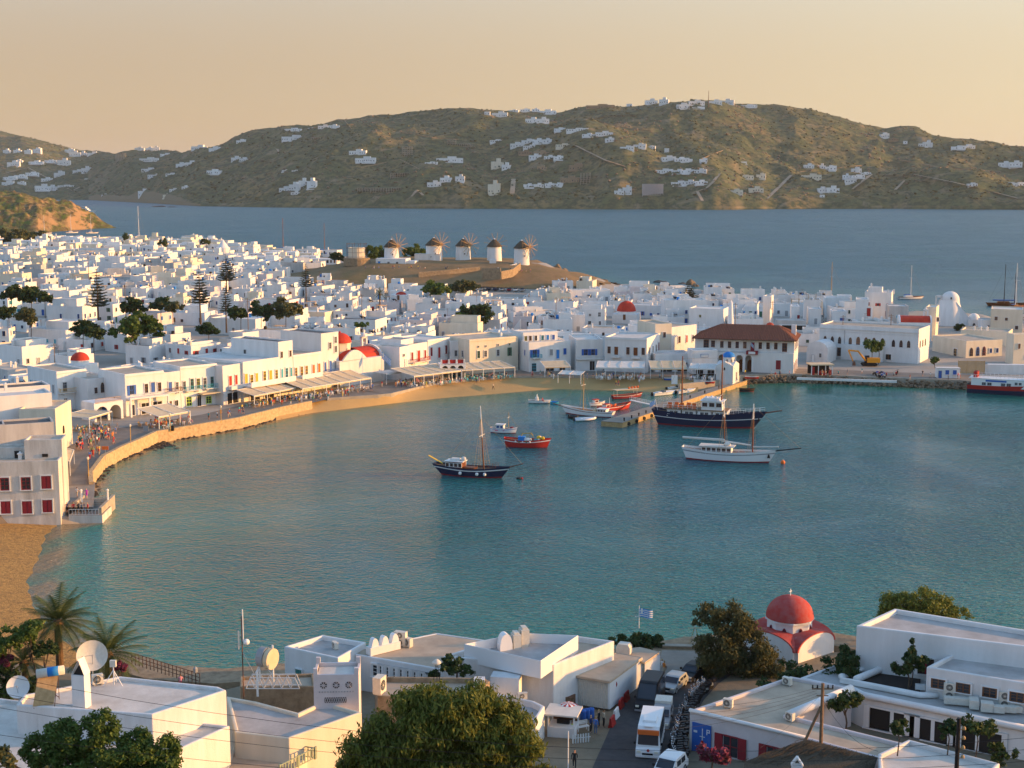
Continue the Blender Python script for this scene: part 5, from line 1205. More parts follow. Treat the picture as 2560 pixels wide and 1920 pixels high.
def crowd(n,A,B,spread,where,z=2.17,poses=('stand','walk','walk')):
 for _ in range(n):
  f=prn.random();x=A[0]+(B[0]-A[0])*f;y_=A[1]+(B[1]-A[1])*f;p=P(x+prn.uniform(-4,4),y_+prn.uniform(-spread,spread),z)
  person(p,prn.uniform(0,6.28),prn.choice(poses),where,scale=prn.uniform(.9,1.06),dress=prn.random()<.12)
crowd(66,(195,1108),(290,1090),20,'in the crowd beside the wall bend');crowd(9,(225,1140),(255,1130),10,'on the narrow part of the promenade')
crowd(16,(385,1060),(480,1056),9,'near the balustrade-house awning');crowd(8,(495,1052),(640,1028),8,'on the open paving below the red shutters')
crowd(20,(650,1018),(770,1000),7,'below the yellow-door awning');crowd(24,(775,1004),(960,972),6,'in front of the red-domed church');crowd(14,(965,968),(1050,962),5,'by the white pergola frame')
crowd(14,(1060,968),(1290,946),4,'on the paving below the cream house');crowd(14,(1300,942),(1440,944),6,'by the blue-shuttered shops');crowd(14,(1450,948),(1620,948),5,'by the pergola restaurant');crowd(6,(1640,948),(1760,952),5,'outside the low shops')
crowd(6,(1850,938),(1990,944),4,'outside the town hall');crowd(9,(2030,936),(2200,940),6,'on the harbour square');crowd(6,(2260,946),(2420,948),6,'near the white ticket hut')
for x,y_,where in((1233,974,'on the sand below the cream house'),(1598,962,'on the sand near the pergola'),(1683,965,'on the sand by the beached boats'),(1540,965,'on the beach slip'),(1546,966,'on the beach slip')):
 person(P(x,y_,1.2),prn.uniform(0,6),'walk',where)
lx=P(160,1309,0)
for k,(x,tp,bt,dr)in enumerate(((168,'navy','black',0),(184,'red','black',0),(196,'black','black',0),(204,'grey','black',0),(211,'navy','denim',0),(220,'red','brown',0))):
 person(P(x,1283,1.36),R(180+k*25),'stand','at the foot of the landing steps',tp,bt,short=k%2==0,scale=1.05)
person(P(193,1243,2.2),R(170),'walk','on the steps','white','beige',short=True);person(P(217,1246,2.2),R(0),'walk','at the top of the steps','purple','purple',True)
for x,tp in((50,'red'),(64,'black'),(78,'navy')):person(P(x,1302,.55),R(0),'sit','against the base of the shuttered house',tp,'black')
sd=prn.sample(SEATS,52)
for p,a in sd:person(Vector((p.x,p.y,2.12)),a+math.pi/2+math.pi/2,'sit','at a cafe table',group='people seated at the cafes')
for k,(x,y_)in enumerate(((222,1196),(327,1108),(426,1078),(553,1058))):
 t=thing('lamp_post',f"{('first', 'second', 'third', 'fourth')[k]} promenade lamp post counted from the landing",'lamp',P(x,y_,2.2),0,'promenade lamp posts');MB().tube([(0,0,0),(0,0,3.4)],.06,6).build('post',M['gold'],t);MB().lathe([(.08,0),(.2,.12),(.22,.45),(.04,.6)],n=8).build('lantern',M['lampglow'],t,(0,0,3.4))
t=thing('sign_board','orange-red sign board on a post beside the sea wall','sign',P(264,1150,2.2));bpart('post',t,(0,0,0),(.07,.07,2.6),M['steel']);bpart('board',t,(0,-.05,2.0),(1.3,.06,.7),M['orange'])
t=thing('menu_board','grey framed menu board standing on the promenade','sign',P(365,1082,2.2));bpart('board',t,(0,0,.3),(1.1,.08,1.2),M['pgrey'])
t=thing('litter_bin','dark litter bin by the lamp post on the promenade','bin',P(432,1077,2.2));MB().lathe([(.01,0),(.34,.02),(.36,1.0),(.3,1.15),(.01,1.2)],n=10).build('bin_body',M['black'],t)
for k,(x,yb,yt,d)in enumerate(((137,905,858,352),(222,692,640,560),(314,775,712,440),(1390,805,742,470),(1838,805,757,450),(1930,815,752,430),(2107,818,788,420),(2227,815,785,418),(620,800,745,425),(905,790,735,470))):
 b=PD(x,yb,d);H=PD(x,yt,d).z-b.z;t=thing('utility_pole',('dark pole in front of the blue-windowed house at left','pole among the far left roofs','pole beside the largest green tree','pole among roofs below the car park','brown pole behind the town hall','tall brown pole by the red cap dome','pole in front of the blue-shuttered terrace house','pole above the long public building','pole right of the slim conifer','pole near the town palm')[k],'pole',b,0,'utility poles in the town');MB().tube([(0,0,-3),(0,0,H)],.13,6,r2=.09).build('shaft',M['plank'],t);MB().beam((-.8,0,H-.5),(.8,0,H-.5),.1).beam((-.5,0,H-1.1),(.5,0,H-1.1),.08).build('crossarm',M['plank'],t)
# boats
def boat_thing(label,stern,bow,name='boat',cat='boat',z=0.0,group='boats in the bay'):
 """stern and bow = waterline pixels; local x runs stern -> bow"""
 a=P(*stern,z);b=P(*bow,z);t=thing(name,label,cat,a,math.atan2(b.y-a.y,b.x-a.x),group);return t,math.hypot(b.x-a.x,b.y-a.y)
def hull(parent,L,B,H,cols,bow_rise=.6,stern_rise=.25,over_b=.08,over_s=.05,full_s=.55,draft=.5,n=18,deck='plank',bands=(.0,.12,.70,.80,1.0)):
 """lofted hull; cols = materials of the bands from keel up (bottom, side, stripe, gunwale)"""
 def hb(s):return B/2*(full_s+(1-full_s)*math.sin(math.pi/2*min(1,s/.42)))*(1 if s<.42 else max(0.0,1-((s-.42)/.58)**2.3))
 def sheer(s):return H*(1+bow_rise*s**2.4+stern_rise*(1-s)**2.5)
 def X(s,f):return s*L+f*(over_b*L*max(0,(s-.5)/.5)**2-over_s*L*max(0,(.4-s)/.4)**2)
 mb=MB();rows=[-draft]+list(bands);m=len(rows);vs=[]
 for i in range(n+1):
  s=i/n;b=hb(s);sh=sheer(s)
  for side in(1,-1):
   for k,f in enumerate(rows):
    if k==0:vs.append((X(s,0),0,-draft));continue
    z=f*sh;wid=.80+.20*f**.7;vs.append((X(s,f),side*b*wid,z))
 st=2*m
 for i in range(n):
  for side in(0,1):
   for k in range(m-1):
    a=i*st+side*m+k;b2=a+st;q=(a,b2,b2+1,a+1);mi=min(max(k-1,0),len(cols)-1)
    mb.add([vs[v]for v in q],[(0,1,2,3)if side else(3,2,1,0)],mi)
 tr=[vs[k]for k in range(1,m)]+[vs[m+k]for k in range(m-1,0,-1)];mb.add(tr,[tuple(range(len(tr)))],min(1,len(cols)-1))
 mb.build('hull',[M[c]for c in cols],parent,smooth=False)
 dk=MB();vs2=[]
 for i in range(n+1):
  s=i/n;b=hb(s)*.97;vs2+=[(X(s,.82),b,sheer(s)*.82),(X(s,.82),-b,sheer(s)*.82)]
 dk.add(vs2,[(2*i,2*i+1,2*i+3,2*i+2)for i in range(n)]);dk.build('deck',M[deck],parent)
 return sheer,hb,lambda s,f=1.0:X(s,f)
def mast(parent,x,z0,h,m='mast',r=.13,spread=(.62,),rake=0.0,name='mast',whitetop=.0):
 o=MB().tube([(0,0,0),(-rake*h,0,h)],r,8,r2=r*.5).build(name,M[m],parent,(x,0,z0))
 for f in spread:MB().beam((-rake*h*f,-1.1*r*8,h*f),(-rake*h*f,1.1*r*8,h*f),.08).build('spreader',M['pwhite'],o)
 if whitetop:MB().tube([(-rake*h*(1-whitetop),0,h*(1-whitetop)),(-rake*h,0,h)],r*.9,8,r2=r*.55).build('mast_top',M['pwhite'],o)
 return o
def rig(parent,lines,m='pine',w=.03,name='rigging'):
 mb=MB()
 for a,b in lines:mb.beam(a,b,w)
 return mb.build(name,M[m],parent)
def rails(parent,pts,h=.8,m='pwhite',w=.05,name='railing'):
 mb=MB();up=Vector((0,0,h))
 for a,b in zip(pts,pts[1:]):
  a,b=Vector(a),Vector(b);mb.beam(a+up,b+up,w);mb.beam(a+up*.5,b+up*.5,w*.7);n=max(1,int((b-a).length/1.0))
  for k in range(n+1):mb.beam(a.lerp(b,k/n),a.lerp(b,k/n)+up,w)
 return mb.build(name,M[m],parent)
def cabin(parent,x0,x1,wd,z0,h,m='pwhite',roof='pwhite',nwin=4,wcol='brown',name='cabin',over=.2,tx=.96):
 cb=MB().box((x0+x1)/2,0,0,x1-x0,wd,h,tx=tx,ty=.94).build(name,M[m],parent,(0,0,z0))
 MB().box((x0+x1)/2,0,h,x1-x0+2*over,wd+over,.12).build('cabin_roof',M[roof],cb)
 for side in(-1,1):
  for k in range(nwin):
   x=x0+(x1-x0)*(k+.5)/nwin;link('window',wmesh('win',wcol),cb,(x,side*wd/2*.985,h*.38),0 if side<0 else math.pi,((x1-x0)/nwin*.72,1,h*.46))
 return cb
# black caique with tall mast
t,L=boat_thing('black wooden caique with one tall mast and a yellow gangplank',(1108,1184),(1254,1195),'sailing_boat')
sh,hb,X=hull(t,L,3.9,1.35,['maroon','navy','pwhite','navy','wood'],.75,.5,.16,.16,.5)
cabin(t,.9,4.3,2.2,1.15,1.5,'wood','pwhite',4,'brown');MB().box(5.4,0,0,2.6,1.7,.55).build('hatch',M['wood'],t,(0,0,1.15))
MB().box(2.6,0,0,2.2,1.5,.45,tx=.7,ty=.7).ball((4.2,0,.3),.55).build('canvas_cover',M['canvasw'],t,(0,0,2.75))
mast(t,L*.70,1.1,12.4,'mast',.16,(.55,),.055,whitetop=.48);mt=Vector((L*.70-.055*12.4*.8,0,1.1+10.4))
rig(t,[((L*f,s*1.6,1.6),mt)for s in(-1,1)for f in(.58,.64,.70,.76)]+[((X(1)+2.2,0,2.9),mt),((.2,0,2),mt)])
rig(t,[((L*.57+.35*k,s*(1.62-.11*k),1.9+.9*k),(L*.77-.28*k,s*(1.62-.11*k),1.9+.9*k))for s in(-1,1)for k in range(1,8)],'pine',.025,'ratlines')
MB().tube([(X(1)-1.2,0,1.9),(X(1)+2.3,0,3.0)],.13,8,r2=.07).build('bowsprit',M['mast'],t);MB().beam((-.2,.3,1.9),(-3.1,.3,3.3),.5,.08).build('gangplank',M['yellow'],t)
for f in(.36,.64,.76):MB().ball((0,0,0),.33,10,6).build('fender',M['pwhite'],t,(L*f,-hb(f)-.12,.78))
rails(t,[(L*.45,-1.8,1.3),(L*.7,-1.55,1.5),(L*.92,-.7,2.0)],.7,'wood');rails(t,[(L*.45,1.8,1.3),(L*.7,1.55,1.5),(L*.92,.7,2.0)],.7,'wood')
b=P(1297,1197);t=thing('mooring_buoy','dark mooring buoy beside the black caique','buoy',b);MB().ball((0,0,.1),.5,10,6,sz=.5).build('buoy_body',M['black'],t);MB().ball((.6,0,.1),.22,8,5).build('float',M['red'],t)
# red fishing boat
t,L=boat_thing('bright red wooden fishing boat loaded with yellow nets',(1266,1116),(1368,1119),'fishing_boat')
sh,hb,X=hull(t,L,3.2,1.35,['maroon','red','pwhite','red','red'],.55,.45,.10,.05,.5)
MB().box(3.3,0,0,1.5,1.5,1.25).build('wheelhouse',M['skyblue'],t,(0,0,1.0));MB().box(4.8,.2,0,1.2,1.2,.8,tx=.6,ty=.6).build('engine_box',M['canvasw'],t,(0,0,1.0));MB().lathe([(.5,0),(.62,.4),(.5,.8)],4.4,-.5,1.3,10).build('winch',M['pwhite'],t)
for k in range(7):MB().ball((0,0,0),.34+.08*(k%3),8,5).build('net_bundle',M['yellow' if k%3 else 'pwhite'],t,(L*(.80+.025*(k%5)),-.5+.35*(k%4),1.65+.4*(k//4)))
MB().box(6.4,-.5,0,.8,.8,.8).build('crate',M['turq'],t,(0,0,1.05));MB().tube([(2.9,.4,1.9),(3.4,.2,2.8),(5.2,0,3.0),(5.6,0,2.5)],.09,6).build('davit',M['gold'],t);rig(t,[((L*.5,0,1.2),(L*.62,0,3.2)),((L*.7,0,1.2),(L*.62,0,3.2))],'pine',.06,'frame')
for k in range(5):MB().ball((0,0,0),.24,8,4).build('net_float',M['green' if k%2 else 'pwhite'],t,(L*.25+.75*k,-1.42,1.35))
# small white boat with cabin and mast
t,L=boat_thing('small white cabin boat with short mast behind the red fishing boat',(1228,1080),(1289,1083),'fishing_boat')
sh,hb,X=hull(t,L,2.2,.85,['maroon','hullwhite','blue','hullwhite'],.6,.35,.08,.03,.5);cabin(t,1.3,3.0,1.3,.7,1.1,'pwhite','pwhite',2,'skyblue');mast(t,4.0,.7,4.0,'pine',.07,(.7,));MB().box(4.7,0,0,.6,.8,.6).build('crate',M['maroon'],t,(0,0,.75));MB().box(2.2,-.95,.5,2.2,.1,.3).build('life_jackets',M['pink'],t);rig(t,[((4,0,4.2),(6,0,1.4)),((4,0,4.2),(0,0,1.2))])
# small motor boat with person, blue dinghy
t,L=boat_thing('little white open motor boat with wheel console near the beach',(1322,1007),(1374,1008),'motor_boat');hull(t,L,2.0,.7,['navy','hullwhite','hullwhite','hullwhite'],.3,.1,.06,.02,.75)
MB().box(2.0,0,0,.9,.9,1.0,tx=.8).box(2.0,0,1.0,.1,.9,.4).build('console',M['pwhite'],t,(0,0,.5));MB().tube([(2.1,-.6,.6),(2.1,-.45,2.2),(2.1,.45,2.2),(2.1,.6,.6)],.06,6).build('arch_frame',M['pwhite'],t)
p=P(1356,1006,.5);person(p,R(60),'sit','in the little white motor boat','maroon' if False else 'red','navy',group='people on boats')
t,L=boat_thing('bright blue plastic dinghy tied to the little motor boat',(1377,1009),(1396,1010),'dinghy');hull(t,L,1.3,.55,['skyblue','turq','turq','skyblue'],.2,.1,.05,.0,.8,deck='skyblue')
# wooden caique at the jetty end
t,L=boat_thing('white and wood caique with single pale mast moored by the jetty',(1530,1043),(1415,1033),'sailing_boat');sh,hb,X=hull(t,L,3.4,1.1,['maroon','hullwhite','wood','hullwhite','wood'],.9,.3,.12,.05,.5)
cabin(t,1.2,3.4,1.8,.9,.9,'pwhite','pwhite',3,'brown');mast(t,L*.62,.9,9.0,'pine',.15,(.7,));mt=Vector((L*.62,0,8.8));rig(t,[((L*f,s*1.3,1.2),mt)for s in(-1,1)for f in(.5,.66)]+[((X(1),0,2.2),mt)]);MB().tube([(X(1)-.8,0,1.6),(X(1)+2.0,0,2.1)],.1,6).build('bowsprit',M['mast'],t);MB().box(4.4,0,0,.8,1,.7).build('engine_box',M['canvas'],t,(0,0,.9))
def rib(label,s,b,tube_m='pgrey',wd=1.9,outboard=True):
 t,L=boat_thing(label,s,b,'inflatable_boat');r=.28
 pts=[(0,-wd/2,.3),(L*.6,-wd/2,.32),(L*.88,-wd/3,.42),(L,0,.52),(L*.88,wd/3,.42),(L*.6,wd/2,.32),(0,wd/2,.3)]
 MB().tube(pts,r,8).build('tube',M[tube_m],t,smooth=True);MB().box(L*.42,0,.05,L*.8,wd*.8,.12).build('floor_board',M['skyblue'],t)
 if outboard:MB().box(-.2,0,.1,.4,.4,.7,tx=.8).box(-.25,0,-.5,.15,.1,.6).build('outboard_motor',M['black'],t)
 MB().box(L*.35,0,.1,.4,wd*.7,.3).build('seat',M['pwhite'],t);return t
rib('pale inflatable boat with blue floor beside the jetty end',(1437,1052),(1488,1050),'pwhite');rib('black inflatable boat moored alone behind the pale inflatable',(1424,1045),(1444,1046),'black',1.2)
# red boats tucked against the jetty
t,L=boat_thing('red and white fishing boat with orange nets against the jetty',(1500,1031),(1572,1020),'fishing_boat');hull(t,L,2.5,1.0,['maroon','red','pwhite','red'],.6,.4,.08,.04,.5);cabin(t,1.4,2.8,1.3,.8,1.0,'pwhite','red',1,'red')
for k in range(6):MB().ball((0,0,0),.3,8,5).build('net_bundle',M['orange' if k%2 else 'red'],t,(3.3+.45*k,-.3+.3*(k%3),1.2+.1*(k%2)))
mast(t,3.2,.9,2.4,'pwhite',.06,())
t,L=boat_thing('small white fishing boat with red-topped cabin inside the jetty',(1475,1015),(1510,1012),'fishing_boat');hull(t,L,1.7,.7,['maroon','hullwhite','red','hullwhite'],.5,.3,.08,.03,.5);cabin(t,1.0,2.2,1.0,.6,.9,'pwhite','red',1,'red')
t,L=boat_thing('fishing boat under a flat rust-coloured shade with orange floats',(1532,998),(1602,992),'fishing_boat');hull(t,L,2.3,.8,['navy','maroon','pwhite','maroon'],.5,.3,.06,.03,.5);MB().box(L*.45,0,2.3,L*.8,2.0,.1).build('shade',M['canvas'],t)
for x in(.8,L*.8):
 for s in(-.8,.8):MB().box(x,s,.6,.07,.07,1.7).build('shade_post',M['steel'],t)
for k in range(4):MB().ball((0,0,0),.32,8,5).build('float',M['orange'],t,(L*(.55+.12*k),-.3+.2*k,2.65))
for lb,s,bw in(('grey and white speedboat with dark engine beside the jetty',(1632,990),(1690,984)),('long pale speedboat nearest the beach inside the jetty',(1668,977),(1728,972)),('low white speedboat behind the grey speedboat',(1692,985),(1735,980))):
 t,L=boat_thing(lb,s,bw,'speedboat');hull(t,L,2.1,.8,['navy','hullwhite','pgrey','hullwhite'],.25,.0,.10,.0,.85,deck='hullwhite');MB().box(L*.45,0,.7,1.1,1.4,.5,tx=.6,ty=.8).build('windscreen',M['glass'],t);MB().box(-.25,0,.1,.5,.5,.9,tx=.8).build('outboard_motor',M['black'],t);MB().box(L*.25,0,.6,1.2,1.4,.35).build('seat',M['canvasw'],t)
a=P(1576,1000,2.0);b=P(1634,1013,1.3);t=thing('gangway','white railed gangway sloping down to the jetty','gangway',a);v=b-a;MB().beam((0,0,0),v,1.0,.12).build('walkway',M['pwhite'],t);n_=Vector((-v.y,v.x,0)).normalized()*.45;rails(t,[n_,v+n_],.8);rails(t,[-n_,v-n_],.8)
# large blue-hulled motor sailer
t,L=boat_thing('largest moored ship: blue-hulled two-masted motor sailer with white bridge',(1648,1058),(1884,1071),'motor_sailer','ship');sh,hb,X=hull(t,L,6.0,2.6,['maroon','navy','pwhite','navy','pwhite'],.55,.35,.14,.07,.55,1.0,22,bands=(0,.10,.55,.60,1.0))
dz=2.2
for k in range(4):cab=cabin(t,2.2+3.5*k,5.4+3.5*k,4.4,dz,1.5,'pwhite','pwhite',1,'pwhite',over=.18,tx=1.0)
MB().box(8.6,0,0,14.6,5.0,.14).build('sun_deck',M['plank'],t,(0,0,dz+1.62));rails(t,[(1.4,-2.4,dz+1.7),(9.2,-2.4,dz+1.7)],.9,'pwhite');rails(t,[(1.4,2.4,dz+1.7),(9.2,2.4,dz+1.7)],.9,'pwhite')
wh=cabin(t,10.0,14.8,3.6,dz+1.75,2.0,'pwhite','pwhite',3,'brown','bridge',.3,.92);MB().box(12.2,0,0,4,3,.5,tx=.9).build('bridge_top',M['pwhite'],t,(0,0,dz+3.9))
link('window',wmesh('win','pwhite'),wh,(14.66,.0,.9),math.pi/2,(2.6,1,.8))
for x in(11.0,12.0,13.2):MB().dome(.36,n=10,m=5).build('radome',M['pwhite'],t,(x,.6*(-1)**int(x),dz+4.4),smooth=True)
for k in range(5):MB().box(0,0,0,.9,.9,.75).box(0,.4,.75,.9,.1,.4).build('deck_seat',M['orange'],t,(2.6+1.4*k,-1.2+.9*(k%2),dz+1.78))
m1=mast(t,5.2,dz,13.6,'mast',.22,());m2=mast(t,L*.66,dz+1.5,12.8,'mast',.2,(.28,));MB().tube([(X(1)-2,0,3.4),(X(1)+3.2,0,4.4)],.16,8,r2=.1).build('bowsprit',M['mast'],t)
rig(t,[((5.2,0,dz+13),(L*.66,0,dz+13.5)),((X(1)+3.2,0,4.4),(L*.66,0,dz+13.5)),((0,0,3.2),(5.2,0,dz+13))]+[((5.2+k,s*2.6,2.8),(5.2,0,dz+12))for s in(-1,1)for k in(-1,1)]+[((L*.66+k,s*2.4,3.2),(L*.66,0,dz+13))for s in(-1,1)for k in(-1,1)]);rails(t,[(L*.70,-2.2,2.9),(L*.85,-1.6,3.2),(X(1)-.6,0,4.0)],.9);rails(t,[(L*.70,2.2,2.9),(L*.85,1.6,3.2),(X(1)-.6,0,4.0)],.9)
MB().tube([(-.4,0,3.0),(-1.0,0,5.6)],.05,6).build('ensign_staff',M['pwhite'],t);greek_flag(t,1.5,1.0,(-.95,0,4.4),R(160),.15,.6);link('anchor',MB().box(0,0,0,.5,.1,.7,tx=.4).mesh('anchor',M['black']),t,(X(1)-1.8,-.9,1.9))
# white two-masted caique
t,L=boat_thing('white two-masted caique with furled sails on long booms',(1718,1145),(1922,1157),'sailing_boat');sh,hb,X=hull(t,L,4.4,1.6,['maroon','hullwhite','pgrey','hullwhite','hullwhite'],.65,.55,.10,.06,.5,.8,20)
cabin(t,3.0,9.0,2.6,1.35,1.5,'pwhite','canvasw',6,'wood',over=.5);MB().ball((8.0,0,3.3),.7,10,6,sz=.7).build('canvas_cover',M['canvasw'],t);MB().box(10.6,0,0,1.6,1.6,.5).build('hatch',M['wood'],t,(0,0,1.4))
mast(t,L*.46,1.4,10.4,'mast',.15,(.75,),.03,whitetop=.3);mast(t,L*.80,1.5,10.2,'mast',.15,(.72,),0,whitetop=.3)
MB().tube([(L*.46,0,4.1),(-1.0,0,4.2)],.24,8).build('furled_sail',M['canvasw'],t);MB().tube([(L*.78,0,3.3),(L*.42,0,3.9)],.18,8).build('furled_sail',M['canvasw'],t);MB().tube([(L*.8,0,3.0),(X(1)+.2,0,3.3)],.14,8).build('furled_sail',M['canvasw'],t)
MB().tube([(X(1)-1.4,0,2.3),(X(1)+4.6,0,3.3)],.14,8,r2=.1).build('bowsprit',M['black'],t);mA=Vector((L*.46-.3,0,11.2));mF=Vector((L*.8,0,11.2))
rig(t,[((L*.46+k,s*1.9,1.7),mA)for s in(-1,1)for k in(-1.0,-.3,.4)]+[((L*.8+k,s*1.4,2.0),mF)for s in(-1,1)for k in(-.9,-.2,.5)]+[(mA,mF),((X(1)+4.4,0,3.3),mF),((0,0,2.3),mA)]);rails(t,[(.4,-1.4,1.9),(3,-1.9,1.5),(L*.5,-2.1,1.5),(L*.8,-1.5,1.9)],.7,'pwhite');link('anchor',MB().box(0,0,0,.6,.1,.7,tx=.4).mesh('anchor',M['black']),t,(X(1)-1.6,-.8,1.1))
b=P(1957,1159);t=thing('mooring_buoy','round orange mooring buoy beside the white caique','buoy',b);MB().ball((0,0,.25),.46,12,8).build('buoy_body',M['orange'],t,smooth=True);MB().tube([(0,0,.65),(0,0,.9)],.08,6).build('eye',M['steel'],t)
# ferry
t,L=boat_thing('white excursion ferry with red and navy striped hull at the quay',(2420,979),(2640,993),'ferry','ferry');sh,hb,X=hull(t,L,5.2,2.2,['navy','navy','red','red','red'],.5,.0,.08,.0,.9,1.0,bands=(0,.45,.5,.8,1.0))
MB().box(9.5,0,0,17,4.6,2.2).build('saloon',M['pwhite'],t,(0,0,1.8));MB().box(7.6,0,0,14.5,4.8,.12).build('upper_deck',M['pwhite'],t,(0,0,4.0));bpart('name_board',t,(7.2,-2.33,3.3),(5.2,.06,.45),M['blue'])
for k in range(4):link('window',wmesh('win','pgrey'),t,(4.2+1.4*k+(2 if k>1 else 0),-2.32,2.3),0,(1.1,1,.8))
for k in range(2):link('window',wmesh('win','pgrey'),t,(12.2+1.0*k,-2.32,2.8),0,(.7,1,.7))
rails(t,[(1.0,-2.3,4.1),(14.5,-2.3,4.1)],.9,'pwhite');rails(t,[(1.0,2.3,4.1),(14.5,2.3,4.1)],.9,'pwhite');MB().lathe([(.62,0),(.62,1.5),(.2,1.6)],1.9,-.8,4.1,12).lathe([(.62,0),(.62,1.5),(.2,1.6)],1.9,.8,4.1,12).build('life_raft',M['red'],t);MB().disc((15.3,-2.33,2.6),.42,(0,1,0),14,th=.08).build('life_ring',M['red'],t);MB().box(17,0,0,3.2,3.4,1.8,tx=.8).build('wheelhouse',M['pwhite'],t,(0,0,4.0));MB().dome(.5,n=10,m=5).build('radome',M['pwhite'],t,(14,0,4.7),smooth=True)
# dark rowing boat with red mast by the quay
t,L=boat_thing('small dark rowing boat with a short red mast by the quay',(1849,979),(1885,979),'rowing_boat');hull(t,L,1.5,.7,['maroon','black','wood','black'],.4,.35,.06,.03,.5);mast(t,L*.65,.4,2.6,'red',.07,());rig(t,[((L*.65,0,3),(0,0,.9)),((L*.65,0,3),(L,0,1))])
for x,y_,c,lb,ln in((1752,958,'red','red plastic boat pulled up on the sand',3.6),(1735,955,'pwhite','white dinghy pulled up on the sand beside the red boat',3.2),(1862,946,'red','red kayak lying on the quay by the chapel',3.6),(1660,950,'blue','blue dinghy on the paving by the low shops',2.6)):
 b=P(x,y_,1.7 if x<1800 else 2.25);t=thing('dinghy',lb,'boat',b,R(rnd.uniform(-15,15)),'small boats ashore');hull(t,ln,1.3,.55,[c,c,c,'pwhite'],.3,.2,.05,.03,.5,.05,10)
b=P(1686,960,1.8);t=thing('notice_panel','tall blank white panel standing on the sand','panel',b);MB().box(0,0,0,1.6,.3,2.3).build('panel_board',M['pwhite'],t)
# sailing yachts beyond the town
def yacht(label,x,ywl,L,mh,hullc='hullwhite',z=0,masts=(.45,),ang=20,mc='pwhite',n='yacht'):
 b=P(x,ywl,0);t=thing(n,label,'yacht',b,R(ang),'yachts moored beyond the town');sh,hb,X=hull(t,L,L*.27,L*.085,['navy',hullc,hullc,'wood'],.35,.1,.12,.06,.6,.3,12);MB().box(L*.4,0,0,L*.35,L*.15,L*.06,tx=.85).build('cabin',M['pwhite']if hullc!='wood' else M['wood'],t,(0,0,L*.08))
 for k,f in enumerate(masts):
  h=mh if k==0 else mh*.8;mast(t,L*f,L*.08,h,mc,.012*mh,(.6,));rig(t,[((L*1.05,0,L*.11),(L*f,0,h)),((0,0,L*.1),(L*f,0,h)),((L*f,L*.12,1),(L*f,0,h*.8)),((L*f,-L*.12,1),(L*f,0,h*.8))],'pgrey',.06)
  MB().tube([(L*f,0,L*.17),(L*(f-.3),0,L*.17)],.02*L,6).build('furled_sail',M['blue'],t)
 return t
yacht('dark wooden schooner with tall black masts beyond the sea church',2470,765,16,17.5,'wood',masts=(.42,.70),ang=-12,mc='black',n='schooner');yacht('varnished yacht with tall pale mast partly hidden by the schooner',2524,770,9,19,'wood',masts=(.4,),ang=30)
yacht('yacht with tall varnished mast behind the old quarter',2046,752,13,17,masts=(.5,),ang=15,mc='pine');yacht('yacht with slim white mast behind the tall stepped house',2248,748,12,15,masts=(.5,),ang=15)
yacht('white sailing yacht alone on the water left of the town',336,594,14,30,masts=(.45,),ang=60);yacht('yacht with blue sail cover moored behind the white cone tower',684,628,16,25,masts=(.5,),ang=25,mc='mast');yacht('yacht with reddish mast moored behind the ruined mill tower',790,632,14,22,masts=(.5,),ang=25,mc='mast')
for k,(x,yw)in enumerate(((98,585),(165,583),(215,584))):yacht(('first','second','third')[k]+' yacht from the left moored below the headland',x,yw,13,19,masts=(.45,),ang=40)
b=P(196,533);t=thing('motor_yacht','large white motor yacht off the tip of the headland','yacht',b,R(-25));L=36;hull(t,L,8,4.0,['navy','hullwhite','hullwhite','hullwhite'],.4,0,.15,0,.8,.5,12)
for k,(a0,a1,zz)in enumerate(((3,27,3.4),(6,23,6.2),(9,19,9))):o=MB().box((a0+a1)/2,0,0,a1-a0,6.4-k,2.7,tx=.88).build('deckhouse',M['pwhite'],t,(0,0,zz));MB().box((a0+a1)/2,0,1.1,(a1-a0)*.9,6.5-k,.9).build('window_band',M['glass'],o)
# trees and plants
def leaf_mat(name,c,c2,tr=.25):
 m,n,l,b=node_mat(name);geo=n.new('ShaderNodeNewGeometry');oi=n.new('ShaderNodeObjectInfo')
 f=noise_node(n,l,geo.outputs['Position'],.9,3,.6);isl=geo.outputs['Random Per Island']
 k=math_node(n,l,'ADD',math_node(n,l,'MULTIPLY',f,.6),math_node(n,l,'MULTIPLY',isl,.5))
 l.new(ramp(n,l,k,[(.25,c),(.75,c2)]),b.inputs['Base Color']);b.inputs['Roughness'].default_value=.7;b.inputs['Specular IOR Level'].default_value=.25
 tl=n.new('ShaderNodeBsdfTranslucent');l.new(ramp(n,l,k,[(.25,tuple(x*1.3 for x in c)),(.75,tuple(x*1.3 for x in c2))]),tl.inputs[0])
 ms=n.new('ShaderNodeMixShader');ms.inputs[0].default_value=tr;out=n['Material Output'];l.new(b.outputs[0],ms.inputs[1]);l.new(tl.outputs[0],ms.inputs[2]);l.new(ms.outputs[0],out.inputs[0])
 return m
LF=dict(euc=leaf_mat('eucalyptus_leaves',(.07,.105,.018),(.17,.18,.03),.3),dark=leaf_mat('dark_evergreen_leaves',(.018,.04,.013),(.05,.085,.022)),tam=leaf_mat('tamarisk_foliage',(.045,.06,.022),(.11,.10,.035)),green=leaf_mat('green_leaves',(.045,.09,.015),(.10,.15,.03)),conifer=leaf_mat('conifer_needles',(.022,.042,.022),(.055,.075,.035),.1),palm=leaf_mat('palm_fronds',(.045,.075,.02),(.10,.12,.035)),olive=leaf_mat('olive_scrub',(.06,.075,.03),(.12,.12,.045)),pinkf=leaf_mat('bougainvillea',(.06,.035,.03),(.30,.05,.10)),yellowg=leaf_mat('sunny_leaves',(.09,.12,.02),(.17,.19,.035)))
M['bark']=mat('bark',(.13,.09,.06),.95,c2=(.07,.05,.035),scale=4,bump=1,bscale=12)
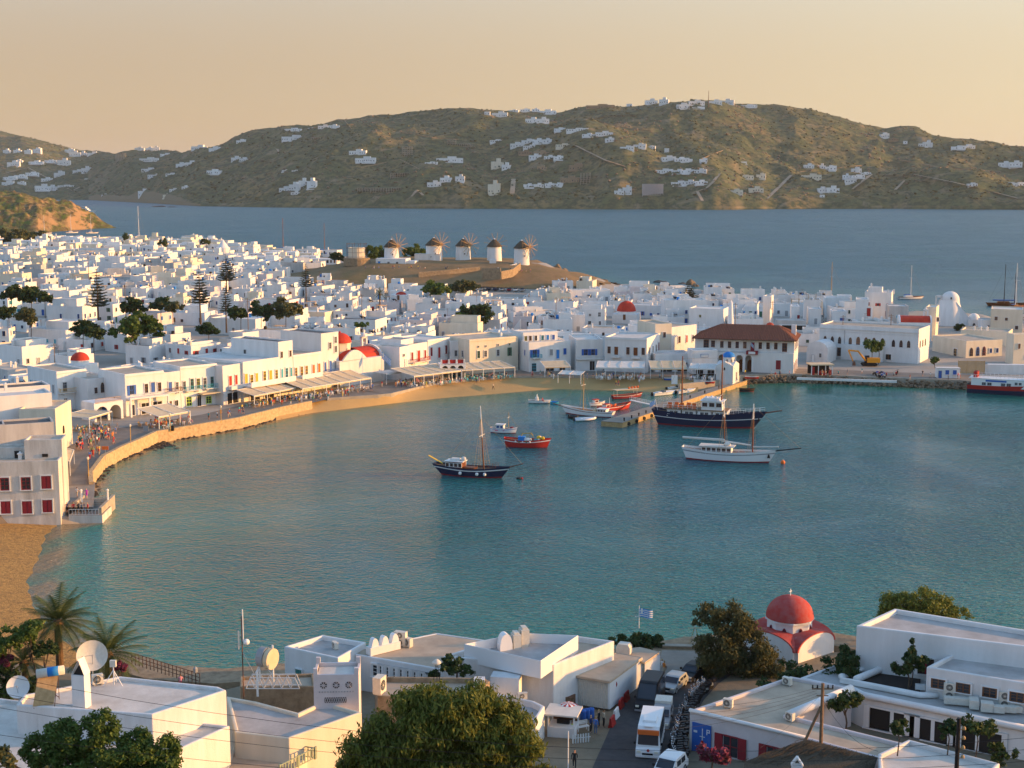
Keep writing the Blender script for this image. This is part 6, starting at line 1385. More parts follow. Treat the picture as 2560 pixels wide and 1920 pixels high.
M['palmbark']=mat('palm_bark',(.16,.10,.055),.95,c2=(.09,.055,.03),scale=5,bump=1,bscale=9)
def leaf_cloud(lobes,n,size,rng,droop=0.0,elong=1.6,shell=.55):
 """many small leaf-sized faces spread through overlapping lobes: (x,y,z, rx,ry,rz)"""
 N=np.random.default_rng(rng.randrange(10**9));vol=np.array([l[3]*l[4]*l[5]for l in lobes])**.75;pick=N.choice(len(lobes),n,p=vol/vol.sum())
 lb=np.array(lobes)[pick];d=N.normal(size=(n,3));d/=np.linalg.norm(d,axis=1)[:,None];r=(shell+(1-shell)*N.random(n))**1.0*(1+.10*N.normal(size=n));c=lb[:,:3]+d*lb[:,3:6]*r[:,None]
 nrm=d+.7*N.normal(size=(n,3));nrm[:,2]+=.3;nrm/=np.linalg.norm(nrm,axis=1)[:,None]
 u=N.normal(size=(n,3));u[:,2]-=droop*2;u-=(u*nrm).sum(1)[:,None]*nrm;u/=np.linalg.norm(u,axis=1)[:,None];v=np.cross(nrm,u);s=size*N.uniform(.6,1.3,n)[:,None]
 a=c-u*s*elong*.5;b=c+v*s*.5;e=c+u*s*elong*.5;f=c-v*s*.5
 vs=np.stack([a,b,e,f],1).reshape(-1,3);fs=np.arange(4*n).reshape(-1,4);return vs,fs
def clumpy(lobes,k,rng,f=.36):
 out=[]
 for(x,y,z,a,b,c)in lobes:
  for _ in range(k):
   d=Vector((rng.gauss(0,1),rng.gauss(0,1),rng.gauss(0,1))).normalized();q=rng.uniform(.55,1.0);s=rng.uniform(.7,1.25)*f;out.append((x+d.x*a*q,y+d.y*b*q,z+d.z*c*q,a*s,b*s,c*s*.9))
 return out
def cloud_mesh(name,vs,fs,m):
 me=bpy.data.meshes.new(name);me.vertices.add(len(vs));me.vertices.foreach_set('co',vs.astype(np.float32).ravel());me.loops.add(fs.size);me.loops.foreach_set('vertex_index',fs.astype(np.int32).ravel())
 me.polygons.add(len(fs));me.polygons.foreach_set('loop_start',np.arange(0,fs.size,4,dtype=np.int32));me.update(calc_edges=True);me.materials.append(m);return me
vrn=random.Random(5)
def blob_lobes(R_,H,n,rng,flat=.7,zc=None):
 out=[];zc=H if zc is None else zc
 for _ in range(n):
  a=rng.uniform(0,6.28);q=math.sqrt(rng.random())*.62;r=R_*rng.uniform(.30,.52);out.append((math.cos(a)*R_*q,math.sin(a)*R_*q,zc+rng.uniform(-.35,.42)*R_*flat,r,r,r*flat))
 return out
def tree(label,loc,R_,H,leaf='green',n=3000,size=.35,lobes=9,flat=.75,droop=0.0,name='tree',group=None,trunk=.18,elong=1.6,cat='tree',shape=None,shell=.55,root=0.0):
 t=thing(name,label,cat,loc,0,group);zc=H-R_*flat*.75
 lb=shape or blob_lobes(R_,H,lobes,vrn,flat,zc);vs,fs=leaf_cloud(clumpy(lb,24,vrn,.40)if n>5000 else clumpy(lb,3,vrn,.55),n,size,vrn,droop,elong,shell*.6)
 link('crown',cloud_mesh('crown',vs,fs,LF[leaf]),t)
 mb=MB();top=max(.6,zc*.75);mb.tube([(0,0,-.8-root),(.05*H,.02*H,top*.5),(0,0,top)],trunk,7,r2=trunk*.7)
 for q in lb[:6]:mb.tube([(0,0,top*.8),((q[0])*.5,q[1]*.5,(top+q[2])/2),(q[0],q[1],q[2])],trunk*.5,5,r2=trunk*.12)
 mb.build('trunk',M['bark'],t);return t
def araucaria(label,x,ybase,ytop,dist,wpx,group='conifers rising from the town'):
 b=PD(x,ybase,dist);H=PD(x,ytop,dist).z-b.z;Rm=wpx*dist/F/2*1.1;t=thing('norfolk_pine',label,'conifer',b,vrn.uniform(0,6),group);MB().tube([(0,0,-6),(0,0,H)],.03*H,7,r2=.004*H).build('trunk',M['bark'],t)
 allv=[];k0=0;tiers=13;N=np.random.default_rng(vrn.randrange(10**6));br=MB()
 for i in range(tiers):
  f=i/(tiers-1);z=H*(.10+.88*f);rr_=Rm*(1-f)**.75+.12*Rm;nb=8 if f<.7 else 5
  for j in range(nb):
   a=2*math.pi*j/nb+i*.6+vrn.uniform(-.15,.15);L=rr_*vrn.uniform(.82,1.08);m_=16
   s=np.linspace(.15,1,m_);x_=s*L;zz=z+.10*L*s**2*1.6-.03*L
   for w_ in(-1,1):
    c=np.stack([x_*math.cos(a),x_*math.sin(a),zz],1);side=np.array([-math.sin(a),math.cos(a),.12])*w_;wd=(.30*L*(1.1-s)+.12*L)[:,None]
    e=.09*L;fw=np.array([math.cos(a),math.sin(a),.2])
    q=np.stack([c,c+side*wd+fw*e*.4,c+side*wd+fw*e+N.normal(size=c.shape)*.05,c+fw*e],1);allv.append(q.reshape(-1,3))
   br.tube([(0,0,z-.05*L),(L*math.cos(a),L*math.sin(a),z+.1*L)],.012*H*.5,3,r2=.01)
 vs=np.concatenate(allv);link('crown',cloud_mesh('crown',vs,np.arange(len(vs)).reshape(-1,4),LF['conifer']),t);br.build('branches',M['bark'],t);return t
def palm(label,loc,H,Rf,nf=26,group='palm trees',trunk=.28,name='palm_tree'):
 t=thing(name,label,'palm tree',loc,vrn.uniform(0,6),group);MB().tube([(0,0,-1),(.05,.02,H*.5),(0,0,H)],[trunk*1.2,trunk,trunk*1.15],9).build('trunk',M['palmbark'],t);MB().ball((0,0,H),trunk*1.7,9,6).build('crown_base',M['palmbark'],t)
 for i in range(nf):
  a=2.4*i;el=R(78-98*(i/nf)+vrn.uniform(-6,6));L=Rf*vrn.uniform(.85,1.1);mb=MB();pts=[];m_=10
  for k in range(m_+1):
   s=k/m_;e=el-s*R(52)*(1 if el<1.1 else .8);pts.append((pts[-1]if k else Vector((0,0,0)))+Vector((math.cos(e),0,math.sin(e)))*(L/m_))
  vs=[];fs=[]
  for k in range(1,m_):
   p=pts[k];d=(pts[k+1]-pts[k-1]).normalized();s=k/m_;ll=L*(.26*math.sin(math.pi*min(1,s*.9+.12))+.05)
   for w_ in(-1,1):
    for h_ in(0,.5):
     q=p+d*(L/m_)*h_;tip=q+d*ll*.55+Vector((0,w_*ll*.75,-ll*.28));o=len(vs);wv=d*L*.022;vs+=[q-wv,q+wv,tip];fs.append((o,o+1,o+2))
  mb.add(vs,fs);mb.tube(pts,.035,3,r2=.01);f=mb.build('frond',LF['palm'],t,(0,0,H+.1));f.rotation_euler=(0,0,a)
 return t
# in the town
araucaria('wide pale conifer with layered branches in the left part of town',245,775,672,440,52)
araucaria('tallest dark conifer in the middle of the town',500,766,672,455,50);araucaria('farther conifer behind the tall dark one',566,708,636,560,46);araucaria('slim conifer in front of the farther conifer',565,785,708,440,32);araucaria('pale conifer near the ruined mill tower',765,722,660,545,34);araucaria('conifer by the sea behind the big red dome',1722,765,702,560,46)
b=PD(950,772,500);palm('single palm standing among the town roofs',b,5.2,2.6,20)
TT=[(25,745,470,34,42,'dark'),(75,748,470,44,48,'dark'),(110,752,465,30,34,'dark'),(20,790,430,30,30,'dark'),(75,806,425,40,42,'olive'),(205,826,402,34,36,'dark'),(232,840,394,40,34,'dark'),(325,838,398,60,64,'green'),(372,832,400,46,44,'green'),(330,772,442,40,30,'dark'),(400,768,442,36,30,'dark'),(430,776,440,30,28,'olive'),(520,830,402,40,26,'dark'),(600,792,425,36,32,'dark'),(650,788,430,40,44,'dark'),(712,786,430,46,42,'olive'),(1188,796,470,46,50,'dark'),(1160,800,468,26,24,'green'),(1092,738,555,40,44,'green'),(1150,722,562,30,26,'olive'),(1175,724,562,28,24,'olive'),(30,612,820,40,34,'olive'),(75,604,850,40,26,'olive'),(408,618,800,14,20,'palm'),(515,612,790,16,14,'palm'),(316,605,830,12,20,'palm'),(930,655,670,26,38,'green'),(960,652,680,26,34,'green'),(1030,652,680,30,36,'green'),(1050,650,684,24,30,'green'),(840,650,650,22,18,'dark'),(905,818,418,24,16,'green'),(1325,694,640,34,26,'yellowg'),(1350,704,636,36,24,'yellowg'),(1375,708,634,30,20,'green'),(2178,892,400,26,40,'green'),(2196,890,402,26,38,'green'),(2395,835,480,20,26,'dark'),(2335,925,395,18,34,'green'),(1340,696,644,56,32,'yellowg'),(1312,684,642,40,22,'yellowg'),(1402,704,642,40,20,'olive')]
TNAMES=['hedge tree at the left edge of town','dense dark tree in the left-edge hedge','small dark tree ending the left-edge hedge','dark bush beside the yellow-shuttered roof at left','olive-green bush behind the left roofs','dark tree behind the long left roofs','low dark tree below the wide pale conifer','largest bright green tree in the town','bright green tree joined to the largest green tree','dark tree behind the largest green tree','dark clipped tree left of the tall conifer','olive bush at the foot of the tall conifer','dark scrub below the tall conifer','dark tree right of the slim conifer','round dark tree of the bushy pair','olive-brown tree of the bushy pair','round dark tree alone among central roofs','small green bush by the central round tree','green tree below the windmills','olive tree by the parked cars','second olive tree by the parked cars','scrub tree at the far left shore','scrub on the far left shore behind roofs','palm crown behind the far roofs','palm crown beside the white cone tower','lone palm crown by the water left of town','green tree behind the ruined mill tower','second green tree behind the ruined mill tower','green tree behind the first windmill','lower green tree behind the first windmill','dark scrub left of the ruined mill tower','green climber between roofs behind the church','sunny green scrub under the last windmill','sunny green scrub lower on the hill slope','green scrub near the hill rocks','green tree in front of the arched-window building','second green tree behind the excavator','dark tree beside the sea church','leaning green tree by the white ticket hut','broad sunny scrub covering the slope under the last windmill','sunny scrub just below the last windmill','olive scrub above the hill rocks']
for(x,yb,d,wpx,hpx,lf),lb in zip(TT,TNAMES):
 b=PD(x,yb,d);R_=wpx*d/F/2*(1.95 if x<1300 else 1.5);H=hpx*d/F*1.25;fl_=min(1.0,H/(1.7*R_));H=max(H,1.7*R_*fl_);b.z-=.32*H if x<1300 and yb>700 else .15*H;dz_=max(0,b.z-tz(b.x,b.y));tree(lb,b,R_,H,lf,2600,R_*.13,13,flat=fl_,trunk=.12,group='trees in the town',elong=1.3,root=dz_)
# near hillside: houses, church, street, vehicles
def roofpoly(label,px,z,zg=None,par=.35,th=.3,wall='white',roof='roof',name='flat_roofed_house',cat='house',group='near houses below the viewpoint',low=None):
 """house from the pixel outline of its roof at height z; walls drop to the ground. Outline runs back-left, back-right, front-right, front-left"""
 w=[P(x,y,z)for x,y in px];o=w[-1].copy();zg=min(nz(p.x,p.y)for p in w)-.8 if zg is None else zg;o.z=zg
 pts=[(p.x-o.x,p.y-o.y)for p in w]
 if sum(pts[i-1][0]*pts[i][1]-pts[i][0]*pts[i-1][1]for i in range(len(pts)))<0:pts.reverse()
 t=thing(name,label,cat,o,0,group);n=len(pts);h=z-zg
 ins=[]
 for i in range(n):
  a,b,c=(Vector(pts[i-1]),Vector(pts[i]),Vector(pts[(i+1)%n]));d1=(b-a).normalized();d2=(c-b).normalized();n1=Vector((-d1.y,d1.x));n2=Vector((-d2.y,d2.x));m_=(n1+n2);k=th/max(.3,m_.dot(n1));ins.append(b+m_*k)
 vs=[(x,y,0)for x,y in pts]+[(x,y,h)for x,y in pts]+[(p.x,p.y,h)for p in ins]+[(p.x,p.y,h-par-.06)for p in ins];fs=[]
 for i in range(n):
  q=(i+1)%n;fs+=[(i,q,n+q,n+i),(n+i,n+q,2*n+q,2*n+i),(2*n+i,2*n+q,3*n+q,3*n+i)]
 wo_=MB().add(vs,fs).build('wall',M[wall],t);bv=wo_.modifiers.new('worn_edges','BEVEL');bv.width=.09;bv.segments=2;bv.limit_method='ANGLE';bv.angle_limit=R(50);MB().add([(p.x,p.y,h-par)for p in ins],[tuple(range(n))]).build('roof',M[roof],t)
 t['zg']=zg;return t,o
def on(parent,o,p):return Vector(p)-o
def wall_open(t,o,A,B,z,kind,colr,f,w,h,name=None,off=.03):
 """opening on the wall between world points A (left) and B (right), f along it, sill at world height z"""
 a,b=Vector(A),Vector(B);d=(b-a);d.z=0;rz=math.atan2(d.y,d.x);p=a.lerp(b,f);n_=Vector((d.y,-d.x,0)).normalized()*off
 return link(name or{'win':'window','dwin':'window','shut':'shutter','oshut':'window','door':'door','gdoor':'glass_door','arch':'arched_window'}[kind],wmesh(kind,colr),t,(p.x-o.x+n_.x,p.y-o.y+n_.y,z-o.z),rz,(w,1.6,h))
# materials of this part
M['roofgrey']=mat('painted_grey_roof',(.47,.45,.43),.9,c2=(.35,.33,.31),scale=.45,bump=.3,bscale=5,c3=(.25,.23,.21))
M['roofpale']=mat('pale_lime_roof',(.68,.64,.58),.92,c2=(.52,.47,.41),scale=.4,bump=.4,bscale=4,c3=(.36,.32,.28))
M['rooftan']=mat('tan_screed_roof',(.52,.42,.31),.95,c2=(.39,.31,.23),scale=.4,bump=.35,bscale=5,c3=(.27,.22,.17))
M['wallstain']=mat('stained_whitewash',(.79,.78,.76),.9,c2=(.66,.63,.59),scale=.7,bump=.4,bscale=9,streak=True,c3=(.48,.44,.39))
# left: two lower houses
L1,o1=roofpoly('nearest long white flat-roofed house at the bottom left, bushes in front',[(-120,1730),(575,1814),(432,1880),(-120,2020)],11.0,wall='wallstain',roof='roofpale',par=.3)
L2,o2=roofpoly('white house with sunlit end wall and tall chimney behind the nearest roof',[(60,1736),(300,1690),(545,1716),(566,1725),(380,1786),(40,1762)],13.2,wall='wallstain',roof='roofpale',par=.28)
c=P(205,1764,13.0);t=thing('chimney_stack','tall white chimney with dark triangular hood on the left roof','chimney',c,R(-14));MB().box(0,0,-.2,1.15,.9,2.9).build('shaft',M['white'],t)
MB().add([(-.6,-.46,2.7),(.6,-.46,2.7),(.6,.46,2.7),(-.6,.46,2.7),(0.1,-.46,4.0),(.1,.46,4.0)],[(0,4,5,3),(1,2,5,4)]).add([(.62,-.46,2.7),(.62,.46,2.7),(.12,.46,4.02),(.12,-.46,4.02)],[(0,1,2,3)]).build('hood',M['white'],t);MB().add([(-.45,-.3,2.71),(.5,-.3,2.71),(.1,-.3,3.6)],[(0,1,2)]).box(0,0,2.65,.9,.6,.1).build('flue_opening',M['black'],t)
def dish(label,p,r,az,el,m='acbeige',mast_h=1.2,name='satellite_dish',deep=.28):
 """dish facing azimuth az (from +Y clockwise), tilted up by el"""
 t=thing(name,label,'satellite dish',p,0,'rooftop dishes and aerials');pr=[(r*k/8,deep*r*(k/8)**2)for k in range(9)];mb=MB();mb.lathe(pr,n=24);mb.lathe([(a,b-.02)for a,b in reversed(pr)],n=24)
 ax=Vector((math.sin(az)*math.cos(el),math.cos(az)*math.cos(el),math.sin(el)));d=mb.build('reflector',M[m],t,(0,0,mast_h+r*.55),smooth=True);d.rotation_mode='QUATERNION';d.rotation_quaternion=ax.to_track_quat('Z','Y')
 MB().tube([(0,0,-.1),(0,0,mast_h+r*.5)],.05,6).build('mast',M['steel'],t);c0=Vector((0,0,mast_h+r*.55));f=c0+ax*r*.95
 MB().beam(c0-Vector((0,0,r*.8)),f,.04).beam(c0+ax.cross(Vector((0,0,1)))*r*.8,f,.03).build('feed_arm',M['steel'],t);MB().tube([f,f-ax*.15],.07,8).build('feed_horn',M['pgrey'],t);return t
dish('large cream satellite dish behind the chimney on the left roof',P(232,1690,13.0),1.3,R(160),R(20),mast_h=1.1);dish('round white satellite dish at the left edge among the plants',P(48,1752,11.5),.95,R(170),R(22),'pwhite',.7);dish('thin wire-mesh dish standing on the left roof',P(280,1780,11.2),.8,R(172),R(30),'pgrey',.3);dish('small white dish beside the air conditioner on the near roof',P(388,1815,10.9),.42,R(120),R(15),'pwhite',.15)
c=P(118,1756,13.0);t=thing('solar_water_heater','solar water heater with blue-wrapped tank on the left roof','solar heater',c,R(18))
MB().add([(-1.5,-1.6,.3),(.7,-1.6,.3),(1.3,.6,2.5),(-.9,.6,2.5)],[(0,1,2,3)]).add([(-1.5,-1.56,.24),(.7,-1.56,.24),(1.3,.64,2.44),(-.9,.64,2.44)],[(3,2,1,0)]).build('collector_panel',M['pine'],t);MB().tube([(-1.0,.7,2.9),(2.0,.4,3.15)],.48,12).build('tank',M['acbeige'],t,smooth=True);MB().tube([(.2,.58,3.0),(1.4,.46,3.1)],.495,12).build('tank_wrap',M['skyblue'],t,smooth=True)
fm=MB()
for a,b in(((-1,.6,0),(-1,.6,2.6)),((1.3,.6,0),(1.3,.6,2.8)),((-1.4,-1.5,0),(-1,.6,2.4)),((.8,-1.5,0),(1.2,.6,2.4)),((-1,.6,2.0),(1.3,.6,.2))):fm.beam(a,b,.07)
fm.build('support_frame',M['rust'],t);t.scale=(.72,.72,.8)
def ac_unit(label,p,rz,w=.95,h=.7,d=.4,fans=1,group='rooftop air conditioners'):
 t=thing('air_conditioner',label,'air conditioner',p,rz,group);MB().box(0,0,.06,w,d,h).build('casing',M['acbeige'],t)
 for k in range(fans):
  zc=.06+h*(k+.5)/fans;r=min(w,h/fans)*.40;MB().tube([(0,-d/2-.012,zc),(0,-d/2+.01,zc)],r,18).build('fan_opening',M['black'],t,(-.08*w if fans==1 else 0,0,0));g=MB()
  for q in range(7):a=math.pi*q/7;g.beam((-.08*w*(fans==1)-r*math.cos(a),-d/2-.025,zc-r*math.sin(a)),(-.08*w*(fans==1)+r*math.cos(a),-d/2-.025,zc+r*math.sin(a)),.018)
  g.build('fan_grille',M['acbeige'],t)
 for x in(-w*.35,w*.35):bpart('foot',t,(x,0,-.06),(.08,d,.12),M['steel'])
 return t
ac_unit('grey air conditioner with dark fan on the nearest left roof',P(352,1815,10.75),R(8),1.1,.85)
ac_unit('white roof air conditioner beside the large dish',P(244,1710,13.0),R(30),.9,.8)
c=P(285,1712,13.0);t=thing('aerial_tripod','white tripod aerial with stubby box on the left roof','aerial',c,0);MB().beam((0,0,0),(0,0,1.6),.07).beam((-.8,-.3,0),(0,0,1.3),.05).beam((.8,-.3,0),(0,0,1.3),.05).beam((0,.7,0),(0,0,1.3),.05).build('legs',M['pwhite'],t);MB().box(0,0,1.6,.5,.3,.55).build('box_aerial',M['acbeige'],t)
# mast with antennas and drum dishes
c=P(608,1700,10.5);t=thing('antenna_mast','tall slim antenna mast with white ball and panel aerials','antenna',c,0);MB().tube([(0,0,-2),(0,0,6.0)],.055,7).build('pole',M['rust'],t);MB().tube([(.1,0,3.6),(.1,0,6.6)],.06,7).build('whip_aerial',M['pwhite'],t);MB().ball((.42,-.1,3.6),.28,12,8).build('ball_aerial',M['pwhite'],t,smooth=True);MB().tube([(-.3,0,2.9),(-.3,0,4.6)],.08,6).tube([(-.3,0,4.2),(0,0,4.2)],.03,4).tube([(-.3,0,3.1),(0,0,3.1)],.03,4).build('panel_aerial',M['acbeige'],t);MB().beam((0,0,2.6),(1.0,0,.6),.05).build('stay',M['steel'],t)
c=P(668,1724,10.0);t=thing('lattice_frame','white lattice frame carrying two drum antennas','antenna',c,0);lm=MB()
for k in range(6):
 x=-1.9+.8*k;lm.beam((x,0,.1),(x+.4,0,1.1),.06).beam((x+.4,0,1.1),(x+.8,0,.1),.06).beam((x,.9,.1),(x+.4,.9,1.1),.06).beam((x+.4,.9,1.1),(x+.8,.9,.1),.06).beam((x,0,.1),(x,.9,.1),.05)
for y_ in(0,.9):lm.beam((-1.9,y_,.1),(2.9,y_,.1),.07).beam((-1.5,y_,1.1),(2.5,y_,1.1),.07)
lm.build('lattice',M['pwhite'],t);MB().tube([(-.7,.4,.6),(-.7,.4,3.0)],.09,7).tube([(.5,.4,.6),(.5,.4,4.0)],.09,7).beam((-.7,.4,2.6),(.5,.4,1.2),.06).beam((-1.2,.4,1.2),(-.1,.4,3.4),.06).build('uprights',M['pwhite'],t)
MB().tube([(-.6,.5,2.9),(.0,.25,2.9)],.9,20).build('drum_antenna',M['pgrey'],t,smooth=False);MB().tube([(.15,.3,2.8),(.55,.1,2.8)],.95,20).build('drum_antenna',M['canvas'],t);MB().tube([(-.75,-.6,-.4),(-.75,-.6,1.9),(-.6,-.6,2.1)],.1,8).build('vent_pipe',M['pwhite'],t)
# middle: cream house with terrace and green railing
L3,o3=roofpoly('cream house with grey angular roof and sunlit stained end wall',[(566,1740),(640,1753),(745,1781),(806,1752),(905,1780),(722,1845),(588,1830)],9.8,wall='cream',roof='roofgrey',par=.3)
tr,o4=roofpoly('lower sunlit terrace with green balustrade beside the cream house',[(585,1858),(770,1890),(700,1960),(560,1930)],7.6,wall='cream',roof='rooftan',par=.05,name='terrace',cat='terrace')
def balustrade(label,A,B,z,m='teal',h=1.0,step=.32):
 a,b=P(*A,z),P(*B,z);t=thing('balustrade',label,'railing',a,math.atan2(b.y-a.y,b.x-a.x));L=(b-a).length;MB().box(L/2,0,h-.08,L,.1,.08).box(L/2,0,.08,L,.07,.06).build('rail',M[m],t);n=int(L/step);sm_=MB().box(0,0,.1,.09,.05,h-.16).mesh('slat',M[m])
 for k in range(n+1):link('slat',sm_,t,(L*k/n,0,0))
 for k in range(0,3):bpart('post',t,(L*k/2,0,0),(.14,.14,h+.06),M[m])
 return t
M['sage']=mat('sage_green_paint',(.33,.38,.26),.7);balustrade('pale green balustrade along the back of the terrace',(585,1862),(788,1898),7.6,'sage');balustrade('pale green balustrade along the outer edge of the terrace',(700,1942),(790,1896),7.6,'sage')
wt=thing('roof_room','pinkish roof room with three round wheel vents and corner posts','building',P(785,1762,9.9),R(3));ww=P(897,1762,9.9).x-P(785,1762,9.9).x
mb=MB();block(mb,0,0,ww,3.2,-2.5,2.7,.25,.2);mb.build('wall',M['lightpink'],wt);rf=MB();sheet(rf,0,0,ww,3.2,2.4);rf.build('roof',M['roofpale'],wt)
for x in(.18,ww-.18):
 for y_ in(.18,3.0):bpart('corner_post',wt,(x,y_,2.7),(.36,.36,.55),M['lightpink'])
for k in range(3):
 v=MB().tube([(0,-.02,0),(0,.05,0)],.30,20,1);v.lathe([(.30,0),(.34,0)],n=4);v=MB().tube([(0,-.015,0),(0,.05,0)],.30,20,1)
 for q in range(8):a=math.pi*2*q/8;v.beam((0,-.04,0),(.29*math.cos(a),-.04,.29*math.sin(a)),.05,.05,0)
 v.build('wheel_vent',[M['lightpink'],M['dark']],wt,(ww*(.22+.28*k),0,1.75))
for k in range(13):bpart('vent_hole',wt,(.5+(ww-1)*k/12,-.01,1.1),(.1,.06,.1),M['pgrey'])
g=MB();g.box(0,0,0,1.9,.05,.5,1)
for k in range(12):g.beam((-.92+.155*k,-.04,0),(-.92+.155*k+.14,-.04,.5),.025,.03).beam((-.92+.155*k+.14,-.04,0),(-.92+.155*k,-.04,.5),.025,.03)
g.build('lattice_window',[M['lightpink'],M['dark']],wt,(ww*.48,0,.15))
S1,os=roofpoly('long low stone-walled house with white coping behind the big tree',[(936,1690),(1208,1694),(1225,1702),(1185,1748),(944,1740)],9.0,wall='stone',roof='rooftan',par=.5,name='stone_house');a=P(1212,1700,9.0);bpart('white_end_pier',S1,on(S1,os,(a.x-.5,a.y-1.4,os.z)),(1.0,3.6,9.2-os.z),M['white'])
S2,os2=roofpoly('stone-faced low house behind the lattice frame',[(600,1690),(785,1682),(790,1716),(600,1716)],9.0,wall='stone',roof='rooftan',par=.3,name='stone_house')
ac_unit('large beige air conditioner on the stone house',P(949,1732,9.3),R(70),1.2,1.5,.8,1);c=P(1092,1712,8.8);t=thing('roof_ventilator','mushroom-shaped roof ventilator on thin black legs','ventilator',c,0);MB().lathe([(.12,1.9),(.42,2.1),(.42,2.2),(.15,2.45),(.02,2.5)],n=14).build('cap',M['acbeige'],t);MB().beam((-.35,0,0),(-.1,0,1.9),.05).beam((.35,0,0),(.1,0,1.9),.05).beam((0,.3,0),(0,.1,1.9),.05).build('legs',M['black'],t)
# central white complex by the water
C1,oc1=roofpoly('white seaside house with sunken roof at the water edge',[(710,1616),(806,1587),(915,1605),(845,1645)],7.2,wall='white',roof='roofgrey',par=.5);wall_open(C1,oc1,P(710,1616,7.2),P(845,1645,7.2),4.2,'shut','teal',.28,.8,.9);ac_unit('small beige air conditioner on the seaside roof',P(838,1622,6.7),R(-60),.9,.7)
C2,oc2=roofpoly('broad tan-roofed restaurant with a band of windows',[(856,1630),(1092,1582),(1250,1605),(1106,1674)],6.6,wall='white',roof='rooftan',par=.06)
A_,B_3=P(856,1630,6.6),P(1106,1674,6.6)
for k in range(9):wall_open(C2,oc2,A_,B_3,4.6,'win','pwhite',.36+.068*k,1.25,1.35)
t=thing('vent_housings','row of white curved vent housings on the tan roof','vent',P(928,1640,6.6),R(38));t.scale=(.8,.8,.75);MB().box(2.2,.5,0,4.6,1.1,1.1).build('base',M['white'],t)
for k in range(3):MB().extrude_y([(-.55,0),(.55,0)]+[(.55*math.cos(q*math.pi/12),1.2*math.sin(q*math.pi/12))for q in range(1,9)],0,.8).build('curved_cowl',M['hullwhite'],t,(.7+1.55*k,.1,1.1))
ac_unit('tall double air conditioner behind the curved vents',P(1002,1614,6.6),R(-20),1.3,1.5,.6,2);ac_unit('low air conditioner beside the curved vents',P(1020,1616,6.6),R(-40),1.0,.9,.5)
C3,oc3=roofpoly('large white block with screened roof terrace near the street',[(1108,1640),(1262,1590),(1448,1590),(1536,1602),(1384,1662)],8.6,wall='wallstain',roof='rooftan',par=.55)
sc,osc=roofpoly('white screen enclosure with roof machinery on the large block',[(1160,1610),(1300,1582),(1446,1588),(1352,1652)],9.8,zg=8.0,wall='hullwhite',roof='roofgrey',par=1.0,th=.08,name='roof_screen',cat='screen');t=thing('vent_housings','single curved white cowl inside the roof screen','vent',P(1262,1618,9.0),R(20));MB().box(0,0,-.4,1.3,1.0,.9).extrude_y([(-.6,.5),(.6,.5)]+[(.6*math.cos(q*math.pi/12),.5+1.0*math.sin(q*math.pi/12))for q in range(1,12)],-.5,.5).build('base',M['hullwhite'],t)
for k,(x,y_)in enumerate(((1310,1612),(1290,1618))):t=thing('roof_duct',('taller' if k==0 else 'shorter')+' beige duct box inside the roof screen','duct',P(x,y_,8.8),R(15));MB().box(0,0,0,.8,1.2,1.7-.3*k).box(0,.1,1.7-.3*k,.5,.9,.2).build('duct_body',M['acbeige'],t)
bx1=P(1236,1752,5.5);t=thing('annexe','small white box annexe against the large block','building',bx1,R(-10));MB().box(1,.8,-2,2.8,1.6,4.4).build('wall',M['white'],t)
C5,oc5=roofpoly('lower white house with parapet roof left of the kiosk',[(1225,1728),(1335,1752),(1362,1765),(1340,1800),(1215,1790)],6.6,wall='white',roof='roofgrey',par=.6);ac_unit('small air conditioner on the lower white roof',P(1306,1748,6.3),R(10),.9,.6)
SH,osh=roofpoly('corrugated white shed with tan lean-to roof by the street',[(1414,1684),(1540,1631),(1606,1643),(1524,1703)],6.6,zg=6.35,wall='rooftan',roof='rooftan',par=.04,th=.1,name='shed',cat='shed')
def corrugated(parent,o,A,B,z0,z1,name='corrugated_wall',m='hullwhite',pitch=.22):
 a,b=Vector(A)-o,Vector(B)-o;d=b-a;d.z=0;L=d.length;d.normalize();n_=Vector((d.y,-d.x,0));k=int(L/pitch);vs=[]
 for i in range(2*k+1):
  q=a+d*(L*i/(2*k))+n_*(.07 if i%2 else 0.0);vs+=[(q.x,q.y,z0-o.z),(q.x,q.y,z1-o.z)]
 return MB().add(vs,[(2*i,2*i+2,2*i+3,2*i+1)for i in range(2*k)]).build(name,M[m],parent)
corrugated(SH,osh,P(1524,1703,6.4),P(1606,1643,6.4),3.5,6.4);corrugated(SH,osh,P(1440,1690,6.4),P(1524,1703,6.4),3.5,6.3,m='acbeige');bpart('corner_post',SH,on(SH,osh,(P(1524,1703,6.4).x-.1,P(1524,1703,6.4).y,3.6)),(.12,.12,2.8),M['pwhite'])
SH2,osh2=roofpoly('smaller corrugated shed with flat tan roof beyond the lean-to',[(1560,1622),(1600,1617),(1650,1629),(1612,1656),(1555,1640)],6.2,zg=6.0,wall='rooftan',roof='rooftan',par=.03,th=.08,name='shed',cat='shed');corrugated(SH2,osh2,P(1612,1656,6.0),P(1650,1629,6.0),3.2,6.1);t=thing('water_tank','rounded beige water tank on the small shed','tank',P(1560,1632,6.25),R(-20));MB().box(0,0,0,1.5,1.0,.7).extrude_y([(-.75,.7),(.75,.7),(.55,1.05),(-.55,1.05)],-.5,.5).build('tank_body',M['acbeige'],t)
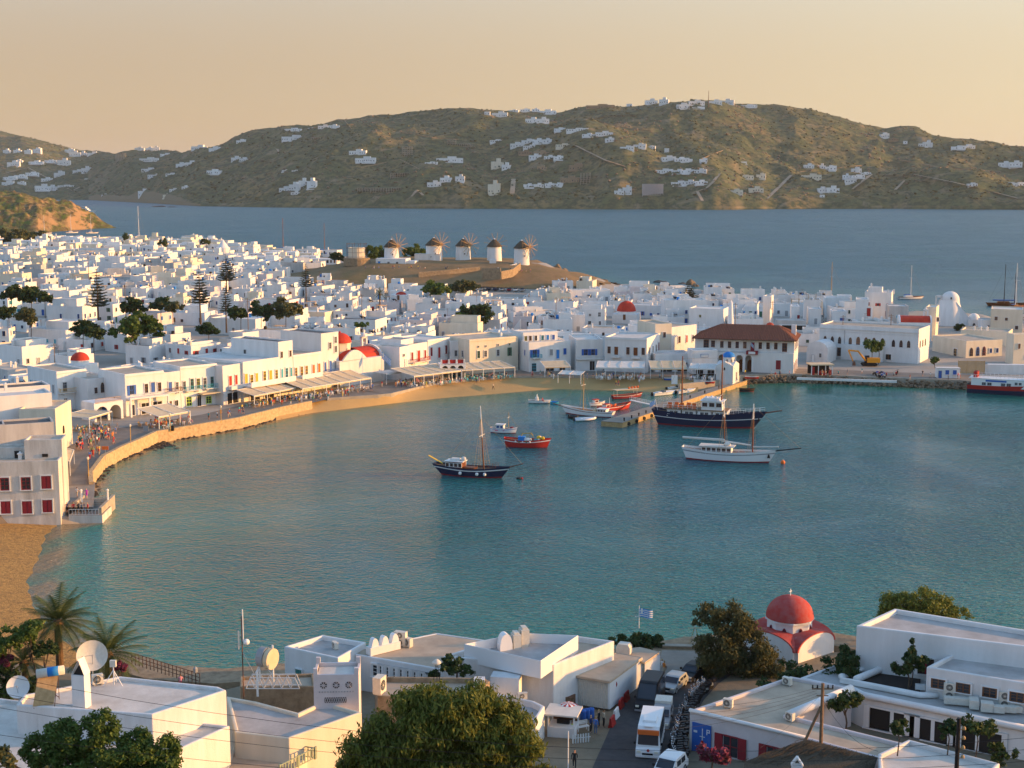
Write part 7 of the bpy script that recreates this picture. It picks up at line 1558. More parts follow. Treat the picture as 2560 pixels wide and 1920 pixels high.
for k,(x,y_,m_,sx,sz,lb)in enumerate(((1405,1770,'plank',2.6,1.4,'brown slatted crate beside the kiosk'),(1442,1748,'plank',2.0,1.7,'taller brown crate with planting against the shed'))):
 q=P(x,y_,nz(P(x,y_,4.5).x,P(x,y_,4.5).y)+.05);t=thing('crate',lb,'crate',q,R(-12));
 for j in range(9):bpart('slat',t,(-sx/2+sx*(j+.5)/9,-.6,0),(sx/9-.03,.06,sz),M[m_])
 MB().box(0,0,0,sx-.06,1.1,sz-.05).build('crate_body',M['rust'],t)
for k,x in enumerate((1458,1468,1478)):q=P(x,1762-2*k,4.9);q.z=nz(q.x,q.y)+.02;t=thing('drum',f"{('left', 'middle', 'right')[k]} blue plastic drum by the shed",'drum',q,0,'blue drums by the shed');MB().lathe([(.01,0),(.3,.02),(.33,.3),(.3,.62),(.33,.9),(.28,1.02),(.01,1.04)],n=14).build('drum_body',M['blue'],t,smooth=True)
# kiosk with striped parasol
def gpt(x,y_):
 z=5.0
 for _ in range(12):p=P(x,y_,z);z=nz(p.x,p.y)
 return P(x,y_,z)
q=gpt(1368,1842);t=thing('kiosk','small white ticket kiosk with open front and white picket fence','kiosk',q,R(-14));kw_=2.6
MB().box(kw_/2,1.1,0,kw_,2.2,1.0).build('counter',M['white'],t)
for x in(.08,kw_-.08):
 for y_ in(.08,2.1):bpart('post',t,(x,y_,1.0),(.13,.13,1.2),M['pwhite'])
MB().box(kw_/2,1.1,2.2,kw_+.6,2.8,.14).build('kiosk_roof',M['canvasw'],t);bpart('back_panel',t,(kw_/2,2.05,1.0),(kw_-.3,.08,1.2),M['brown']);bpart('interior_shelf',t,(kw_*.5,1.2,1.0),(1.2,.4,.4),M['black'])
for k in range(7):bpart('picket',t,(kw_+.1+.22*k,-1.2+.12*k,0),(.12,.05,.95),M['pwhite'])
MB().beam((kw_,-1.25,.6),(kw_+1.6,-.4,.6),.05).build('fence_rail',M['pwhite'],t)
q=gpt(1420,1822);t=thing('parasol','red and white striped parasol beside the kiosk','parasol',q,0);cv=MB()
for k in range(16):
 a0,a1=2*math.pi*k/16,2*math.pi*(k+1)/16;cv.add([(0,0,2.6),(.6*math.cos(a0),.6*math.sin(a0),2.5),(.6*math.cos(a1),.6*math.sin(a1),2.5),(1.15*math.cos(a0),1.15*math.sin(a0),2.15),(1.15*math.cos(a1),1.15*math.sin(a1),2.15),(1.15*math.cos(a0),1.15*math.sin(a0),2.0),(1.15*math.cos(a1),1.15*math.sin(a1),2.0)],[(0,1,2),(1,3,4,2),(3,5,6,4)],k%2)
cv.build('canopy',[M['red'],M['pwhite']],t);MB().tube([(0,0,0),(0,0,2.6)],.035,6).build('pole',M['steel'],t);bpart('foot',t,(0,0,0),(.5,.5,.1),M['concrete'])
q=gpt(1455,1830);t=thing('bench','white slatted bench beside the kiosk','bench',q,R(25));[bpart('seat_slat',t,(0,.12*k,.45),(1.6,.09,.04),M['pwhite'])for k in range(4)];[bpart('back_slat',t,(0,.45,.6+.14*k),(1.6,.04,.1),M['pwhite'])for k in range(3)]
for x in(-.7,.7):bpart('leg',t,(x,.05,0),(.06,.06,.45),M['pwhite']);bpart('leg',t,(x,.42,0),(.06,.06,1.0),M['pwhite'])
for(x,y_,tp,bt,po,wh)in((1430,1836,'lime','black','sit','beside the striped parasol'),(1477,1832,'navy','black','stand','in the group by the kiosk bench'),(1489,1836,'blue','denim','stand','in the group by the kiosk bench'),(1497,1818,'black','black','stand','behind the bench group'),(1509,1818,'beige','black','stand','with a backpack near the bench'),(1436,1922,'black','black','walk','beside the white pole in the street')):
 person(gpt(x,y_),R(prn.uniform(0,360)),po,wh,tp,bt,short=False,group='people by the kiosk',scale=1.02)
# street
rd=[gpt(x,y_)for x,y_ in((1470,1960),(1700,1960),(1720,1880),(1735,1780),(1760,1700),(1775,1672),(1690,1672),(1660,1690),(1560,1760),(1530,1840))]
mb=MB();cl=[gpt(x,y_)for x,y_ in((1590,1990),(1600,1920),(1615,1850),(1635,1790),(1665,1740),(1705,1698),(1745,1672))];wds=(7,6.6,6.0,6.0,6.4,6.5,6.5);vs=[]
for i,p in enumerate(cl):
 d=(cl[min(i+1,len(cl)-1)]-cl[max(i-1,0)]).normalized();n_=Vector((-d.y,d.x,0)).normalized()
 for f in(-1,-.33,.33,1):
  q=p+n_*wds[i]*f*.62;vs.append((q.x,q.y,nz(q.x,q.y)+.05))
mb.add(vs,[(4*i+j,4*i+j+1,4*i+j+5,4*i+j+4)for i in range(len(cl)-1)for j in range(3)]);tag(mb.build('street',M['asphalt']),kind='structure')
def wheel(parent,p,r=.33,w=.22):
 o=MB().tube([(0,-w/2,0),(0,w/2,0)],r,16).build('wheel',M['rubber'],parent,p);MB().tube([(0,-w/2-.01,0),(0,w/2+.01,0)],r*.6,12).build('rim',M['steel'],o);return o
def vehicle(label,p,rz,L,W,H,body,kind,name='car',cat='car',band=None):
 """local x forward, nose at +x"""
 t=thing(name,label,cat,p,rz,'vehicles in the near street');
 if kind=='car':low=[(-L/2,.35),(-L/2,.85),(-L*.48,.95),(L*.2,.95),(L*.48,.78),(L/2,.6),(L/2,.32)];cab=[(-L*.46,.93),(-L*.38,H-.05),(-L*.3,H),(L*.02,H),(L*.08,H-.06),(L*.26,.94)]
 elif kind=='van':low=[(-L/2,.4),(-L/2,1.25),(L*.32,1.25),(L*.46,1.0),(L/2,.8),(L/2,.38)];cab=[(-L*.495,1.22),(-L*.48,H-.1),(-L*.44,H),(L*.12,H),(L*.18,H-.1),(L*.36,1.22)]
 else:low=[(-L/2,.4),(-L/2,1.2),(L*.40,1.2),(L*.49,.95),(L/2,.75),(L/2,.38)];cab=[(-L*.5,1.18),(-L*.49,H-.1),(-L*.46,H),(L*.33,H),(L*.37,H-.25),(L*.43,1.18)]
 MB().extrude_y(low,-W/2,W/2).build('body',M[body],t)
 n=len(cab);vs=[(x,-W/2*(1 if z<1.3 else .9),z)for x,z in cab]+[(x,W/2*(1 if z<1.3 else .9),z)for x,z in cab];MB().add(vs,[(i,n+i,n+(i+1)%n,(i+1)%n)for i in range(n)]+[tuple(range(n)),tuple(reversed(range(n,2*n)))]).build('cabin',M[body],t)
 z0=cab[0][1];a,b=Vector((cab[-1][0],0,cab[-1][1])),Vector((cab[-2][0],0,cab[-2][1]));nn=Vector((b.z-a.z,0,a.x-b.x)).normalized()*.02
 wsq=[a.lerp(b,.08)+nn+Vector((0,s*W*.43,0))for s in(-1,1)]+[a.lerp(b,.92)+nn+Vector((0,s*W*.41,0))for s in(1,-1)];MB().add(wsq,[(0,1,2,3)]).build('windscreen',M['glass'],t)
 xr,xf=cab[1][0]+.1,cab[-2][0]-.05;nwin=2 if kind=='car' else 3
 for s in(-1,1):
  for k in range(nwin):
   x0=xr+(xf-xr)*k/nwin+.06;x1=xr+(xf-xr)*(k+1)/nwin-.04;y0,y1=s*(W/2*.985+.012),s*(W/2*.925+.014);MB().add([(x0,y0,z0+.08),(x1,y0,z0+.08),(x1,y1,H-.22),(x0,y1,H-.22)],[(0,1,2,3)if s<0 else(3,2,1,0)]).build('side_window',M['glass'],t)
 for x in(-L*.32,L*.32):
  for s in(-1,1):wheel(t,(x,s*(W/2-.1),.33))
 for s in(-1,1):bpart('headlight',t,(L/2-.03,s*W*.36,.62 if kind=='car' else .72),(.1,.34,.18),M['lampglow']);bpart('mirror',t,(cab[-1][0]-.2,s*(W/2+.12),z0+.1),(.15,.2,.22),M['black']if body!='hullwhite' else M['black'])
 bpart('bumper',t,(L/2,0,.32),(.12,W*.96,.2),M['pgrey']if body!='hullwhite' else M['hullwhite']);bpart('number_plate',t,(L/2+.065,0,.4),(.02,.5,.12),M['pwhite']);bpart('grille',t,(L/2+.0,0,.56),(.06,W*.45,.16),M['chrome']if kind=='van' else M['black'])
 return t
def heading(x0,y0,x1,y1):a,b=gpt(x0,y0),gpt(x1,y1);return a,math.atan2(b.y-a.y,b.x-a.x)
M['silver']=mat('silver_car_paint',(.42,.45,.45),.35,metal=.4);M['carblack']=mat('black_car_paint',(.010,.010,.012),.45,spec=.35);M['carwhite']=M['hullwhite']
p,h=heading(1625,1762,1600,1800);vehicle('black passenger van facing down the street',p,h,5.6,2.0,2.75,'carblack','van','van','van')
p,h=heading(1684,1722,1660,1740);vehicle('silver hatchback parked behind the black van',p,h,4.0,1.7,1.5,'silver','car');p,h=heading(1732,1694,1716,1704);vehicle('dark car in the shade of the tamarisk',p,h,4.1,1.7,1.45,'carblack','car')
p,h=heading(1626,1868,1618,1900);bus=vehicle('white minibus with orange stripe over its windscreen',p,h,6.2,2.15,2.85,'hullwhite','bus','minibus','bus');bpart('destination_band',bus,(2.44,0,2.2),(.2,1.9,.4),M['orange']);MB().box(0,0,0,1.5,1.3,.22,tx=.9,ty=.9).box(1.3,0,0,.8,.8,.06).build('roof_unit',M['hullwhite'],bus,(.6,0,2.85));MB().disc((3.12,.05,.98),.13,(1,0,.3),12).build('emblem',M['red'],bus)
p,h=heading(1655,1806,1648,1830);pk=vehicle('grey pickup truck behind the white minibus',p,h,4.6,1.75,1.6,'pgrey','car','pickup_truck','truck');bpart('cargo_box',pk,(-1.6,0,.95),(1.6,1.6,.9),M['acbeige'])
p,h=heading(1672,1938,1655,1952);vehicle('white car with roof hatch at the bottom edge',p,h,4.4,1.8,1.7,'hullwhite','car')
def scooter_proto(body):
 t=thing('scooter','x','scooter',(0,0,0));MB().box(-.35,0,.42,.8,.3,.3,tx=.8).box(.1,0,.28,.5,.3,.1).box(.45,0,.3,.12,.34,.62,tx=.7).build('body',M[body],t);MB().box(-.35,0,.74,.75,.26,.1,tx=.9).build('seat',M['black'],t);MB().tube([(.5,0,.3),(.42,0,1.02)],.035,6).tube([(.4,-.32,1.05),(.42,0,1.03),(.4,.32,1.05)],.022,5).build('handlebar',M['chrome'],t);MB().box(-.85,0,.78,.32,.34,.28).build('top_box',M['black'],t)
 for x in(.58,-.58):MB().tube([(0,-.05,0),(0,.05,0)],.22,14).build('wheel',M['rubber'],t,(x,0,.22))
 for s in(-1,1):MB().disc((.4,s*.3,1.2),.07,(1,0,0),8).build('mirror',M['chrome'],t)
 return t
SCP=[proto(scooter_proto(c))for c in('carblack','silver','navy','pgrey')];srn=random.Random(3);SL=[(1768,1722),(1752,1735),(1735,1752),(1722,1775),(1712,1800),(1703,1822),(1697,1845),(1692,1868),(1690,1890),(1695,1912)];first=set();cnt=0;scol=['black','silver','navy','grey'];ordn=['first','second','third','fourth','fifth','sixth','seventh','eighth','ninth','tenth','eleventh','twelfth','thirteenth','fourteenth','fifteenth','sixteenth','seventeenth','eighteenth','nineteenth','twentieth'];per=[0]*4
for i in range(34):
 f=i/33*(len(SL)-1);k=min(int(f),len(SL)-2);x=SL[k][0]+(SL[k+1][0]-SL[k][0])*(f-k)+srn.uniform(-3,3);y_=SL[k][1]+(SL[k+1][1]-SL[k][1])*(f-k);p=gpt(x,y_);p.z+=.06;j=srn.choice([0,0,0,1,2,3,0]);per[j]+=1
 lb=f"{ordn[per[j] - 1]} {scol[j]} scooter counted from the tamarisk end of the row"
 if j not in first:first.add(j);r=SCP[j];r.location=p;r.rotation_euler=(0,R(0),R(200+srn.uniform(-10,10)));r['label']=lb;r['group']='scooters parked in a row'
 else:copy_tree(SCP[j],p,R(200+srn.uniform(-12,12)),lb,'scooters parked in a row')
for j in range(4):
 if j not in first:
  for c_,g_ in PROTO[SCP[j].name]:bpy.data.objects.remove(c_)
  bpy.data.objects.remove(SCP[j])
for k,(x,y_,m_,lb)in enumerate(((1530,1815,'red','red plastic barrier nearest the kiosk'),(1540,1795,'pwhite','white plastic barrier between two red ones'),(1552,1770,'red','red plastic barrier by the no-entry sign'),(1566,1752,'red','red plastic barrier beside the black van'),(1340,1838,'red','red plastic barrier behind the big tree'))):
 q=gpt(x,y_);t=thing('barrier',lb,'barrier',q,R(70),'plastic road barriers');MB().box(0,0,0,1.3,.5,.35,ty=.6).box(0,0,.35,1.25,.28,.6,ty=.6).build('barrier_body',M[m_],t)
q=gpt(1532,1768);t=thing('road_sign','round red no-entry sign on a thin post','sign',q,0);MB().tube([(0,0,0),(0,0,2.6)],.04,6).build('post',M['steel'],t);MB().disc((0,-.05,2.4),.42,(0,1,0),20,th=.02).build('sign_disc',M['red'],t);MB().box(0,-.09,2.34,.55,.02,.12).build('white_bar',M['pwhite'],t)
def pole(label,x,yb,yt,r,m,dz=None,name='utility_pole',lean=0.0):
 q=gpt(x,yb)if dz is None else P(x,yb,dz);top=PD(x,yt,q.y);t=thing(name,label,'pole',q,0);MB().tube([(0,0,-.5),(lean,0,top.z-q.z)],r,8,r2=r*.8).build('shaft',M[m],t);t['topz']=top.z;return t,Vector((q.x+lean,q.y,top.z))
pole('black pole standing beside the large white block',1392,1770,1625,.13,'black');_,wp=pole('slim white lamp pole at the edge of the street',1420,1935,1828,.06,'pwhite')
t,top1=pole('brown timber utility pole with crossarm and brace',2052,1862,1708,.17,'plank',7.6);hh=top1.z-t.location.z;MB().tube([(-1.9,-.5,-.5),(-.1,0,hh*.62)],.13,7).build('brace',M['plank'],t);MB().beam((-.9,0,hh-.5),(.9,0,hh-.5),.1).beam((-.5,0,hh-1.1),(.5,0,hh-1.1),.08).build('crossarm',M['plank'],t)
for x in(-.85,-.45,.45,.85):MB().lathe([(.05,0),(.09,.08),(.05,.16),(.08,.24),(.03,.3)],n=8).build('insulator',M['black'],t,(x,0,hh-.45))
t,top2=pole('dark timber utility pole with ceramic insulators at the bottom right',2388,1990,1795,.19,'black',9.0);hh2=top2.z-t.location.z
for k in range(4):MB().tube([(.15,0,0),(.42,0,0)],.04,5).lathe([(.04,-.05),(.15,.0),(.15,.12),(.08,.22),(.03,.25)],.42,0,0,10).build('insulator',M['pine'],t,(0,0,hh2-.9-.75*k))
def wire(label,a,b,sag=.5,r=.014,n=14):
 a,b=Vector(a),Vector(b);pts=[a.lerp(b,k/n)+Vector((0,0,-sag*4*(k/n)*(1-k/n)))-a for k in range(n+1)];o=MB().tube(pts,r,4).build('overhead_wire',M['black'],None,a);tag(o,label,'wire','overhead wires');return o
for k,ya in enumerate((1733,1766,1790,1846)):wire(f"{('highest', 'second', 'third', 'lowest')[k]} long overhead wire crossing the whole near foreground",PD(-80,ya-62+14*k,70),PD(2640,(1838,1868,1898,1925)[k],72),2.4-.2*k,.012)
for k in range(4):wire(f"{('highest', 'second', 'third', 'lowest')[k]} wire from the brown pole over the tan roof",top1+Vector((-.5,0,-.4-.25*k)),PD(1660,1770+18*k,95),.5,.012)
wire('service wire from the brown pole to the small near roof',top1+Vector((0,0,-1.4)),P(2195,1878,9.3),.9,.016);wire('thin wire down from the brown pole to the street',top1+Vector((0,0,-.8)),PD(1900,1870,92),.3,.01)
# right: hotel with flat roofs
H1,oh1=roofpoly('upper long white hotel block with stained flat roof',[(2141,1564),(2237,1521),(2760,1606),(2760,1640)],11.6,wall='white',roof='roofgrey',par=.45,th=.4,name='hotel_block',cat='building');wall_open(H1,oh1,P(2141,1564,11.6),P(2760,1640,11.6),7.6,'dwin','maroon',.30,1.5,1.6)
H2,oh2=roofpoly('lower white hotel block with small dark windows and machines',[(2316,1667),(2412,1617),(2760,1676),(2760,1740)],9.8,wall='white',roof='roofgrey',par=.35,th=.35,name='hotel_block',cat='building')
A_,B_3=P(2316,1667,9.8),P(2760,1740,9.8)
for f in(.075,.222,.375,.53):wall_open(H2,oh2,A_,B_3,7.9,'win','brown',f,1.3,.95)
H3,oh3=roofpoly('wide low hotel wing with grey walkway roof',[(2000,1694),(2140,1642),(2330,1690),(2420,1700),(2760,1780),(2760,1862),(2160,1738),(2128,1722)],7.0,wall='white',roof='roofgrey',par=.12,th=.3,name='hotel_block',cat='building')
A3,B3=P(2160,1738,7.0),P(2760,1862,7.0)
for k,f in enumerate((.13,.31,.50)):wall_open(H3,oh3,A3,B3,4.0,'dwin','pwhite',f,4.2,2.0,'veranda_opening')
def tube_edge(parent,o,pts,r,m='white',name='rounded_parapet'):return MB().tube([Vector(p)-o for p in pts],r,10).build(name,M[m],parent,smooth=True)
tube_edge(H3,oh3,[P(2128,1722,7.1),P(2160,1738,7.1),P(2760,1862,7.1)],.32)
t=thing('courtyard','rounded white wall round a planted courtyard in the hotel roof','wall',P(2110,1706,7.0),0);o_=P(2110,1706,7.0);MB().tube([P(a,b,7.2)-o_ for a,b in((2188,1660),(2102,1692),(2102,1700),(2300,1738),(2345,1738))],.3,10).build('rounded_kerb',M['white'],t,smooth=True);MB().tube([P(a,b,7.35)-o_ for a,b in((2140,1698),(2234,1660))],.35,10).build('inner_wall',M['white'],t,smooth=True);MB().add([P(a,b,7.03)-o_ for a,b in((2150,1700),(2232,1670),(2302,1690),(2300,1732))],[(0,1,2,3)]).build('planting_bed',M['dark'],t)
def up(x,y_,d,lb,wpx,hpx,lf='dark',n=1500,sz=.28,**kw):
 b=PD(x,y_,d);return tree(lb,b,wpx*d/F/2,hpx*d/F,lf,n,sz,9,flat=kw.pop('flat',hpx/wpx*.8),**kw)
b=P(2268,1722,7.0);tree('upright green shrub in the hotel courtyard',b,1.7,3.4,'dark',1500,.24,10,flat=.9,name='shrub',cat='shrub',trunk=.08);tree('taller thin shrub in the hotel courtyard',P(2276,1716,7.0),.8,4.4,'dark',700,.22,5,flat=1.6,name='shrub',cat='shrub',trunk=.06)
for k,(x,y_,fn)in enumerate(((2372,1748,2),(2510,1770,2),(2162,1662,1))):ac_unit(('double air conditioner nearest the lower block corner','double air conditioner farther along the lower block','flat white air conditioner at the courtyard end')[k],P(x,y_,7.05),R(-14),1.0 if fn==2 else 1.6,1.55 if fn==2 else .7,.5,fn)
t=thing('roof_ducts','cream ventilation ducts snaking along the hotel wall','duct',P(2420,1770,7.0),R(-14));
for k,(x,y_,sx,sy,sz)in enumerate(((-1.0,.6,2.2,.6,.6),(.5,.1,.8,1.2,.8),(1.6,-.5,1.1,.9,.8),(2.6,-.6,1.0,.7,.6),(3.6,-.3,1.1,.6,.55),(4.4,.3,.6,1.4,.55))):bpart('duct_section',t,(x,y_,.1),(sx,sy,sz),M['acbeige'])
t=thing('roof_ducts','white duct run along the courtyard edge to the lower block','duct',P(2300,1726,7.0),R(-14));[bpart('duct_section',t,(.95*k,.1,.1),(.9,.5,.45),M['hullwhite'])for k in range(4)]
H4,oh4=roofpoly('pinkish white building with broad tan roof and blue wall map',[(1724,1775),(1976,1690),(2132,1719),(1972,1787),(2262,1858),(2200,1895),(2015,1845)],7.6,wall='lightpink',roof='rooftan',par=.3,th=.35,name='hotel_block',cat='building')
A4,B4=P(1724,1775,7.6),P(2015,1845,7.6)
for f,kind,w_ in((.37,'oshut',2.2),(.74,'oshut',2.0)):wall_open(H4,oh4,A4,B4,4.2,kind,'maroon',f,w_,1.9)
tube_edge(H4,oh4,[P(1974,1787,7.9),P(2128,1722,7.9)],.42);tube_edge(H4,oh4,[P(1724,1775,7.65),P(2015,1845,7.65)],.18)
sg=thing('wall_sign','blue street map sign with white lines, red marks and a P','sign',A4.lerp(B4,.11)+Vector((.0,-.12,-4.4)),math.atan2((B4-A4).y,(B4-A4).x));MB().box(0,0,0,1.9,.06,3.4).build('board',M['blue'],sg);MB().box(.1,-.05,.5,.07,.03,2.5).box(-.1,-.05,1.2,1.0,.03,.07).box(.1,-.05,2.2,.5,.03,.06).box(-.6,-.05,2.5,.35,.03,.2).build('white_lines',M['pwhite'],sg);MB().disc((.1,-.06,1.75),.14,(0,1,0),14).box(-.3,-.06,1.18,.4,.03,.12).build('red_marks',M['red'],sg)
MB().box(.55,-.05,2.5,.07,.03,.5).box(.68,-.05,2.93,.24,.03,.07).box(.68,-.05,2.7,.24,.03,.07).box(.8,-.05,2.7,.07,.03,.3).build('letter_sign',M['pwhite'],sg)
ac_unit('small air conditioner at the back corner of the tan roof',P(1968,1712,7.35),R(-40),.9,.7);ac_unit('air conditioner by the front edge of the tan roof',P(1820,1768,7.35),R(-30),.9,.75);ac_unit('white air conditioner at the notch of the tan roof',P(1975,1802,7.35),R(-50),.8,.75)
q=P(2015,1847,8.6);t=thing('thatched_roof','dark reed thatched roof with ragged edges','roof',q,0);cn=[P(2015,1845,8.6),P(2195,1890,8.6),P(2170,1965,7.6),P(1850,1965,7.6),P(1862,1900,7.9)];n=70;th=MB();trn=random.Random(9)
MB().add([p-q-Vector((0,0,.12))for p in cn],[tuple(range(5))]).build('thatch_base',M['thatch'],t);left_e,right_e=(cn[0],cn[4],cn[3]),(cn[1],cn[1],cn[2])
for k in range(420):
 f=trn.random();s=trn.random();a=cn[0].lerp(cn[1],f);b=cn[4].lerp(cn[2],f);p0=a.lerp(b,s);p1=a.lerp(b,min(1.04,s+trn.uniform(.10,.22)))+Vector((trn.uniform(-.12,.12),0,0));th.beam(p0-q+Vector((0,0,trn.uniform(-.05,.08))),p1-q+Vector((0,0,trn.uniform(-.05,.05))),.03,.03)
o=th.build('reeds',M['thatch'],t);o['kind']='stuff'
t=thing('chimney_stack','small white gabled chimney in front of the thatched roof','chimney',P(1992,1930,8.0),R(-10));MB().box(0,0,-1,.9,.6,1.6).build('shaft',M['white'],t);MB().beam((-.45,0,.6),(0,0,1.25),.55,.12).beam((.45,0,.6),(0,0,1.25),.55,.12).build('hood',M['white'],t)
H5,oh5=roofpoly('small near white roof with sunlit back parapet at the bottom right',[(2195,1884),(2272,1848),(2500,1908),(2430,1980),(2200,1960)],8.6,wall='white',roof='roofpale',par=.35)
for k,(x,y_,wpx,hpx)in enumerate(((2245,1852,60,70),(2440,1862,120,110),(2370,1850,70,70),(2500,1895,90,60))):d=108;b=PD(x,y_,d);b.z=max(nz(b.x,b.y),b.z-.5);tree(('small plant at the veranda corner','leafy shrub before the veranda columns','shrub between the veranda and the dark pole','low shrub at the bottom right garden')[k],b,wpx*d/F/2,hpx*d/F,'dark',900,.22,7,flat=.9,name='shrub',cat='shrub',trunk=.06)
t=tree('slender tree with bare lower stems behind the brown pole',P(2110,1842,4.4),1.9,4.6,'dark',1500,.22,9,flat=.8,trunk=.1)
# red-domed church on the shore
cb=gpt(1990,1652);CHR=thing('church','white seaside church with faded red dome and red-edged curved gables','church',Vector((cb.x,cb.y+4,cb.z)),R(42));zb=cb.z
sl=57*math.hypot(cb.y+4,CAMZ-8)/F;dz=PD(1989,1541,cb.y+4).z-zb;rD=sl;half=rD*1.28
mb=MB();bh=(dz-.1)/1.02
for ax in(0,1):
 pts=[(-half,0),(half,0),(half,bh*.62)]+[(half*math.cos(math.pi*k/12),bh*.62+(bh*.40)*math.sin(math.pi*k/12))for k in range(1,12)]+[(-half,bh*.62)]
 if ax==0:mb.extrude_y([(x,z-1)for x,z in pts],-half*1.12,half*1.12)
 else:vs=[(-half*1.12,x,z-1)for x,z in pts]+[(half*1.12,x,z-1)for x,z in pts];n=len(pts);mb.add(vs,[(i,(i+1)%n,n+(i+1)%n,n+i)for i in range(n)]+[tuple(reversed(range(n))),tuple(range(n,2*n))])
mb.build('wall',M['white'],CHR)
def arc_band(r0,r1,y0,y1,ax):
 m2=MB();k2=16;vs=[]
 for k in range(k2+1):
  a=math.pi*k/k2;x,z=math.cos(a),math.sin(a)
  for(rr2,yy)in((r0,y0),(r1,y0),(r1,y1),(r0,y1)):
   p=(half*rr2*x,yy,bh*.62-1+bh*.40*z*rr2);vs.append(p if ax==0 else(p[1],p[0],p[2]))
 m2.add(vs,[(4*k+j,4*k+(j+1)%4,4*k+4+(j+1)%4,4*k+4+j)for k in range(k2)for j in range(4)]);return m2
for ax in(0,1):
 arc_band(.98,1.06,-half*1.13,half*1.13,ax).build('vault_roof',M['domepink'],CHR)
mb=MB();mb.lathe([(rD*.97,0),(rD*.97,2.6),(rD*1.06,2.65),(rD*1.06,2.85),(rD*.95,2.9)],n=8);drm=mb.build('drum',M['white'],CHR,(0,0,dz-2.9))
for k in range(8):a=math.pi/8+k*math.pi/4;link('drum_window',wmesh('arch','maroon'),drm,(rD*.905*math.cos(a),rD*.905*math.sin(a),.9),a+math.pi/2,(.5,2,1.3))
MB().dome(rD*1.03,n=28,m=10,hz=.92).build('dome',M['domepink'],CHR,(0,0,dz),smooth=True);cross(CHR,(0,0,dz+rD*.92),.75)
# flag on pole and ship mast by the shore
q=PD(1597,1600,158);q.z=2.8;tp=PD(1597,1514,158);t=thing('flagpole','white flagpole flying a striped blue and white flag by the shore','flagpole',q,0);Hf=tp.z-q.z;MB().tube([(0,0,0),(0,0,Hf)],.06,6,r2=.04).beam((-.5,0,Hf*.52),(.4,0,Hf*.56),.05).build('pole',M['pwhite'],t);greek_flag(t,1.55,1.05,(.05,0,Hf-1.35),R(-6),.16,.14)
q=P(1736,1648,1.0);t=thing('model_mast','small rigged mast standing behind the tamarisk by the shore','mast',q,0);MB().tube([(0,0,0),(0,0,4.6)],.07,6,r2=.03).build('mast_pole',M['pwhite'],t);MB().beam((-.8,0,3.7),(.8,0,3.7),.05).beam((-1.3,0,.2),(0,0,3.9),.03).beam((1.3,0,.2),(0,0,3.9),.03).beam((-1,0,.2),(0,0,3.9),.03).beam((1,0,.2),(0,0,3.9),.03).build('rigging',M['pine'],t)
a=P(1650,1645,2.9);MBt=MB().add([P(1640,1690,2.9),P(1790,1680,2.9),P(1760,1628,2.9),P(1655,1625,2.9)],[(0,1,2,3)]).build('shore_terrace',M['pave']);tag(MBt,kind='structure')
wl_=thing('shore_wall','low stone shore wall with pale coping at the street end','wall',P(1656,1630,2.2));v=P(1762,1634,2.2)-P(1656,1630,2.2);MB().beam((0,0,0),v,.6,1.6).build('wall_body',M['stone'],wl_);MB().beam((0,0,.85),v+Vector((0,0,.85)),.75,.12).build('coping',M['concrete'],wl_)
for x,y_,tp_ in((1655,1676,'white'),(1660,1690,'orange'),(1648,1668,'beige')):person(gpt(x,y_),R(120),'sit' if x!=1660 else 'stand','at the sunny street end by the shore wall',tp_,'beige',group='people by the kiosk')
a,b=P(330,1660,4.4),P(500,1714,4.2);t=thing('iron_railing','dark iron railing along the path above the left shore','railing',a,0);v=b-a;rl=MB()
for k in range(3):rl.beam(Vector((0,0,.45+.4*k)),v+Vector((0,0,.45+.4*k)),.05)
for k in range(19):p=v*(k/18);rl.beam(p,p+Vector((0,0,1.3)),.07)
rl.build('rails_and_posts',M['rust'],t);person(P(452,1716,4.2),R(200),'sit','by the iron railing above the left shore','pink','red',group='people by the kiosk')
q=P(490,1718,4.2);t=thing('lamp_post','small dark lantern post by the iron railing','lamp',q,0);MB().tube([(0,0,0),(0,0,1.6)],.05,6).build('post',M['black'],t);MB().lathe([(.1,0),(.2,.1),(.22,.5),(.05,.7)],n=8).build('lantern',M['pgrey'],t,(0,0,1.5))
# near vegetation
d=93;cx_=PD(1105,1870,d);base=Vector((cx_.x,d,nz(cx_.x,d)-.5));Rz=7.0
sh_=[(-3.9,.2,0,2.6,2.4,2.6),(-2.2,-.3,2.1,2.6,2.4,2.3),(.2,0,2.9,2.9,2.6,2.2),(2.4,.3,2.3,2.5,2.4,2.1),(4.6,.2,.9,2.4,2.4,2.3),(6.3,.2,-.9,2.0,2.2,2.3),(0,-.6,0,3.2,2.4,2.9),(3.2,-.4,-.6,3.0,2.4,2.7),(-3.6,0,-2.4,2.6,2.2,2.6),(0,0,-3,3.2,2.6,2.8),(4,0,-3,3,2.6,2.6),(-5.9,.3,-2.2,1.3,1.3,2.0),(7.0,0,-3.2,1.6,2,2)]
zc_=PD(1090,1872,d).z-base.z;sh_=[(a*1.0-.2,b,c+zc_,e,f,g)for a,b,c,e,f,g in sh_];tree('big rounded eucalyptus tree at the bottom centre',base,7,zc_+3,'euc',90000,.15,shape=sh_,droop=1.3,elong=3.0,trunk=.45,shell=.45)
d=142;b=PD(1830,1740,d);b.z=nz(b.x,d);zt=PD(1780,1500,d).z-b.z;S_=d/F
def sp_(x,y_,rx,ry):p=PD(x,y_,d);return(p.x-b.x,p.y-b.y,p.z-b.z,rx*S_,rx*S_*.9,ry*S_)
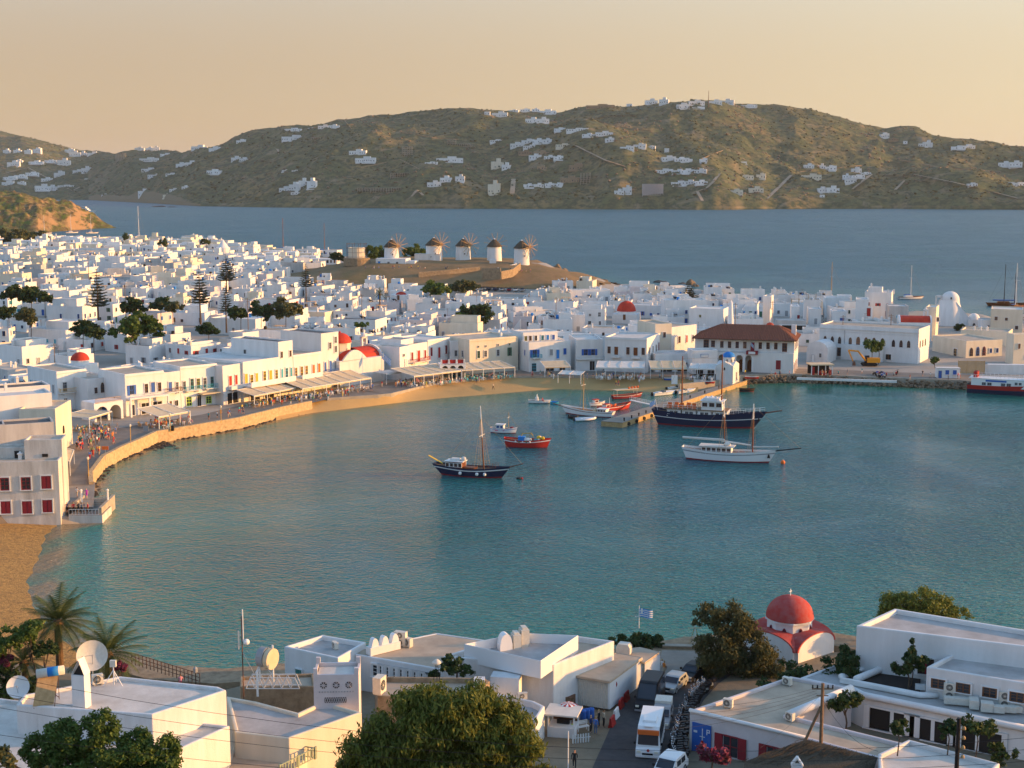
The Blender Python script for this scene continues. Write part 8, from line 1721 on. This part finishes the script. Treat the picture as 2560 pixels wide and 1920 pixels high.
tree('tall dark tamarisk tree with ragged top beside the street',b,4,zt,'tam',36000,.17,shape=[sp_(1775,1535,40,30),sp_(1830,1560,55,48),sp_(1800,1620,70,60),sp_(1870,1620,70,60),sp_(1920,1665,55,50),sp_(1830,1690,90,55),sp_(1745,1555,16,10),sp_(1900,1710,90,40)],droop=.8,elong=2.4,trunk=.3,shell=.35)
for k,(x,y_,wx,hx)in enumerate(((1975,1690,110,60),(2055,1684,120,60),(2115,1655,90,70))):d=132;b=PD(x,y_+30,d);b.z=min(b.z,nz(b.x,d)+.3);tree(('dark leafy bush between tamarisk and church','dark leafy bush in front of the church','dark leafy bush beside the hotel wall')[k],b,wx*d/F/2*1.3,PD(x,y_-hx/2,d).z-b.z,'dark',2600,.26,10,flat=.75,trunk=.12)
d=152;b=PD(2310,1560,d);b.z=nz(b.x,d);zt=PD(2290,1466,d).z;S_=d/F
def sp_(x,y_,rx,ry):p=PD(x,y_,d);return(p.x-b.x,p.y-b.y,p.z-b.z,rx*S_,rx*S_*.9,ry*S_)
tree('round green pine behind the upper hotel block',b,5,zt-b.z,'yellowg',16000,.2,shape=[sp_(2250,1510,46,34),sp_(2300,1500,58,32),sp_(2350,1520,50,32),sp_(2395,1540,36,26),sp_(2220,1540,30,40),sp_(2320,1545,90,40)],elong=1.5,trunk=.25,shell=.4)
for k,(x,y_,wx,hx)in enumerate(((1560,1622,70,42),(1610,1620,80,46),(1640,1626,50,40))):d=152;b=PD(x,y_+12,d);b.z=min(b.z,nz(b.x,d)+.2);tree(('left fig bush below the shore flag','middle fig bush below the shore flag','right fig bush below the shore flag')[k],b,wx*d/F/2*1.25,PD(x,y_-hx,d).z-b.z,'dark',1500,.25,9,flat=.7,trunk=.1)
for k,(x,y_,wx,hx)in enumerate(((1140,1682,80,50),(1085,1688,30,22))):d=128;b=PD(x,y_+14,d);tree(('dark fig tree against the large white block','small green bush left of the dark fig tree')[k],b,wx*d/F/2*1.3,hx*d/F*1.2,'dark',1500,.24,9,flat=.7,trunk=.1)
d=86;b=PD(250,1960,d);b.z=nz(b.x,d)-.3;S_=d/F
def sp_(x,y_,rx,ry):p=PD(x,y_,d);return(p.x-b.x,p.y-b.y,p.z-b.z,rx*S_,rx*S_*.9,ry*S_)
tree('dense green pittosporum bush at the bottom left corner',b,6,8,'green',40000,.14,shape=[sp_(150,1840,48,48),sp_(255,1815,46,46),sp_(205,1850,55,50),sp_(110,1880,60,50),sp_(340,1865,48,44),sp_(415,1885,46,46),sp_(280,1885,70,46),sp_(370,1905,70,40),sp_(180,1905,80,45)],elong=1.7,trunk=.3,shell=.45)
tree('olive-brown bush at the extreme bottom left',PD(30,1960,84),2.2,3.2,'olive',3000,.18,shape=[(-1,0,1.0,1.5,1.3,1.4),(.6,0,1.0,1.2,1.3,1.1),(1.6,0,.5,1.1,1.2,1.0)],elong=1.8,shell=.4)
palm('tall palm with full crown above the pebble beach',P(150,1662,4.6),PD(150,1560,P(150,1662,4.6).y).z-4.6,4.0,44,trunk=.36);palm('shorter palm with upright fronds beside the large dish',P(272,1690,5.2),PD(272,1640,P(272,1690,5.2).y).z-5.2,3.9,34,trunk=.34);palm('low dark palm at the left among garden plants',P(62,1700,5.4),PD(62,1660,P(62,1700,5.4).y).z-5.4,2.7,26,trunk=.3)
for k,(x,y_,wx,hx,lf)in enumerate(((20,1610,110,90,'green'),(75,1580,90,60,'green'),(20,1690,90,80,'dark'),(95,1720,70,60,'dark'),(10,1645,40,26,'pinkf'),(300,1668,30,18,'pinkf'),(110,1620,60,40,'dark'),(10,1740,60,50,'green'),(1778,1892,70,60,'pinkf'))):d=132 if x<1000 else 96;b=PD(x,y_+hx*.4,d);b.z=min(b.z,nz(b.x,d)+.6)if x<1000 else b.z;tree(('garden tree at the left edge above the beach','spreading garden tree beside the tall palm','dark garden shrub below the palms at left','dark garden shrub left of the chimney','pink bougainvillea at the left edge','pink flowers behind the aerial tripod','dark shrub under the tall palm','green shrub by the round white dish','dark pink oleander in front of the blue map sign')[k],b,wx*d/F/2*1.3,max(PD(x,y_-hx*.5,d).z-b.z,1.2),lf,1600,.22,9,flat=.8,name='shrub',cat='shrub',trunk=.08)
# houses, roads and scrub on the far hills
hr=random.Random(41)
R1='40,470,45,28 108,470,50,28 178,470,45,25 235,465,55,30 445,465,60,25 480,490,70,36 530,488,50,30 600,490,80,30 85,555,80,36 115,530,55,20 228,540,95,22 320,530,70,18 408,545,85,42 60,640,90,22 130,628,80,22 205,612,80,22 45,680,80,32 135,665,50,15 300,655,70,30 275,712,100,44 330,708,60,34 380,630,65,46 420,690,100,16 500,600,70,26 555,598,60,44 570,645,55,15 675,755,50,24 775,535,60,60,f 895,450,60,20 960,460,50,30 1000,460,50,36 1070,490,80,20 955,525,120,28 960,590,110,26 1010,625,120,22 1100,615,70,18 925,750,75,50 1075,760,60,30,c 1120,720,60,25 1190,705,45,28 1160,565,60,36 1225,560,70,42 1280,450,110,32 1375,465,70,38 1370,605,95,32 1515,525,60,36 1565,525,60,28 1550,410,60,30 1880,330,110,22 1890,390,160,36 2000,320,50,15 2085,315,80,28 2145,310,70,25 2030,385,60,15,f 1840,590,60,14 1900,590,50,12 1830,720,80,36 1890,712,70,56 1950,690,60,60 2000,700,60,70 1900,740,60,26'
R2='85,480,110,34 135,530,130,38 405,490,60,60,f 690,420,50,35,f 770,428,80,18,f 680,530,170,38 560,540,80,15 920,225,35,28 1000,240,100,38 1090,205,60,15 1165,200,60,20 1230,190,50,20 1320,190,40,25 1300,220,120,30 1210,275,90,36 1280,278,80,40 1385,330,70,25 1500,330,140,22 1570,365,80,24 1675,360,110,32 1710,400,55,34 1820,450,90,28 1900,440,80,34 1970,445,60,24 2075,465,30,28 985,400,90,18 1105,435,75,36 1180,410,80,32 1245,408,70,34 1305,405,60,32 1200,440,100,24 1230,510,80,36 1320,510,70,28 1380,512,60,28 1410,432,100,24,c 1165,480,90,30,s 1270,482,100,30,s 1270,578,60,30,s 1490,580,90,46,s 1550,665,60,66,f 1450,662,120,46,s 985,575,80,70,c 1040,580,55,50 965,735,80,90,c 1190,690,70,26 1255,690,60,28 1320,685,60,28 1375,685,60,26 580,690,90,44 650,660,70,44 745,655,60,48 360,625,120,26,f 120,722,70,28,f 220,722,100,28,f 320,722,90,28,f 1820,730,60,54 1770,740,60,40 1985,740,130,70,p 2090,520,90,34 2170,525,80,30 2060,600,110,30 2150,602,90,30 2160,680,110,32 1960,150,80,36 2055,155,60,42 2175,185,70,38 1820,150,35,20 1650,185,180,30,s'
R3='30,185,70,38 110,160,100,32 120,185,80,14 230,160,80,34 300,160,90,38 440,175,110,18 1320,372,55,34 1375,388,60,15,s 1450,410,25,20 1565,430,60,30 1600,430,50,44 1790,445,90,24 1860,445,80,32 40,525,80,24 150,530,50,30 50,600,90,30 130,600,80,32 60,672,100,30 140,670,80,28 410,540,40,20 410,636,130,26,c 520,636,60,38,c 360,738,90,38,c 490,722,95,38,c 830,570,65,34 910,575,50,38 965,582,80,34 845,640,125,38,c 1140,597,60,38 1200,607,60,15 1070,632,50,30 1100,662,70,34 1150,628,80,20 920,722,60,36 985,722,80,42 915,757,30,20 2090,556,80,34 2160,556,80,38 1885,685,60,25 2130,685,80,28 2200,685,40,34'
LMK[:]=[('the big terraced complex by the shore',(745,470)),('the sunlit hillside cluster',(1345,365)),('the hilltop mast',(1770,245)),('the cream tower house',(1235,470)),('the steep straight road',(1945,475)),('the winding hill road',(690,380)),('the headland',(80,470)),('the pink concrete shell',(1632,480)),('the long concrete colonnade',(950,478)),('the white hill chapel',(1667,375)),('the summit villas',(1660,255)),('the ridge villas above the rocks',(1330,280)),('the rounded left hilltop',(60,340)),('the saddle between the hills',(330,380)),('the villa below the boulders',(2315,360)),('the sunlit shore spur',(2350,480)),('the right-edge villas',(2520,410)),('the row of shore villas',(1720,440))]
HW=MB().box(0,0,0,1,.1,1).mesh('far_window',M['glass']);HWC={'w':'white','c':'cream','s':'stone','f':'concrete','p':'lightpink'};HN={'w':'white villa','c':'unpainted cream house','s':'stone house','f':'concrete house frame','p':'pinkish concrete shell'}
for reg,ox in((R1,0),(R2,860),(R3,1700)):
 for it in reg.split():
  q=it.split(',');cx,cy,wpx,hpx=(float(v)for v in q[:4]);k=q[4]if len(q)>4 else 'w';px,py=ox+cx/2.572,200+cy/2.572;b=hill_hit(px,py);sc_h=b.y/F/2.572;w,h=wpx*sc_h,max(hpx*sc_h,3.2);d=max(6,min(w*.6,12));rz=R(hr.uniform(-16,8))
  st='low' if h<7 else('two-storey' if h<13 else 'tall');wd='short' if w<20 else('long' if w>42 else 'broad');pw=place_words(px,py);m_=HWC[k]
  lab=uniq([f"{s_} {HN[k]} {p}" for p in pw for s_ in('small' if w<20 else('long' if w>42 else 'mid-sized'),st,f"{st} {wd}")]+[f"{HN[k]} about {int(round(w))} metres long {pw[0]}",f"{HN[k]} about {int(round(w))} metres long, {int(round(h))} high, {pw[0]}"],'')
  t=thing('hill_house',lab,'house',b,rz,'houses on the far hills')
  if k in 'fp':
   mb=MB();nf=max(2,int(w/5));lv=max(1,int(h/4))
   for a in range(nf+1):
    for y_ in(0,d):mb.box(-w/2+w*a/nf,y_,-3,.8,.8,h+3)
   for a in range(lv+1):mb.box(0,d/2,h*a/lv-.4,w+1,d+1,.6)
   mb.build('frame',M[m_],t)
   if k=='p':MB().box(0,d*.6,-3,w,d*.6,h+2.6).build('wall',M[m_],t)
   continue
  mb=MB();rf=MB();parts=[(0,w,h*hr.uniform(.72,1.0))]if w<16 else[(0,w*.45,h*.7),(w*.42,w*.75,h),(w*.72,w,h*hr.uniform(.6,.9))]
  for a0,a1,hh in parts:
   off=hr.uniform(0,2);mb.box((a0+a1)/2-w/2,d/2+off,-6,a1-a0,d,hh+6);rf.box((a0+a1)/2-w/2,d/2+off,hh,a1-a0-.8,d-.8,.12)
   n=max(1,int((a1-a0)/5))
   for j in range(n):
    if hr.random()<.8:link('window',HW,t,(a0+(a1-a0)*(j+.5)/n-w/2,off-.02,hh*.25),0,(hr.uniform(1.2,2.4),1,min(2.4,hh*.45)))
  mb.build('wall',M[m_],t);rf.build('roof',M['roofw'],t)
  if w>14 and hr.random()<.5:bpart('terrace',t,(0,-3.5,-3),(w*.9,6,3.0),M[m_])
b=hill_hit(1771,268);t=thing('radio_mast','slim radio mast on the summit of the far hill','mast',b);MB().tube([(0,0,-2),(0,0,40)],1.0,6,r2=.5).build('mast_pole',M['rust'],t)
RM=mat('dirt_road',(.40,.32,.23),.95,c2=(.32,.25,.17),scale=.05)
def road(name,px,wd=3.2):
 pts=[]
 for(x0,y0),(x1,y1)in zip(px,px[1:]):
  for k in range(8):pts.append(hill_hit(x0+(x1-x0)*k/8,y0+(y1-y0)*k/8))
 vs=[]
 for i,p in enumerate(pts):
  d=pts[min(i+1,len(pts)-1)]-pts[max(i-1,0)];n_=Vector((-d.y,d.x,0)).normalized()*wd;vs+=[p+n_+Vector((0,0,1.6)),p-n_+Vector((0,0,1.6))]
 o=MB().add(vs,[(2*i,2*i+1,2*i+3,2*i+2)for i in range(len(pts)-1)]).build(name,RM,smooth=True);tag(o,kind='structure')
road('hill_road',[(669,348),(684,363),(700,383),(696,394),(676,404),(645,406),(583,412),(525,424)]);road('hill_road',[(1978,439),(1949,468),(1912,503)],4);road('hill_road',[(1790,418),(1801,433),(1782,457),(1766,472),(1743,480),(1758,507)]);road('hill_road',[(1284,449),(1280,491)],5);road('hill_road',[(1058,490),(1043,476),(1027,495)]);road('hill_road',[(1435,363),(1466,379),(1513,402),(1570,420)]);road('hill_road',[(2178,437),(2124,480)],4);road('hill_track',[(2186,437),(2283,437),(2384,457),(2478,480),(2555,500)],3);road('hill_track',[(1384,318),(1450,303),(1530,290),(1600,290)],3);road('hill_track',[(0,437),(70,420),(180,478),(260,440)],3);road('hill_track',[(2238,476),(2262,452),(2330,454)],3)
def fieldwall(px):
 pts=[hill_hit(x,y)for x,y in px];mb=MB();full=[]
 for(x0,y0),(x1,y1)in zip(px,px[1:]):full+=[hill_hit(x0+(x1-x0)*k/6,y0+(y1-y0)*k/6)for k in range(6)]
 o0=full[0];
 for a,b in zip(full,full[1:]):mb.beam(a-o0+Vector((0,0,.6)),b-o0+Vector((0,0,.6)),1.2,2.6)
 return mb.build('field_wall_stone',M['stone'],None,o0)
fw=[[(820,260),(860,300),(900,350)],[(560,330),(620,345),(700,340)],[(1000,330),(1080,345),(1160,350)],[(1750,400),(1820,372),(1900,380)],[(2000,430),(2100,420),(2200,410)],[(300,420),(380,435),(460,430)],[(1480,300),(1560,320),(1640,330)],[(2250,400),(2350,420),(2450,425)],[(900,420),(1000,400),(1060,430)]]
for k,f in enumerate(fw):tag(fieldwall(f),kind='structure')
def scatter(name,label,n,m,size,seed,test):
 rg=random.Random(seed);mb=MB();base=[rock_mesh(60+k)for k in range(3)];data=[([v.co.copy()for v in b.vertices],[tuple(p.vertices)for p in b.polygons])for b in base];k=0
 while k<n:
  j=rg.randrange(len(US)-1);i=rg.randrange(9,len(TS)-9);x,y,z=HX[i,j],HY[i,j],HZ[i,j];x+=rg.uniform(-3,3);y+=rg.uniform(-5,5)
  if not test(fbm(x*.006,y*.006,7.,3),rg.random()):continue
  s=size*rg.uniform(.5,1.5);vs,fs=data[rg.randrange(3)];a=rg.uniform(0,6);ca,sa=math.cos(a)*s,math.sin(a)*s;mb.add([(x+v.x*ca-v.y*sa,y+v.x*sa+v.y*ca,z+v.z*s*.7)for v in vs],fs);k+=1
 tag(mb.build(name,m),label,'scrub' if 'scrub' in name else 'boulders',None,'stuff')
scatter('hill_scrub','dark low scrub bushes dotted over the far hills',5200,LF['olive'],3.2,1,lambda f,r:r<.35+f);scatter('hill_boulders','pale granite boulders scattered on the far slopes',2600,M['rock'],3.0,2,lambda f,r:r<.12-f*.9)
for k in range(26):x=prn.uniform(905,1330);y_=prn.uniform(664,684);p=PD(x,y_,622);p.z=float(town_z(np.array([p.x]),np.array([p.y]))[0])+.3;person(p,prn.uniform(0,6),prn.choice(['stand','walk','sit']),'on the windmill hill',group='people on the windmill hill')
cc=['hullwhite','silver','carblack','navy','silver','maroon','hullwhite','pgrey'];cn_=['white','silver','black','dark blue','silver','dark red','white','grey']
for k in range(16):
 x=1052+17*k;b=PD(x,696+4*math.sin(k),600);b.z=float(town_z(np.array([b.x]),np.array([b.y]))[0])+.1
 t=thing('parked_car',f"{cn_[k % 8]} car, number {k + 1} from the left in the car park below the mills",'car',b,R(80+hr.uniform(-8,8)),'cars parked below the windmills');MB().extrude_y([(-2,.3),(-2,.85),(1.1,.9),(2,.7),(2,.3)],-.85,.85).build('body',M[cc[k%8]],t);MB().extrude_y([(-1.7,.85),(-1.3,1.4),(.3,1.4),(1.0,.88)],-.76,.76).build('cabin',M['glass'],t)
b=P(2172,915,2.2);t=thing('excavator','orange-yellow excavator with folded arm in front of the long building','excavator',b,R(175));ey=mat('excavator_paint',(.72,.30,.02),.5)
MB().box(-1.2,0,1.1,3.6,2.5,1.3).build('body',ey,t);MB().box(.5,-.7,1.1,1.4,1.1,1.9,tx=.85).build('cab',M['glass'],t);MB().tube([(1.0,.3,1.6),(3.2,.3,4.3),(6.0,.3,4.6)],.34,6,r2=.26).build('boom',ey,t);MB().tube([(6.0,.3,4.6),(4.6,.3,1.4)],.26,6,r2=.2).build('stick',ey,t);MB().box(4.3,.3,.2,.9,1.1,1.1,tx=.6).build('bucket',M['rust'],t)
for s in(-1,1):MB().extrude_y([(-2,.1),(1.9,.1),(2.2,.5),(1.9,.95),(-2,.95),(-2.3,.5)],s*1.05-.28,s*1.05+.28).build('track',M['rubber'],t)
a=P(2028,938,2.2);t=thing('kiosk','open-fronted snack kiosk with cream roof and red counters','kiosk',a,R(3));MB().box(3,2,2.7,6.6,4.6,.3).build('kiosk_roof',M['canvas'],t)
for x in(.1,2,4,5.9):bpart('post',t,(x,.1,0),(.2,.2,2.7),M['pwhite'])
bpart('back_wall',t,(3,3.9,0),(6,.2,2.7),M['dark']);bpart('counter',t,(3.1,.5,0),(2.4,.5,1.1),M['red']);bpart('counter',t,(.6,.5,0),(.8,.5,2.2),M['red']);bpart('counter',t,(5.4,.5,0),(.7,.5,1.3),M['red'])
a=P(2343,945,2.2);t=thing('ticket_hut','small white hut with blue windows and blue door by the ferry','hut',a,R(-4));MB().box(3,1.3,0,6,2.6,2.6).build('wall',M['white'],t);bpart('roof',t,(3,1.3,2.6),(6.3,2.9,.15),M['roofw']);opening(t,'door','blue','f',.7,0,.9,2.0);opening(t,'shut','blue','f',2.6,1.0,1.0,1.2);opening(t,'shut','blue','f',4.6,1.0,1.0,1.2)
a=P(2395,934,2.2);t=thing('timber_screen','tall slatted timber screen beside the ticket hut','fence',a,R(-3));[bpart('slat',t,(3.6,0,.12+.25*k),(7.4,.06,.2),M['pine'])for k in range(14)];[bpart('post',t,(2.4*k,.08,0),(.14,.14,3.7),M['pine'])for k in range(4)]
for k in range(14):x=2185+prn.uniform(0,60);b=P(x,936+prn.uniform(-3,8),2.2);t=thing('motorbike',f"{('red', 'black', 'silver', 'blue')[k % 4]} motorbike {('near the rear', 'at the front', 'in the middle', 'at the edge')[k // 4]} of the harbour bike park",'motorbike',b,R(hr.uniform(60,120)),'motorbikes on the harbour square');MB().box(0,0,.35,1.2,.3,.4,tx=.7).box(-.2,0,.75,.7,.26,.12).tube([(.5,-.35,1.05),(.5,.35,1.05)],.04,5).build('body',M[('red','carblack','silver','blue')[k%4]],t);[MB().tube([(0,-.06,0),(0,.06,0)],.3,12).build('wheel',M['rubber'],t,(x2,0,.3))for x2 in(-.65,.65)]
# evening haze between here and the far hills
hz=bpy.data.materials.new('evening_haze');hz.use_nodes=True;hn=hz.node_tree.nodes;hn.clear();ho=hn.new('ShaderNodeOutputMaterial');pv=hn.new('ShaderNodeVolumePrincipled');pv.inputs['Color'].default_value=(.90,.93,.97,1);pv.inputs['Density'].default_value=.00003;pv.inputs['Anisotropy'].default_value=.1;hz.node_tree.links.new(pv.outputs[0],ho.inputs['Volume'])
tag(MB().box(40,275,-6,64000,64000,380).build('haze',hz),kind='stuff',label='thin warm evening haze over the whole bay',cat='haze')
